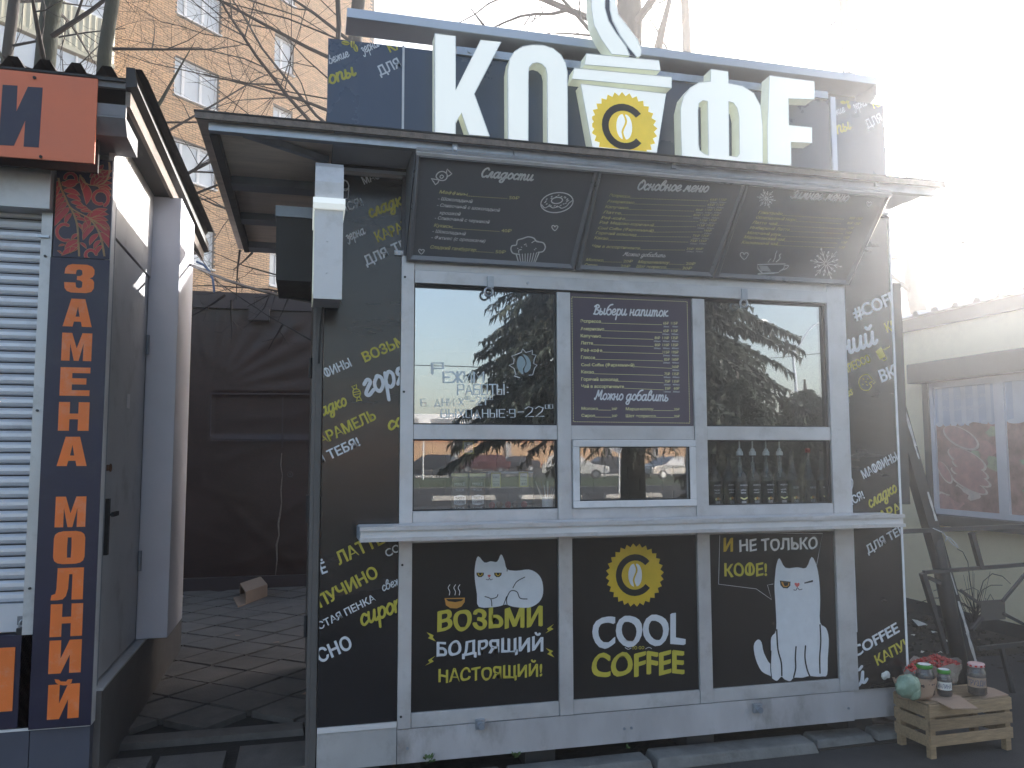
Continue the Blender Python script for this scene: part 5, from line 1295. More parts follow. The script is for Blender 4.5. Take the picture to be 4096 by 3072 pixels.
for b in ((720,500,700,640),(745,560,705,700),(775,650,700,790),(800,700,695,880),(830,760,690,960),(855,830,680,1070),(880,900,810,1040),
          (760,560,990,530),(780,620,985,690),(820,680,995,760),(870,760,1030,830),(930,820,1100,880),(990,870,1140,900),
          (900,900,990,960),(930,960,1060,1010),(950,1020,1010,1110),(985,440,1000,620),(1020,520,1050,800),
          (1110,560,1390,390),(1150,565,1380,470),(1180,570,1380,540),(1200,570,1370,620),(1210,580,1360,700),
          (1060,940,1340,930),(1100,960,1330,860),(1120,970,1330,1000),(1140,980,1350,1110),(1170,1030,1360,1220),(1220,1130,1340,1340),
          (1120,980,1030,1160),(1160,1050,1030,1240),(1210,1150,1110,1300),(1240,1230,1160,1350),(1260,1290,1190,1420),(1040,930,1090,1090),
          (965,1150,880,1240),(965,1230,800,1350),(970,1270,870,1400),(960,1330,760,1430),(985,1260,1060,1340),(760,1400,700,1360),(800,1290,720,1310)):
    leaf(*b, bend=.22 if b[2] > b[0] else -.22, h=rnd.uniform(0, .0003))
curl(860, 480, 95, 2.6, -3.0); curl(1230, 715, 110, 1.0, -5.0); curl(800, 1120, 120, 1.2, 5.2); curl(1110, 1420, 75, -.2, -4.5)
for k in range(8):
    t_ = k * pi / 4; leaf(1190 + 20 * cos(t_), 385 + 20 * sin(t_), 1190 + 120 * cos(t_), 385 + 110 * sin(t_), w=.55, bend=0, h=.0004)
P.line([f_(1190, 385), f_(1230, 380)], .016, 1, lift=.0012)
for st in ([(720,470),(750,590),(800,700),(860,820),(960,890),(1080,950),(1200,1020),(1310,1110)], [(860,820),(920,940),(955,1080),(965,1250),(975,1430)], [(1100,960),(1190,1080),(1250,1230),(1285,1430)], [(985,430),(1020,500),(1090,550),(1190,560),(1290,520),(1345,400),(1335,250),(1260,160)]):
    for o_x in (-9, 0, 9): P.line([f_(x + o_x, y) for x, y in st], .0026, 1, lift=.0014 + .0001 * o_x / 9)
P.build('ornament', [M['redprint'], M['goldline']], fl)
# orange fascia sign
sg = lb_('fascia_sign', -3.1, -.977, -.004, .008, 2.952, 3.366, M['orange'])
P = Print(facade(-.004)); s8 = lambda L_: [(x * .3617, y * .3617) for x, y in L_]
P.poly([s8([(30,938),(195,948),(182,1232),(310,960),(473,970),(430,1632),(262,1622),(280,1335),(155,1612),(-16,1604)])], 0)
P.build('lettering', [M['navy']], sg)
for px, py in ((139, 312), (164, 628)):
    P_ = py_(px, py, -.004); m_ = MB(); m_.tube([(P_.x, -.012, P_.z), (P_.x, -.004, P_.z)], .007, 8); m_.build('screw', M['rubber'], sg)
lb_('fascia_board', -3.1, -.853, .010, .03, 3.332, 3.372, M['timbergrey'])
lb_('fascia_board', -3.1, -.853, .008, .03, 3.195, 3.250, M['timbergrey'])
m_ = MB(); m_.prism([(-3.1, .006, 3.193), (-3.1, .005, 3.185), (-3.1, .06, 3.115), (-3.1, .30, 3.10), (-3.1, .30, 3.19)], (2.247, 0, 0)); m_.build('fascia_box', M['timbergrey'], L)
lb_('soffit', -3.0, -.86, .034, 2.98, 3.245, 3.262, M['soffit'])
lb_('inner_fascia', -3.0, -.99, .12, .14, 2.95, 3.20, M['soffit'])
# barge board and corrugated roof
m_ = MB(); m_.bar((-.848, .02, 3.285), (-.862, 3.05, 3.250), .022, .075); m_.build('barge_board', M['timber'], L)
m_ = MB(); xs = []; x = -3.1
prof = []
while x < -.80:
    prof += [(x, 3.375), (x + .030, 3.425), (x + .070, 3.425), (x + .100, 3.375)]; x += .132
n_ = len(prof)
m_.add([(a, y, z + dz) for y, dz in ((-.01, 0), (3.1, .05)) for a, z in prof], [(i, i + 1, n_ + i + 1, n_ + i) for i in range(n_ - 1)])
m_.build('corrugated_roof', M['roofdark'], L)
lb_('roof_underlay', -3.1, -.82, -.004, 3.1, 3.36, 3.376, M['roofdark'])
m_ = MB(); m_.hexa([(-.853, -.02, 3.325), (-.800, -.02, 3.335), (-.812, 3.1, 3.30), (-.865, 3.1, 3.29)], [(-.853, -.02, 3.425), (-.815, -.02, 3.425), (-.83, 3.1, 3.40), (-.865, 3.1, 3.40)]); m_.build('roof_edge_cap', M['roofdark'], L)
# side wall, door, plinth, cabinet
lb_('corner_profile', XS - .02, XS + .006, .2625, .330, .335, 3.24, M['alu_white'])
sd = lb_('side_door', XS - .028, XS - .012, .400, 1.34, .500, 2.70, M['lkmetal'])
lb_('door_jamb', XS - .026, XS - .004, .331, .399, .335, 3.24, M['steelblue'])
lb_('door_head', XS - .026, XS - .006, .400, 1.398, 2.712, 3.24, M['lkmetal'])
m_ = MB(); m_.box(XS - .012, XS + .006, .440, .475, 1.10, 1.38); m_.bar((XS + .022, .452, 1.30), (XS + .022, .565, 1.30), .014, .022); m_.bar((XS - .01, .457, 1.30), (XS + .024, .457, 1.30), .012, .012); m_.build('handle', M['rubber'], sd)
m_ = MB(); m_.box(XS - .012, XS - .006, .43, .47, 1.52, 1.55); m_.tube([(XS + .0, .47 + .018 * cos(t_), 1.535 + .018 * sin(t_)) for t_ in [i * pi / 5 for i in range(11)]], .004, 6, caps=False); m_.build('hasp', M['rust'], sd)
for z in (.90, 2.22): m_ = MB(); m_.tube([(XS - .004, 1.345, z), (XS - .004, 1.345, z + .12)], .013, 10); m_.build('hinge', M['steelblue'], sd)
m_ = MB(); m_.box(XS - .012, XS - .008, .86, .92, 1.86, 1.94); m_.build('sticker', M['alu_white'], sd)
lb_('plinth', XS - .03, XS + .030, .33, 3.0, .0, .470, M['sidewall']); lb_('plinth_ledge', XS - .03, XS + .036, .33, 3.0, .4705, .482, M['lkmetal'])
lb_('side_cabinet', XS - .02, -.795, 1.400, 2.02, .484, 3.238, M['lkcab'], bevel=.004)
lb_('side_wall', XS - .028, XS - .010, 2.03, 3.0, .484, 3.24, M['lkmetal'])

# cables between the kiosks
def cable(name, lab, pts, r, m, cat='cable'):
    m_ = MB(); m_.tube(pts, r, 6); return props(m_.build(name, m), lab, cat)
A = px_(757, 1057, -.80); B = py_(1252, 1208, .30)
cable('overhead_cable', 'thick black cable sloping across the alley between the two kiosks', [A + (B - A) * (i / 8) + Vector((0, 0, -.03 * sin(pi * i / 8))) for i in range(9)], .010, M['cable'])
d_ = 2.2
cable('blue_cable', 'short blue cable hanging in a bend beside the left kiosk roof', [py_(785, 1046, d_), py_(815, 1060, d_), py_(838, 1085, d_), py_(852, 1120, d_), py_(857, 1170, d_)], .009, M['bluecable'])
cable('thin_cable', 'thin pale cable hanging below the corner of the left kiosk roof', [py_(757, 985, d_), py_(790, 1020, d_), py_(812, 1045, d_), py_(850, 1100, d_), py_(905, 1165, d_)], .004, M['timber'])

# ------------------------------------------------------------------ tarpaulin covered shed at the end of the alley
YT = 6.0
a = py_(753, 1168, YT); b = py_(753, 1232, YT)
T = thing('tarpaulin_shed', 'shed wrapped in dark brown tarpaulin closing the end of the alley', 'shed', (-.6, YT, 0))
m_ = MB(); m_.box(-4.5, 7.4, YT + .03, YT + 2.5, .0, a.z - .02); m_.build('shed_body', M['soffit'], T)  # right end stretched unseen behind the kiosk to shade the alley
m_ = MB(); m_.box(.9, 7.4, YT + .2, YT + 3.0, a.z - .01, 5.0); m_.build('upper_block', M['sidewall'], T)  # unseen block added behind the kiosk to keep sun off the alley side
m_ = MB(); m_.hexa([(-4.6, YT - .10, b.z), (3.3, YT - .10, b.z), (3.3, YT + 2.6, b.z), (-4.6, YT + 2.6, b.z)], [(-4.6, YT - .10, a.z), (3.3, YT - .10, a.z), (3.3, YT + 2.6, a.z + .1), (-4.6, YT + 2.6, a.z + .1)]); m_.build('roof_band', M['tarpband'], T)
m_ = MB(); nx, nz = 110, 80; x0, x1, z0, z1 = -2.6, .75, .18, b.z - .004
cr = py_(845, 1570, YT); wr_ = random.Random(3)
rid = [(wr_.uniform(-2.6, .7), wr_.uniform(.3, 3.2), wr_.uniform(-.9, .9), wr_.uniform(.004, .014), wr_.uniform(12, 34)) for _ in range(46)]
def drape(x, z):
    h = .02 * sin(x * 1.7 + .6 * sin(z * 2.2)) + .012 * sin(z * 2.6 + x)
    if z > cr.z:      # pleats fanning out from the fold's corner
        d = sqrt((x - cr.x) ** 2 + (z - cr.z) ** 2) + .12; an = atan2(z - cr.z, x - cr.x); h += .010 * sin(an * 26) * min(1, d) * math.exp(-d * .55) * (1 if x > cr.x - .2 else .3)
    for rx, rz, ra, am, fr_ in rid:
        u_ = (x - rx) * cos(ra) + (z - rz) * sin(ra); v_ = -(x - rx) * sin(ra) + (z - rz) * cos(ra)
        h += .6 * am * math.exp(-(v_ * 20) ** 2 - (u_ * 2.6) ** 2)
    if x > cr.x and cr.z - .52 < z < cr.z - .01: h -= .030
    return h
vs = []; 
for j in range(nz + 1):
    for i in range(nx + 1):
        x = x0 + (x1 - x0) * i / nx; z = z0 + (z1 - z0) * j / nz; vs.append((x, YT - .045 - drape(x, z), z))
m_.add(vs, [(j * (nx + 1) + i, j * (nx + 1) + i + 1, (j + 1) * (nx + 1) + i + 1, (j + 1) * (nx + 1) + i) for j in range(nz) for i in range(nx)])
m_.build('tarpaulin', M['tarp'], T, smooth=True)
m_ = MB(); m_.box(-4.4, 3.1, YT - .10, YT + .02, .05, .20); m_.build('skirting', M['tarpband'], T)
for p, q in (((845, 1574), (1250, 1576)), ((845, 1757), (1250, 1762))):
    A = py_(*p, YT - .09); B = py_(*q, YT - .09); m_ = MB(); m_.bar(A, B, .03, .018); m_.build('batten', M['tarpband'], T)
for x_, ya, yb in ((842, 1576, 1745), (1130, 1590, 1790)):
    A = py_(x_, ya, YT - .075); B = py_(x_ - 2, yb, YT - .075); m_ = MB(); m_.bar(A, B, .016, .02, (0, 1, 0)); m_.build('batten', M['tarpband'], T)
A = py_(997, 1236, YT - .12); B = py_(1078, 1285, YT - .12); m_ = MB(); m_.box(A.x, B.x, YT - .2, YT - .03, B.z, A.z); m_.build('vent_box', M['tarpband'], T)
m_ = MB(); pts = [(1127, 1812), (1123, 1860), (1129, 1900), (1124, 1960), (1126, 2010), (1120, 2060), (1113, 2095), (1116, 2140), (1106, 2180), (1108, 2240), (1102, 2300)]
m_.tube([py_(*q, YT - .115) for q in pts], [.004, .007, .004, .008, .006, .010, .012, .007, .012, .007, .003], 5); m_.build('torn_edge', M['timber'], T)
m_ = MB(); q = py_(1160, 1898, YT - .1); m_.tube([(q.x + .03 * cos(t_), YT - .11, q.z + .03 * sin(t_)) for t_ in [i * pi / 5 for i in range(11)]], .006, 6, caps=False); m_.box(q.x - .01, q.x + .01, YT - .12, YT - .08, q.z - .01, q.z + .01); m_.build('lock_ring', M['steeldark'], T)
# cardboard box and litter in the alley
z_ = .065
t = thing('cardboard_box', 'open empty cardboard box lying on its side on the alley slabs', 'box', pz_(1000, 2410, z_))
c0, c1, c2 = pz_(982, 2419, z_), pz_(1068, 2385, z_), pz_(1050, 2362, z_)
h = Vector((0, 0, .13)); ex = (c1 - c0); ey = (c2 - c1) * 1.5
m_ = MB(); th = .006
m_.hexa([c0, c1, c1 + ey, c0 + ey], [c0 + h * .08, c1 + h * .08, c1 + ey + h * .08, c0 + ey + h * .08])
m_.hexa([c0 + h * .9, c1 + h * .9, c1 + ey + h * .9, c0 + ey + h * .9], [c0 + h, c1 + h, c1 + ey + h, c0 + ey + h])
m_.bar(c0 + h * .5, c1 + h * .5, .006, .11); m_.bar(c0 + ey + h * .5, c1 + ey + h * .5, .006, .11); m_.bar(c1 + h * .5, c1 + ey + h * .5, .006, .11)
m_.build('carton', M['card'], t)
m_ = MB(); fx = -ex.normalized() * .16; m_.hexa([c0 + fx, c0, c0 + ey * .9, c0 + ey * .9 + fx], [c0 + fx + h * .1, c0 + h * .08, c0 + ey * .9 + h * .08, c0 + ey * .9 + fx + h * .1]); m_.build('flap', M['card'], t)
for i, (px, py, s_) in enumerate(((951, 2543, .03), (763, 2637, .035), (1106, 2570, .04), (977, 2505, .012), (1217, 2776, .03), (780, 2740, .02), (1003, 2650, .012), (1240, 2810, .02))):
    c_ = pz_(px, py, .07); m_ = MB(); an = i * 1.3
    m_.add([c_ + Vector((s_ * r_ * cos(an + k_ * 1.2), s_ * .6 * r_ * sin(an + k_ * 1.2), .004 * (k_ % 3))) for k_, r_ in enumerate((1, .7, 1.1, .6, .9))], [(0, 1, 2, 3, 4)])
    lab = ['pale crumpled leaf in the middle of the alley slabs', 'pale dry leaf on the slabs beside the side cabinet', 'brown curled leaf near the coffee kiosk corner', 'tiny pale scrap on the far alley slabs', 'white scrap by the coffee kiosk wall', 'small dull leaf beside the left kiosk plinth', 'tiny twig bit in the middle of the alley', 'white crumbs in the dark corner of the alley'][i]
    props(m_.build('dry_leaf', M['timber' if i % 2 else 'card'], org=c_), lab, 'leaf', 'litter on the alley slabs')
# weeds at the foot of the kiosk
for k, (px, py, lab) in enumerate(((1712, 3052, 'larger green weed sprouting below the kiosk kick plate on the left'), (2065, 3035, 'small green weed sprouting between two kerb stones'), (2510, 2995, 'tiny green weed under the middle of the kick plate'))):
    c_ = py_(px, py, -.03); c_.z = max(c_.z, .04); m_ = MB(); t = thing('weed', lab, 'weed', c_, 'weeds along the kerb')
    rr = random.Random(k + 5); s_ = (.030, .024, .014)[k]
    for i in range(14):
        an = rr.uniform(0, 6.28); e = c_ + Vector((cos(an) * s_ * rr.uniform(.4, 1.4), sin(an) * s_ * .7, rr.uniform(0, s_ * 1.6))); w = Vector((-sin(an), cos(an), .3)) * s_ * .35
        m_.add([c_ + (e - c_) * .4, (c_ + e) * .5 + w + (e - c_) * .25, e, (c_ + e) * .5 - w + (e - c_) * .25], [(0, 1, 2, 3)])
    m_.build('leaves', M['leaf'], t)

# ------------------------------------------------------------------ brick apartment building
AZ = radians(46); wd = Vector((sin(AZ), cos(AZ), 0)); wn = Vector((cos(AZ), -sin(AZ), 0)); W0 = Vector((-6.5, 20, 0))
WP = Plane(W0, wd, (0, 0, 1), wn)
B_ = thing('brick_apartment_building', 'pale orange brick apartment building with white windows rising behind the alley', 'building', W0)
s_of = lambda px, py: WP.at(px, py)
s0 = s_of(385, 200).x; s1 = s_of(1497, 0).x
ztop = 25.0
wins = []
cA0, cA1 = s_of(702, 221).x, s_of(877, 297).x
zA = [s_of(696, 373).y + 2.63 * k for k in (-3, -2, -1, 0, 1, 2)]
hA = s_of(702, 221).y - s_of(696, 373).y
for k, z in enumerate(zA): wins.append((cA0, cA1, z, z + hA, 3 if k >= 1 else 2))
cB0, cB1 = s_of(1101, 136).x, s_of(1177, 171).x
zB0 = s_of(1101, 266).y; hB = s_of(1101, 136).y - zB0
for k in (-3, -2, -1, 0, 1): wins.append((cB0, cB1, zB0 + 2.63 * k, zB0 + 2.63 * k + hB, 2))
m_ = MB(); 
def wbox(m, a, b, z0, z1, h0, h1, mi=0):
    return m.hexa([WP.to3(a, z0, h0), WP.to3(b, z0, h0), WP.to3(b, z0, h1), WP.to3(a, z0, h1)][::-1], [WP.to3(a, z1, h0), WP.to3(b, z1, h0), WP.to3(b, z1, h1), WP.to3(a, z1, h1)][::-1], mi)
# wall behind the bricks, split round the windows
cols = sorted({s0, s1, cA0, cA1, cB0, cB1}); 
for a, b in zip(cols, cols[1:]):
    holes = sorted([(w[2], w[3]) for w in wins if w[0] <= a + 1e-6 and w[1] >= b - 1e-6]); z = 0.0
    for h0, h1 in holes + [(ztop, ztop)]:
        if h0 > z: wbox(m_, a, b, z, h0, -.35, -.012)
        z = max(z, h1)
m_.build('wall', M['mortar'], B_)
# the other faces
m_ = MB(); wbox(m_, s1, s1 + .02, 0, ztop, -12, .0); m_.build('end_wall', M['brick'], B_)
BLn, BHt = .25, .075
bm1 = MB(); bm1.hexa([(0, 0, 0), (BLn - .018, 0, 0), (BLn - .018, .014, 0), (0, .014, 0)], [(0, 0, BHt - .016), (BLn - .018, 0, BHt - .016), (BLn - .018, .014, BHt - .016), (0, .014, BHt - .016)])
bmesh1 = bm1.mesh('brick'); bmesh1.materials.append(M['brick'])
Rot = Matrix(((wd.x, -wn.x, 0), (wd.y, -wn.y, 0), (0, 0, 1))).to_4x4()
stuff = MB(); cnt = 0; br = random.Random(11)
zmin = s_of(753, 1168).y - .6
row = 0; z = zmin
nrows = int((21.2 - zmin) / BHt)
near = []
for rI in range(nrows):
    z = zmin + rI * BHt; off = 0 if rI % 2 else BLn / 2
    nb = int((s1 - s0) / BLn) + 2
    for cI in range(nb):
        a = s0 + cI * BLn - off; b = a + BLn - .018
        if b < s0 or b > s1: continue
        if any(w[0] - .02 < b and a < w[1] + .02 and w[2] - .02 < z + BHt and z < w[3] + .02 for w in wins):
            # cut bricks beside the window
            cut = None
            for w in wins:
                if w[2] - .02 < z + BHt and z < w[3] + .02 and w[0] - .02 < b and a < w[1] + .02:
                    if a < w[0] - .05: cut = (a, w[0] - .004)
                    elif b > w[1] + .05: cut = (w[1] + .004, b)
            if cut: wbox(stuff, cut[0], cut[1], z, z + BHt - .016, -.011, br.uniform(.001, .005))
            continue
        if 4.0 < a < 12 and zmin + .5 < z and cnt < 300 and (a - s_of(930, 1000).x) ** 2 + (z - s_of(930, 1000).y) ** 2 < 2.0:
            pz = WP.to3(a, z, br.uniform(.001, .005)); o = bpy.data.objects.new('brick', bmesh1); C.objects.link(o); o.parent = B_
            o.matrix_local = Matrix.Translation(pz - ORG[B_]) @ Rot; cnt += 1
        else: wbox(stuff, a, b, z, z + BHt - .016, -.011, br.uniform(.000, .005))
props(stuff.build('brick_facing', M['brick'], B_), kind='stuff')
for a, b, z0, z1, n in wins:
    if z1 < zmin: continue
    f = MB(); t_ = .07
    wbox(f, a, b, z0, z0 + t_, -.16, -.09); wbox(f, a, b, z1 - t_, z1, -.16, -.09); wbox(f, a, a + t_, z0 + t_, z1 - t_, -.16, -.09); wbox(f, b - t_, b, z0 + t_, z1 - t_, -.16, -.09)
    mu = [a + (b - a) * (.22 if n == 3 else .42)] + ([a + (b - a) * .62] if n == 3 else [])
    for u_ in mu: wbox(f, u_ - .05, u_ + .05, z0 + t_, z1 - t_, -.16, -.085)
    fo = f.build('window', M['wframe'], B_)
    g = MB(); wbox(g, a + t_, b - t_, z0 + t_, z1 - t_, -.14, -.13); g.build('pane', M['glass_far'], fo)
    g = MB(); wbox(g, a - .03, b + .03, z0 - .05, z0 - .003, -.10, .07); g.build('sill', M['wframe'], fo)
# balcony stack with corrugated cladding at the left
sb0, sb1 = s_of(150, 200).x - 3.5, s0 - .003
for k in range(-1, 5):
    zb = zA[3] + 2.63 * (k - 1) - .4
    m_ = MB(); n_ = 60
    vv = []
    for i in range(n_ + 1):
        a = sb0 + (sb1 - sb0) * i / n_; h = .9 + (.03 if i % 2 else 0)
        vv += [WP.to3(a, zb, h), WP.to3(a, zb + 1.15, h)]
    m_.add(vv, [(2 * i, 2 * i + 2, 2 * i + 3, 2 * i + 1) for i in range(n_)]); wbox(m_, sb0, sb1, zb - .12, zb, -.1, .95); wbox(m_, sb1 - .03, sb1, zb, zb + 1.15, .0, .9)
    bo = m_.build('balcony', M['balcony'], B_)
    g = MB(); wbox(g, sb0, sb1, zb + 1.16, zb + 2.45, .84, .86); g.build('pane', M['glass_far'], bo)
    g = MB()
    for i in range(6): a = sb0 + (sb1 - sb0 - .06) * i / 5; wbox(g, a, a + .06, zb + 1.16, zb + 2.45, .865, .90)
    wbox(g, sb0, sb1, zb + 1.15, zb + 1.22, .865, .905); g.build('frame', M['wframe'], bo)
m_ = MB(); wbox(m_, sb0 - 4, sb1, 0, ztop, -.4, -.02); m_.build('wall', M['brick'], B_)
# ------------------------------------------------------------------ bare trees
def perp(d, rn):
    a = Vector((rn.uniform(-1, 1), rn.uniform(-1, 1), rn.uniform(-1, 1))); a = a - d * a.dot(d)
    return a.normalized() if a.length > 1e-3 else d.orthogonal().normalized()
def limb(m, p, d, L_, r, lvl, rn, maxl, up=.25, curv=.25, dens=1.0, n=None):
    seg = max(3, int(L_ / (.35 if lvl > 1 else .6))) if lvl < maxl else 3
    seg = min(seg, 9); pts = [p.copy()]; rs = [r]; q = p.copy(); dd = d.copy()
    for i in range(seg):
        dd = (dd + perp(dd, rn) * curv * rn.uniform(.3, 1) + Vector((0, 0, up * .15))).normalized()
        q = q + dd * (L_ / seg); pts.append(q.copy()); rs.append(max(.0016, r * (1 - .78 * (i + 1) / seg)))
    m.tube(pts, rs, 5 if lvl <= 1 else (4 if lvl == 2 else 3), caps=False)
    if lvl >= maxl: return
    nc = int((3 + L_ * 1.6) * dens) if lvl < maxl - 1 else int((3 + L_ * 2.4) * dens)
    nc = min(nc, 14)
    for k in range(nc):
        t = rn.uniform(.18, .98); i = min(int(t * seg), seg - 1); b = pts[i].lerp(pts[i + 1], t * seg - i)
        bd = (pts[i + 1] - pts[i]).normalized(); nd = (bd * rn.uniform(.35, .9) + perp(bd, rn) * rn.uniform(.6, 1)).normalized()
        limb(m, b, nd, L_ * rn.uniform(.32, .58), max(.0018, rs[i] * rn.uniform(.35, .6)), lvl + 1, rn, maxl, up, curv * 1.1, dens)
def bare_tree(lab, base, H_t, r, seed, bark='bark', lean=(0, 0), nb=14, h0=2.6, L0=2.6, maxl=3, dens=1.0, dirs=None, group='bare trees round the kiosks', fork=None):
    base = Vector(base); rn = random.Random(seed)
    t = thing('bare_tree', lab, 'tree', base, group)
    pts = []; n = 14
    for i in range(n + 1):
        s_ = i / n; pts.append(base + Vector((lean[0] * s_ + .05 * sin(i * 1.3 + seed), lean[1] * s_ + .04 * cos(i * 1.7 + seed), H_t * s_)))
    rs = [r * (1.35 if i == 0 else 1) * (1 - .62 * i / n) * (1 + .05 * sin(i * 2.1 + seed)) for i in range(n + 1)]
    m = MB(); m.tube(pts, rs, 12, caps=False)
    if fork:
        for (hh, dv, LL, fr_) in fork:
            i = int(hh / H_t * n); q = pts[i]; dd = Vector(dv).normalized(); L_ = [q.copy()]; rr = [r * fr_]
            for k in range(7): dd = (dd + Vector((rn.uniform(-.08, .08), rn.uniform(-.08, .08), .10))).normalized(); q = q + dd * LL / 7; L_.append(q.copy()); rr.append(r * fr_ * (1 - .135 * (k + 1)))
            m.tube(L_, rr, 8, caps=False)
    m.build('trunk', M[bark], t, smooth=True)
    c = MB()
    for k in range(nb):
        hh = h0 + (H_t - h0) * (k + rn.random()) / nb; i = min(int(hh / H_t * n), n - 1); q = pts[i].lerp(pts[i + 1], hh / H_t * n - i)
        an = rn.uniform(0, 2 * pi) if not dirs else dirs[k % len(dirs)] + rn.uniform(-.4, .4)
        d = Vector((cos(an), sin(an), rn.uniform(.1, .6))).normalized()
        limb(c, q + d * rs[i] * .6, d, L0 * rn.uniform(.6, 1.2), rs[i] * rn.uniform(.2, .34), 1, rn, maxl, dens=dens)
    c.build('crown', M['twig'], t)
    return t
def on_ray(px, py, dy):
    d = ray(px, py); k = dy / d.y; return Vector((CAM.x + d.x * k, CAM.y + dy, CAM.z + d.z * k))
b = on_ray(185, 400, 9.6); bare_tree('thick dark trunk above the left kiosk roof with a tangle of twigs', (b.x, b.y, 0), 11, .16, 21, 'barkgreen', nb=20, h0=3.3, L0=1.9, maxl=3, dens=1.1, fork=[(3.6, (-.7, .1, .6), 3, .5), (4.0, (.6, .3, .8), 3, .4)])
b = on_ray(425, 400, 8.9); bare_tree('mossy green trunk above the corner of the left kiosk roof', (b.x, b.y, 0), 10, .105, 33, 'barkgreen', nb=14, h0=3.4, L0=2.7, maxl=3, dens=.65, dirs=(-.4, .3, -.1, .6, 2.8, 0.0), fork=[(4.2, (-.75, 0, .8), 2.6, .5)])
b = on_ray(40, 300, 10.8); bare_tree('dark trunk at the left edge behind the orange sign', (b.x, b.y, 0), 11, .10, 45, 'bark', nb=18, h0=3.6, L0=1.8, maxl=3, dens=1.1)
b = on_ray(1425, 40, 12.0); bare_tree('dark trunk showing just above the left end of the kiosk sign', (b.x, b.y, 0), 12, .17, 57, 'bark', nb=16, h0=5.0, L0=3.4, maxl=3, dens=.9, dirs=(2.9, 3.5, 2.5, 3.2, -.3, 3.8))
b = on_ray(1300, 120, 9.2); bare_tree('thin crooked tree crossing the brick wall beside the kiosk sign', (b.x, b.y, 0), 8.5, .06, 63, 'bark', lean=(.15, .3), nb=13, h0=2.6, L0=2.3, maxl=3, dens=.6, dirs=(3.0, 3.4, 2.7, 3.9))
b = on_ray(2510, 100, 13.5); bare_tree('thickest grey trunk rising behind the steam of the cup sign', (b.x, b.y, 0), 15, .38, 71, 'bark', nb=16, h0=6.0, L0=4.2, maxl=3, dens=.8, fork=[(7.2, (-.8, .1, .7), 4.5, .45), (8.0, (.5, .1, .9), 4, .4)])
b = on_ray(2740, 100, 15.5); bare_tree('slender grey trunk behind the letter next to the cup', (b.x, b.y, 0), 15, .17, 83, 'bark', nb=12, h0=7.0, L0=3.0, maxl=3, dens=.8)
b = on_ray(3385, 200, 9.7); bare_tree('pale sunlit trunk behind the right end of the kiosk sign', (b.x, b.y, 0), 10, .16, 95, 'bark', nb=12, h0=3.6, L0=2.0, maxl=3, dens=.8)
b = on_ray(3650, 900, 9.5); bare_tree('hazy trunk between the coffee kiosk and the cream kiosk', (b.x, b.y, 0), 8, .15, 101, 'bark', nb=22, h0=2.4, L0=1.6, maxl=3, dens=1.0)
b = on_ray(3880, 900, 17.0); bare_tree('washed out tree above the cream kiosk roof', (b.x, b.y, 0), 10, .15, 113, 'bark', nb=18, h0=2.6, L0=2.4, maxl=3, dens=1.1)
# low branches hanging over the tarpaulin shed
t = thing('hanging_branch', 'dark bare branches hanging in front of the tarpaulin shed roof', 'branch', py_(950, 1010, 3.2))
m = MB(); rn = random.Random(5)
for P0_, P1_ in (((960, 1000), (925, 1200)), ((925, 1200), (930, 1370)), ((1175, 1130), (1130, 1300)), ((1130, 1300), (1080, 1400)), ((900, 1180), (740, 1290)), ((1165, 1140), (980, 1210)), ((1010, 1010), (945, 1090))):
    A = py_(*P0_, 3.2); B = py_(*P1_, 3.3); limb(m, A, (B - A).normalized(), (B - A).length, .011, 1, rn, 3, up=-.1, curv=.12, dens=.8)
m.build('twigs', M['twig'], t)

# ------------------------------------------------------------------ cream kiosk at the right
XK = 6.10
R_ = thing('cream_kiosk', 'cream painted food kiosk with a window full of sausage pictures at the right edge', 'kiosk', (XK + 1.2, 2.4, 0))
def rb(name, x0, x1, y0, y1, z0, z1, m, parent=None, bevel=0.0):
    m_ = MB(); m_.box(x0, x1, y0, y1, z0, z1); return m_.build(name, m, parent or R_, bevel=bevel)
rb('wall', XK, XK + 2.5, -.6, 4.6, .10, 2.90, M['cream']); rb('plinth', XK - .01, XK + 2.51, -.61, 4.61, -.02, .099, M['steeldark'])
rb('fascia', XK - .05, XK + 2.55, -.65, 4.65, 2.86, 2.985, M['brownmetal'])
m_ = MB(); y = -.7; prof = []
while y < 4.7: prof += [(y, 2.99), (y + .12, 2.99), (y + .15, 3.035), (y + .19, 3.035), (y + .22, 2.99)]; y += .26
n_ = len(prof); m_.add([(x, a, z + dz) for x, dz in ((XK - .12, 0), (XK + 2.6, .25)) for a, z in prof], [(i, i + 1, n_ + i + 1, n_ + i) for i in range(n_ - 1)]); m_.build('corrugated_roof', M['galv'], R_)
wy0, wy1 = .3, px_(3742, 1800, XK).y; wz0, wz1 = 1.035, 2.285
rb('shutter_box', XK - .16, XK - .001, .1, wy1 + .17, 2.30, 2.50, M['brownmetal'], bevel=.01)
rb('side_rail', XK - .055, XK - .001, wy1 + .005, wy1 + .085, .93, 2.299, M['brownmetal']); rb('window_ledge', XK - .13, XK - .001, .1, wy1 + .10, .90, 1.000, M['brownmetal'])
ym = px_(4010, 1800, XK - .03).y
wf = MB(); X0, X1 = XK - .045, XK - .001
for a, b, c, d in ((wy0, wy1, 1.004, 1.055), (wy0, wy1, 2.235, 2.295), (wy1 - .05, wy1, 1.0555, 2.2345), (ym - .055, ym + .055, 1.0555, 2.2345), (wy0, wy0 + .05, 1.0555, 2.2345)): wf.box(X0, X1, a, b, c, d)
wf = wf.build('window_frame', M['pvc'], R_)
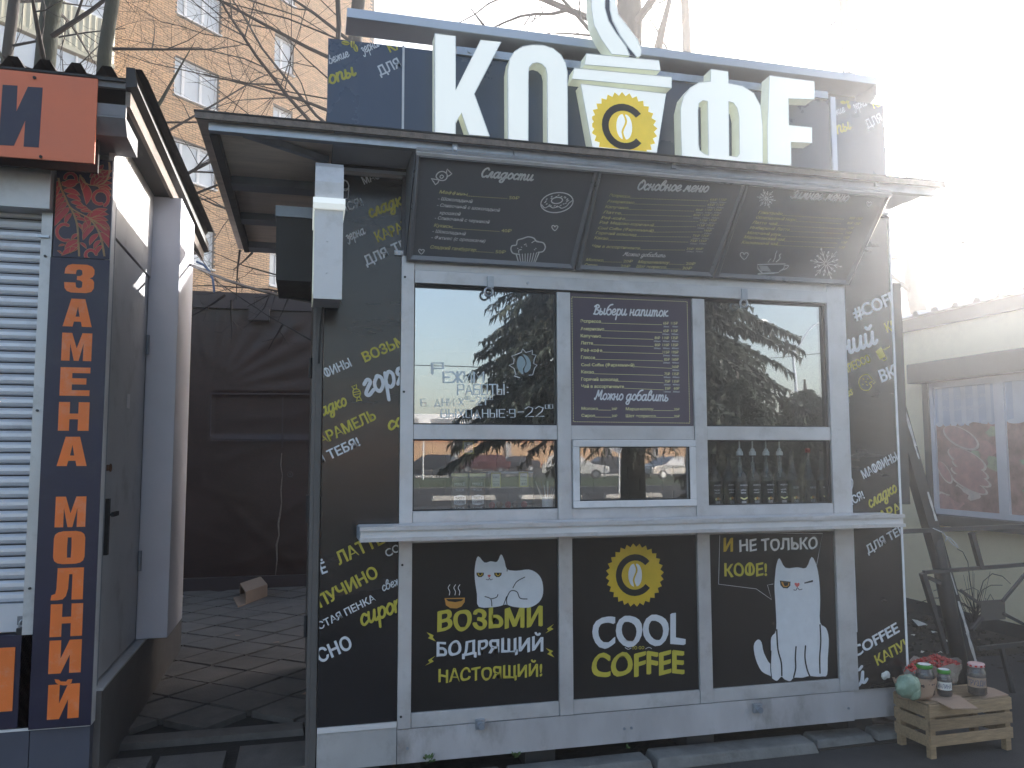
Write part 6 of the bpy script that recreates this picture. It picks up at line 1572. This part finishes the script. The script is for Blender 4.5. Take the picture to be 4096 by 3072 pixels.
for k, (a, b) in enumerate(((ym + .056, wy1 - .051), (wy0 + .051, ym - .056))):
    pn = MB(); pn.box(XK - .022, XK - .015, a, b, 1.056, 2.234); pn = pn.build('window_poster', M['meatdark'], wf)
    pl = Plane((XK - .022, b, 1.056), (0, -1, 0), (0, 0, 1), (-1, 0, 0)); P = Print(pl, clip=(0, b - a, 0, 1.178)); w = b - a; h = 1.178
    P.rect(0, w, h * .70, h, 4); 
    for i in range(5): P.rect(w * (.05 + .2 * i), w * (.13 + .2 * i), h * .70, h, 5, lift=.0005)
    for i in range(8): P.poly([[(w * (i + .5) / 8 + w * .06 * cos(t_), h * .70 + h * .02 * sin(t_)) for t_ in [j * pi / 5 for j in range(10)]]], 4 if i % 2 else 5, px=False, lift=.0003)
    rr = random.Random(k + 2)
    for i in range(16): P.poly([smooth_pts([(w * rr.uniform(-.1, 1.1) + w * .16 * cos(t_) * rr.uniform(.6, 1.2), h * rr.uniform(-.02, .02) + h * (.08 + .6 * rr.random()) * 1 + h * .05 * sin(t_)) for t_ in [0]] or [(0, 0)], 1)] if False else [[(cx + w * .15 * cos(t_) * (1 + .3 * sin(3 * t_ + i)), cz + h * .055 * sin(t_) * (1 + .3 * cos(2 * t_ + i))) for t_ in [j * pi / 6 for j in range(12)]] for cx, cz in [(w * rr.random(), h * rr.uniform(.04, .66))]], (0, 3, 1, 2)[i % 4], px=False, lift=.0006 + .0001 * i)
    for (cx, cz, rx, rz) in ((.42, .585, .30, .085), (.50, .41, .32, .075), (.55, .33, .30, .05), (.55, .27, .33, .05), (.52, .21, .30, .05), (.12, .30, .13, .07)):
        if k: cx = 1 - cx
        P.poly([[(w * cx + w * rx * cos(t_), h * cz + h * rz * sin(t_) - h * .06 * cos(t_)) for t_ in [j * pi / 10 for j in range(20)]]], 3, px=False, lift=.0030 + .0004 * (1 - cz))
        P.poly([[(w * cx + w * rx * .9 * cos(t_) - .004, h * cz + h * rz * .86 * sin(t_) - h * .06 * cos(t_) + .008) for t_ in [j * pi / 10 for j in range(20)]]], 1, px=False, lift=.0040 + .0004 * (1 - cz))
    for s_, zz, ww in (('Всегда свежее!', .90, .78), ('Всегда рядом!', .81, .68)):
        vs, fs, tw, ch = text2d(s_, .01); P._add([(w * .12 + v[0] * w * ww / tw + v[1] * .03, h * zz + v[1] * .045 / ch, .0045) for v in vs], fs, 5)
    P.build('food_picture', [M['greenprint'], M['meat'], M['meatdark'], M['meatrim'], M['skyprint'], M['skyprint2']], pn)
# dirt bank, scraps and a shrub in front of it
rn = random.Random(9); m = MB()
for i in range(900):
    x, y = rn.uniform(3.7, 6.0), rn.uniform(.9, 3.6); s_ = rn.uniform(.008, .03); m.blob((x, y, -.01), (s_, s_, s_ * .7), 5, 3, rn, .3)
props(m.build('soil_clods', M['soil']), 'loose clods of dark soil beside the cream kiosk wall', 'soil', kind='stuff')
for i, (px, py) in enumerate(((3682, 2505), (3738, 2530), (3652, 2542), (3760, 2612), (3690, 2610), (3790, 2565))):
    c_ = pz_(px, py, .01); m_ = MB(); s_ = (.07, .03, .02, .02, .015, .02)[i]
    m_.add([c_ + Vector((s_ * cos(k_ * 1.25 + i), s_ * sin(k_ * 1.25 + i), .012 * (k_ % 2) + .03 * (i == 0) * (k_ % 3))) for k_ in range(5)], [(0, 1, 2, 3, 4)])
    props(m_.build('paper_scrap', M['paper'], org=c_), ['largest crumpled white paper scrap on the soil behind the handrail', 'pale scrap right of the largest paper on the soil', 'small scrap left of the largest paper on the soil', 'small scrap close behind the berry crate', 'tiny scrap low on the soil beside the kiosk corner', 'tiny scrap on the soil next to the leaning pipe'][i], 'litter', 'scraps of paper on the soil')
t = thing('leafless_shrub', 'leafless shrub with arching thin twigs behind the iron handrail', 'shrub', py_(3915, 2480, 1.3)); m = MB(); rn = random.Random(4)
def arc(p, q, r): A = py_(*p[:2], 1.3); pts = [py_(*w, 1.3) for w in q]; sm_ = []; m.tube([A] + pts, r, 4, caps=False)
r8 = lambda L_: [(3400 + x * .5125, 1900 + y * .5125) for x, y in L_]
for L_ in ([(985,1100),(1000,960),(1040,830),(1110,770),(1190,790),(1255,850)], [(985,1100),(960,960),(935,820),(920,680),(880,600),(835,575)], [(985,1100),(940,1000),(900,940),(820,880),(730,880),(650,905)], [(985,1100),(900,1010),(780,960),(640,960),(520,1005)], [(990,1100),(1010,980),(1030,900),(1100,860),(1190,860)], [(990,1100),(1060,1000),(1095,930),(1130,990)], [(990,1100),(1000,900),(960,880),(880,905)], [(990,1120),(1060,1040),(1060,960)], [(985,1120),(950,1040),(870,1010),(840,960)]):
    Q = [py_(*p, 1.3) for p in r8(L_)]; k_ = len(Q); m.tube([Q[0]] + [Vector(q) for q in Q[1:]], [.006 * (1 - .7 * i / k_) for i in range(k_)], 4, caps=False)
for i in range(26):
    a = py_(3905 + rn.uniform(-25, 25), 2490, 1.3 + rn.uniform(-.2, .2)); m.tube([a, a + Vector((rn.uniform(-.2, .2), rn.uniform(-.1, .1), rn.uniform(.1, .4)))], [.003, .0015], 3, caps=False)
m.build('twigs', M['twig'], t)
# iron handrail
t = thing('iron_handrail', 'dark iron handrail with slanting posts in front of the cream kiosk', 'handrail', py_(3850, 2700, .5))
YR = .55
def rl(p, q, w=.028, nm='rail', Y=YR, Y2=None):
    m_ = MB(); m_.bar(py_(*p, Y), py_(*q, Y if Y2 is None else Y2), w, w, (0, 1, 0) if abs(p[0] - q[0]) < abs(p[1] - q[1]) else (0, 0, 1)); m_.build(nm, M['steeldark'], t)
rl((3600, 2126), (4300, 2096)); rl((3694, 2290), (4300, 2242), .024); rl((3885, 2130), (3925, 2275), .032, 'post'); rl((3690, 2292), (3735, 2440), .034, 'post'); rl((3735, 2440), (3788, 2615), .026, 'post')
rl((3912, 2594), (4300, 2552), .026); rl((4005, 2590), (4055, 2790), .026, 'post'); rl((3715, 2310), (3760, 2332), .022, 'brace')
pl_ = MB(); A = py_(3918, 2402, YR + .02); Bq = py_(4018, 2476, YR + .02); pl_.box(A.x, Bq.x, YR + .01, YR + .018, Bq.z, A.z); pl_.build('centre_plate', M['brownmetal'], t)
for p, q in (((3920, 2415), (3842, 2362)), ((4010, 2405), (4110, 2285)), ((3930, 2470), (3885, 2520)), ((4015, 2455), (4120, 2510))): rl(p, q, .018, 'cross_bar')
# leaning angle iron and round pipe
t = thing('leaning_angle_iron', 'long rusty angle iron leaning against the kiosk with peeling white paint', 'angle iron', py_(3920, 2760, .62))
A = Vector((3.70, .46, 2.12)); Bq = Vector(py_(3925, 2780, .66)); m_ = MB(); m_.bar(A, Bq, .085, .010, (0, -1, .1)); m_.bar(A + Vector((-.04, .03, 0)), Bq + Vector((-.04, .03, 0)), .010, .07, (0, -1, .1)); m_.build('profile', M['steeldark'], t)
dd = (Bq - A)
for s_, e_, w in ((.10, .22, .022), (.22, .26, .012), (.36, .45, .018), (.60, .68, .010), (.70, .80, .022), (.80, .90, .026)):
    m_ = MB(); p = A + dd * s_ + Vector((.018, -.012, 0)); q = A + dd * e_ + Vector((.022, -.012, 0)); k = 6
    vs = []
    for i in range(k + 1): c_ = p + (q - p) * i / k; ww = w * (.6 + .5 * abs(sin(i * 2.3 + s_ * 9))) / 2; vs += [c_ + Vector((-ww, 0, 0)), c_ + Vector((ww, 0, 0))]
    m_.add(vs, [(2 * i, 2 * i + 1, 2 * i + 3, 2 * i + 2) for i in range(k)]); m_.build('peeling_paint', M['peel'], t)
Bq = py_(3870, 2790, .58); A = py_(3738, 2150, .60)
m_ = MB(); u_ = (A - Bq).normalized(); m_.tube([Bq, A - u_ * .03, A - u_ * .008, A], [.050, .050, .042, .018], 14)
props(m_.build('round_steel_pipe', M['steeldark'], org=Bq, smooth=True), 'thick round steel pipe leaning parallel to the angle iron', 'pipe')
m_ = MB(); m_.tube([py_(*p, .44) for p in ((3732, 2113), (3752, 2122), (3775, 2132), (3786, 2150), (3812, 2178), (3834, 2192), (3826, 2178), (3800, 2152), (3788, 2146), (3782, 2165))], .0035, 5)
props(m_.build('white_cord', M['cord']), 'white cord tied round the leaning angle iron', 'cord')

# ------------------------------------------------------------------ crate with berries and jars
CT = .282
A = pz_(3716, 2818, CT); Bc = pz_(4042, 2786, CT); Cc = pz_(3567, 2764, CT)
e1 = (Bc - A); e2 = (Cc - A); l1, l2 = e1.length, e2.length; e1.normalize(); e2.normalize()
e2 = (e2 - e1 * e2.dot(e1) * .75).normalized()
t = thing('wooden_crate', 'upturned slatted wooden crate standing at the right front corner of the coffee kiosk', 'crate', Vector((A.x, A.y, 0)))
def cb(name, p, q, w, h, up=(0, 0, 1), m='wood'):
    m_ = MB(); m_.bar(p, q, w, h, up); return m_.build(name, M[m], t, bevel=.0015)
A0 = Vector((A.x, A.y, 0)); P1 = A0 + e1 * l1; P2 = A0 + e2 * l2; P3 = P1 + e2 * l2
Z = lambda p, z: Vector((p.x, p.y, z))
for q, sx, sy in ((A0, 1, 1), (P1, -1, 1), (P2, 1, -1), (P3, -1, -1)):
    c_ = q + e1 * .022 * sx + e2 * .022 * sy; cb('corner_post', Z(c_, 0), Z(c_, .268), .034, .034, e1)
for z, h in ((.245, .062), (.172, .058), (.092, .056)):
    cb('slat', Z(A0 - e1 * .002, z) , Z(P1 + e1 * .002, z + .002), .008, h); cb('slat', Z(A0 - e2 * -.006, z - .004), Z(P2 - e2 * .006, z - .004), .008, h); cb('slat', Z(P1 + e2 * .006, z), Z(P3 - e2 * .006, z), .008, h); cb('slat', Z(P2, z), Z(P3, z), .008, h)
for k in range(5):
    c_ = A0 + e2 * (.035 + (l2 - .07) * k / 4); cb('top_slat', Z(c_, CT - .003), Z(c_ + e1 * l1, CT - .003), .066, .008)
top = CT + .002
def PT(px, py): return pz_(px, py, top)
def sheet(name, lab, cat, pts, m, th=.004):
    m_ = MB(); m_.prism([p + Vector((0, 0, .0)) for p in pts], (0, 0, th)); return props(m_.build(name, M[m], org=pts[0]), lab, cat)
r1 = lambda L_: [PT(3300 + x * .36, 2550 + y * .36) for x, y in L_]
q = r1([(1000,650),(1230,712),(1420,800),(1700,795),(1480,650),(1250,600)])
sheet('cardboard_sheet', 'flattened piece of cardboard lying under the jam jars on the crate', 'cardboard', q, 'card', .005)
q = r1([(1640,640),(1780,680),(1900,660),(2040,640),(1880,570),(1660,520)]); sheet('cardboard_sheet', 'cardboard strip under the mushroom jar on the crate', 'cardboard', q, 'card', .003)
def jar(px, pyb, r, h, lab, content, lidm, text, labm, inkm, fill=.9, lidh=.018):
    c_ = pz_(px, pyb, top + .006); c_ = c_ + Vector((0, r * .8, 0)); t = thing('preserve_jar', lab, 'jar', c_, 'glass jars on the crate'); z = c_.z; m_ = MB()
    m_.lathe(c_, [(r * .85, 0), (r, .008), (r, h * .62), (r * .92, h * .74), (r * .80, h * .80), (r * .80, h * .88)], 20); g_ = m_.build('jar_glass', M['jarglass'], t, smooth=True)
    m_ = MB(); m_.lathe(c_ + Vector((0, 0, .004)), [(r * .82, 0), (r * .95, .01), (r * .95, h * .6 * fill), (r * .85, h * .72 * fill)], 20); m_.build('contents', M[content], t, smooth=True)
    m_ = MB(); m_.lathe(c_ + Vector((0, 0, h * .865)), [(r * .86, 0), (r * .90, .004), (r * .90, lidh * .7), (r * .84, lidh), (r * .3, lidh * 1.05)], 20); lo = m_.build('lid', M[lidm], t, smooth=False)
    if lidm == 'redlid':
        m_ = MB()
        for i in range(20):
            if i % 2 == 0: a0 = 2 * pi * i / 20; a1 = a0 + 2 * pi / 20; m_.add([(c_.x + r * .905 * cos(a_), c_.y + r * .905 * sin(a_), c_.z + h * .865 + z_) for z_ in (.003, lidh * .7) for a_ in (a0, a1)], [(0, 1, 3, 2)])
        m_.build('check_pattern', M['berry'], lo)
    else: m_ = MB(); m_.lathe(c_ + Vector((0, 0, h * .865 + lidh * 1.06)), [(r * .7, 0), (r * .72, .0008)], 20); m_.build('lid_ring', M['pwhite'], lo)
    # label band with handwriting, wrapped round the front
    rr = r * 1.012; z0, z1 = z + h * .26, z + h * .56; m_ = MB(); n_ = 12; a_s = [-1.15 + 2.3 * i / n_ for i in range(n_ + 1)]; f0 = atan2(CAM.y - c_.y, CAM.x - c_.x)
    pt = lambda a_, zz, k=1.0: (c_.x + rr * k * cos(f0 + a_), c_.y + rr * k * sin(f0 + a_), zz)
    m_.add([pt(a_, zz) for zz in (z0, z1) for a_ in a_s], [(i, i + 1, n_ + 2 + i, n_ + 1 + i) for i in range(n_)]); lo = m_.build('label', M[labm], t)
    vs, fs, tw, ch = text2d(text, .01); m_ = MB(); sp_ = 1.9
    m_.add([pt((v[0] / tw - .5) * sp_, z0 + (z1 - z0) * (.22 + .55 * v[1] / ch), 1.02) for v in vs], fs); m_.build('lettering', M[inkm], lo)
    return t
jar(3723, 2786, .047, .165, 'taller jar of dark jam with green lid and handwritten pink label, left of the three', 'jam', 'greenlid', 'КЛЮКВА', 'card', 'ink')
jar(3797, 2788, .038, .138, 'shorter jar of black jam with green lid and white handwritten label', 'jam', 'greenlid', 'МАЛИНА', 'paper', 'ink')
jar(3933, 2784, .048, .170, 'jar of pickled mushrooms with a red checked lid at the right of the crate', 'mushroom', 'redlid', 'ГРУЗДИ', 'card', 'ink')
def bag(lab, c, rx, ry, h, berry, seed, m='bag', n=260, br_=.007, lip=.03, name='berry_bag'):
    rn = random.Random(seed); t = thing(name, lab, 'bag', Vector((c.x, c.y, top)), 'plastic bags of berries on the crate'); m_ = MB(); N_ = 22; rows = 6; vs = []
    for j in range(rows + 1):
        s_ = j / rows
        for i in range(N_):
            a_ = 2 * pi * i / N_; k = (.80 + .24 * s_) * (1 + .05 * sin(i * 2.7 + j)) + rn.uniform(-.02, .02); vs.append((c.x + rx * k * cos(a_), c.y + ry * k * sin(a_), top + .004 + h * s_ + (.012 * sin(i * 1.9 + seed) if j == rows else 0)))
    m_.add(vs, [(j * N_ + i, j * N_ + (i + 1) % N_, (j + 1) * N_ + (i + 1) % N_, (j + 1) * N_ + i) for j in range(rows) for i in range(N_)] + [tuple(range(N_ - 1, -1, -1))]); m_.build('plastic', M[m], t, smooth=True)
    m_ = MB()
    for i in range(n):
        a_ = rn.uniform(0, 6.28); r_ = sqrt(rn.random()) * .93; z = top + h * .72 + (.055 * (1 - r_) + .012 if berry == 'berry' else .004) + rn.uniform(-.006, .008); m_.blob((c.x + rx * r_ * cos(a_), c.y + ry * r_ * sin(a_), z), br_, 6, 4)
    m_.lathe((c.x, c.y, top), [(min(rx, ry) * .8, h * .6), (min(rx, ry) * .9, h * .70)], 12)
    props(m_.build('berries', M[berry], t), kind='stuff'); return t
c_ = PT(3795, 2765) + Vector((.07, .17, 0)); bag('wide bag heaped with bright red berries at the back of the crate', c_, .155, .10, .115, 'berry', 1, n=420)
c_ = pz_(3622, 2700, .385) + Vector((0, -.075, 0)); bag('shallow cardboard tray of dark dried berries at the back left of the crate', c_, .125, .060, .100, 'darkberry', 2, n=300, m='card')
c_ = PT(3665, 2760) + Vector((.0, .03, 0)); bag('small bag of red berries between the green bag and the jam jar', c_, .045, .04, .10, 'berry', 3, n=70)
t = thing('green_bag', 'crumpled translucent green plastic bag hanging over the front left of the crate', 'bag', PT(3630, 2790)); m_ = MB(); c_ = py_(3628, 2742, A.y + .05)
m_.blob((c_.x + .005, c_.y, c_.z - .004), (.072, .040, .060), 26, 16, random.Random(6), .07); m_.blob((c_.x + .03, c_.y - .012, c_.z - .040), (.042, .024, .034), 18, 10, random.Random(3), .08); m_.build('plastic', M['greenbag'], t, smooth=True)
m_ = MB(); w_ = py_(3535, 2705, A.y + .22)
for i in range(3): m_.blob((w_.x + .012 * i, w_.y, w_.z + .004 * i), (.016, .012, .02), 6, 4, random.Random(i), .4)
props(m_.build('paper_napkins', M['paper'], org=w_), 'crumpled white napkins tucked at the left of the berry tray', 'napkin')
# ------------------------------------------------------------------ apartment block far right, hazy
def far_block(lab, x, y, w, d, h, rot, nf, nw, m='fargrey'):
    t = thing('apartment_block', lab, 'building', (x, y, 0)); R2 = Matrix.Rotation(rot, 3, 'Z'); o = Vector((x, y, 0))
    def hb(m_, x0, x1, y0, y1, z0, z1):
        m_.hexa([o + R2 @ Vector(p) for p in ((x0, y0, z0), (x1, y0, z0), (x1, y1, z0), (x0, y1, z0))], [o + R2 @ Vector(p) for p in ((x0, y0, z1), (x1, y0, z1), (x1, y1, z1), (x0, y1, z1))])
    m_ = MB(); hb(m_, -w / 2, w / 2, 0, d, 0, h); m_.build('wall', M[m], t); m_ = MB(); hb(m_, -w / 2 - .2, w / 2 + .2, -.2, d + .2, h, h + .4); m_.build('roof', M['fargrey'], t)
    for f in range(nf):
        for k in range(nw):
            xc = -w / 2 + w * (k + .5) / nw; z = 1.2 + f * (h - 1.5) / nf
            m_ = MB(); hb(m_, xc - .75, xc + .75, -.05, -.003, z, z + 1.5); wn_ = m_.build('window', M['wframe'], t); m_ = MB(); hb(m_, xc - .65, xc - .05, -.07, -.052, z + .1, z + 1.4); hb(m_, xc + .05, xc + .65, -.07, -.052, z + .1, z + 1.4); m_.build('pane', M['glass_far'], wn_)
        m_ = MB(); z = f * (h - 1.5) / nf + .9; hb(m_, -w / 2, w / 2, -.02, -.001, z, z + .05); m_.build('panel_joint', M['mortar'], t)
b = on_ray(3560, 600, 48); far_block('tall panel apartment block dissolving in the glare behind the kiosk', b.x, b.y, 9, 10, 20.5, -.70, 7, 4)
b = on_ray(3900, 1200, 70); far_block('low block barely visible in the glare above the cream kiosk', b.x, b.y, 30, 10, 8, -.7, 3, 8)

# ------------------------------------------------------------------ behind the camera: what the windows reflect
props((lambda m_: (m_.quad((-60, -14.8, -.004), (110, -14.8, -.004), (110, -9.0, -.004), (-60, -9.0, -.004)), m_)[1])(MB()).build('front_lawn', M['grass']), 'strip of short grass across from the kiosks', 'lawn', kind='structure')
m_ = MB(); m_.quad((-60, -34, .0), (110, -34, .0), (110, -15, .0), (-60, -15, .0)); m_.quad((-60, -78, .0), (110, -78, .0), (110, -50, .0), (-60, -50, .0))
props(m_.build('road', M['asphalt']), 'grey asphalt road beyond the lawn', kind='structure')
m_ = MB(); m_.quad((-60, -50, .02), (110, -50, .02), (110, -34, .02), (-60, -34, .02)); props(m_.build('verge', M['grass']), 'wide green verge between the two carriageways', 'lawn', kind='structure')
kb2 = MB(); kb2.box(-60, 110, -33.9, -33.6, 0, .02); rk = props(kb2.build('road_kerb', M['kerb']), 'white painted kerb line of the road', kind='structure')
kmesh = MB(); kmesh.hexa([(-1.1, -.15, 0), (1.1, -.15, 0), (1.1, .15, 0), (-1.1, .15, 0)], [(-1.05, -.12, .15), (1.05, -.12, .15), (1.05, .12, .15), (-1.05, .12, .15)]); kmesh = kmesh.mesh('kerb_block'); kmesh.materials.append(M['kerbpaint'])
for y in (-23.5, -51):
    for i in range(16):
        if (i * 7) % 5 == 2: continue
        o = bpy.data.objects.new('kerb_block', kmesh); C.objects.link(o); o.parent = rk; o.location = (-4 + i * 3.1 * (1 if y > -30 else 2), y, .02)
# long orange building
t = thing('orange_building', 'long low orange plastered building with a red band across the road', 'building', (20, -88, 0))
m_ = MB(); m_.box(-20, 60, -98, -88, 0, 3.0); m_.build('wall', M['farorange'], t); m_ = MB(); m_.box(-20.1, 60.1, -98, -87.8, 3.0, 3.6); m_.build('band', M['farband'], t)
m_ = MB(); m_.box(-19, 59, -97.5, -88.6, 3.6, 6.2); m_.build('upper_block', M['farbeige'], t)
for k in range(20):
    m_ = MB(); m_.box(-17 + k * 3.9, -14.6 + k * 3.9, -88.55, -88.50, 4.1, 5.7); m_.build('window', M['carglass'], t)
for k in range(9):
    m_ = MB(); m_.box(4 + k * 6.2, 4.6 + k * 6.2, -87.95, -87.7, 0, 3.0); m_.build('pilaster', M['farbeige'], t)
# cars
def car_proto(lab, paint, L_=4.4, kind=0):
    t = thing('parked_car', lab, 'car', (0, 0, 0), 'cars parked across the road'); hw = .88
    if kind == 0: prof = [(-2.2, .35), (-2.2, .75), (-2.1, .95), (-1.9, 1.02), (-1.75, 1.40), (-1.5, 1.52), (-.2, 1.56), (.45, 1.45), (1.15, 1.0), (2.0, .85), (2.2, .65), (2.2, .35)]
    else: prof = [(-2.2, .35), (-2.22, .80), (-2.1, 1.0), (-1.5, 1.03), (-.95, 1.42), (.1, 1.46), (.5, 1.38), (1.15, 1.0), (2.0, .86), (2.2, .66), (2.2, .35)]
    n = len(prof); rows = [(-hw, 0.0), (-hw * .96, 1), (hw * .96, 1), (hw, 0.0)]
    vs = []
    for yk, top_ in ((-hw, 0), (hw, 0)):
        for x, z in prof: vs.append((x, yk * (.80 if z > 1.1 else 1.0), z))
    m_ = MB(); m_.add(vs, [tuple(range(n)), tuple(range(2 * n - 1, n - 1, -1))] + [(i, n + i, n + (i + 1) % n, (i + 1) % n) for i in range(n)]); body = m_.build('body', paint, t, bevel=.03)
    m_ = MB()
    for s_ in (-1, 1):
        W = [(-1.6, 1.05), (-1.45, 1.38), (-.25, 1.44), (.38, 1.36), (.95, 1.04)] if kind == 0 else [(-1.2, 1.06), (-.8, 1.34), (.1, 1.38), (.42, 1.32), (.95, 1.04)]
        m_.poly([(x, s_ * (hw * (.90 if z < 1.1 else .815)), z) for x, z in (W if s_ < 0 else W[::-1])])
    m_.build('side_window', M['carglass'], t)
    for x in (-1.35, 1.35):
        for s_ in (-1, 1):
            m_ = MB(); m_.tube([(x, s_ * (hw - .18), .32), (x, s_ * (hw + .02), .32)], .32, 16); w_ = m_.build('wheel', M['rubber'], t); m_ = MB(); m_.tube([(x, s_ * (hw + .015), .32), (x, s_ * (hw + .03), .32)], .19, 10); m_.build('rim', M['galv'], w_)
    for s_ in (-1, 1): m_ = MB(); m_.box(-2.24, -2.19, s_ * .6 - .18, s_ * .6 + .18, .80, .95); m_.build('tail_light', M['taillight'], t)
    for s_ in (-1, 1): m_ = MB(); m_.box(2.12, 2.21, s_ * .6 - .2, s_ * .6 + .2, .66, .78); m_.build('headlight', M['pwhite'], t)
    return t
def vx(px, depth): d = ray(px, 1816); return d.x / d.y * depth       # x of what a window pixel reflects, depth counted from the mirrored camera
for lab, paint, kind, px, dep, rz in (('dark blue hatchback reflected at the left of the lower left window', 'cardark', 0, 1725, 66, pi + .5), ('dark red estate car reflected in the middle of the lower left window', 'carred', 0, 1935, 68, pi + .2), ('black saloon reflected right of the dark red estate', 'cardark', 1, 2055, 70, pi),
    ('white car reflected at the left of the serving window', 'carwhite', 0, 2300, 52, .3), ('grey saloon reflected in the middle of the serving window', 'cardark', 1, 2440, 66, 0), ('silver hatchback reflected at the right of the serving window', 'carsilver', 1, 2680, 48, pi - .3)):
    t = car_proto(lab, M[paint], kind=kind); t.location = (vx(px, dep), 4.05 - dep, 0); t.rotation_euler = (0, 0, rz)
# spruce
def spruce(lab, x, y, H_t, R0, seed, z0=2.7, nb=820):
    rn = random.Random(seed); t = thing('spruce_tree', lab, 'tree', (x, y, 0), 'spruces across from the kiosks'); base = Vector((x, y, 0))
    m_ = MB(); m_.tube([base, base + Vector((.03, 0, H_t * .5)), base + Vector((0, .02, H_t))], [.26, .16, .02], 10); m_.build('trunk', M['bark'], t, smooth=True)
    c = MB()
    for k in range(nb):
        f = (k + rn.random()) / nb; z = z0 + (H_t - z0 - .2) * f; r = R0 * (1 - f) ** .8 * rn.uniform(.6, 1.08) + .15; an = k * 2.399 + rn.uniform(-.3, .3)
        d = Vector((cos(an), sin(an), 0)); sd_ = Vector((-sin(an), cos(an), 0)); nseg = max(3, int(r / .26)); p = base + Vector((0, 0, z)); dr = .16 + .25 * (1 - f)
        for i in range(nseg):
            s_ = (i + 1) / nseg; q = base + Vector((0, 0, z)) + d * r * s_ + Vector((0, 0, -dr * r * s_ * s_ * 1.1 + .18 * r * max(0, s_ - .6)))
            c.tube([p, q], [.014 * (1 - s_ * .7), .012 * (1 - s_ * .7)], 3, caps=False)
            for sg_ in (-1, 1):
                Lk = (.20 + .5 * (1 - s_)) * rn.uniform(.5, 1.1) * min(1, r * .5 + .3)
                tip = q + sd_ * sg_ * Lk + d * Lk * .45 + Vector((0, 0, -Lk * rn.uniform(.25, .8)))
                for b_ in range(7):
                    o1 = p.lerp(tip, b_ / 7 + .03); st = (tip - p) * .19; w = Vector((rn.uniform(-.07, .07), rn.uniform(-.07, .07), rn.uniform(-.20, -.07)))
                    c.add([o1, o1 + st, o1 + st * .8 + w], [(0, 1, 2)])
                    c.add([o1, o1 + st * 1.3 + Vector((0, 0, .015)), o1 + d * .07 * rn.random() + sd_ * rn.uniform(-.09, .09) + Vector((0, 0, rn.uniform(-.05, .03)))], [(0, 1, 2)])
            p = q
    c.build('crown', M['needle'], t); return t
SX = vx(2530, 15.5)
spruce('large dark spruce reflected in the kiosk windows', SX, 4.05 - 15.5, 13.5, 3.6, 3)
spruce('young spruce low in the lower right window reflection', vx(2960, 12.5), 4.05 - 12.5, 3.1, 1.35, 8, .12, 300)
spruce('second young spruce at the right end of the lower right window reflection', vx(3230, 13.5), 4.05 - 13.5, 3.0, 1.35, 9, .12, 300)
# street lamp, road sign and wires
b = vx(3190, 36); t = thing('street_lamp', 'street lamp with curved arms reflected in the right window', 'street lamp', (b, 4.05 - 36, 0)); m_ = MB(); m_.tube([(b, 4.05 - 36, 0), (b, 4.05 - 36, 7.2)], [.09, .06], 8); m_.build('pole', M['steelblue'], t)
for s_ in (-1, 1):
    m_ = MB(); L_ = [(b + s_ * (1.4 * i / 6), 4.05 - 36, 6.6 + 1.6 * sin(i / 6 * pi / 2)) for i in range(7)]; m_.tube(L_, .035, 6); m_.build('arm', M['steelblue'], t); m_ = MB(); m_.blob((b + s_ * 1.7, 4.05 - 36, 8.22), (.38, .14, .09), 8, 6); m_.build('lamp_head', M['pgrey'], t)
b = vx(1697, 50); t = thing('thin_mast', 'thin pale mast reflected at the left of the lower left window', 'mast', (b, -46, 0)); m_ = MB(); m_.tube([(b, -46, 0), (b, -46, 3.4)], .05, 8); m_.build('pole', M['pgrey'], t)
b = vx(2475, 30); t = thing('road_sign', 'road sign on a pole reflected in the serving window', 'road sign', (b, 4.05 - 30, 0)); m_ = MB(); m_.tube([(b, -25.95, 0), (b, -25.95, 2.6)], .03, 8); m_.build('pole', M['pgrey'], t); m_ = MB(); m_.tube([(b, -25.93, 2.0), (b, -25.90, 2.0)], .35, 24); m_.build('sign_disc', M['steelblue'], t)
for k, (zz, dz) in enumerate(((10.6, 1.2), (10.1, .2), (6.2, -.3))):
    m_ = MB(); m_.tube([(-12 + 34 * i / 12, -26, zz + dz * i / 12 - 1.2 * sin(pi * i / 12)) for i in range(13)], .018, 4); props(m_.build('overhead_wire', M['cable']), ['highest overhead wire reflected in the upper left window', 'middle overhead wire reflected in the upper left window', 'lowest overhead wire reflected in the upper left window'][k], 'wire', 'overhead wires across the road')

# ------------------------------------------------------------------ haze volume added to imitate veiling lens glare
HZ = bpy.data.materials.new('glare_haze'); HZ.use_nodes = True; N = HZ.node_tree.nodes
for n in list(N):
    if n.type == 'BSDF_PRINCIPLED': N.remove(n)
v = N.new('ShaderNodeVolumePrincipled'); v.inputs['Color'].default_value = (.97, .97, 1, 1); v.inputs['Density'].default_value = HAZE; v.inputs['Anisotropy'].default_value = HAZE_G
HZ.node_tree.links.new(v.outputs[0], N['Material Output'].inputs['Volume'])
m_ = MB(); m_.box(-70, 120, -105, 95, -1.02, 27.0); o = m_.build('haze', HZ); props(o, 'thin haze added to imitate lens glare towards the sun', 'haze', kind='stuff'); o.display_type = 'WIRE'
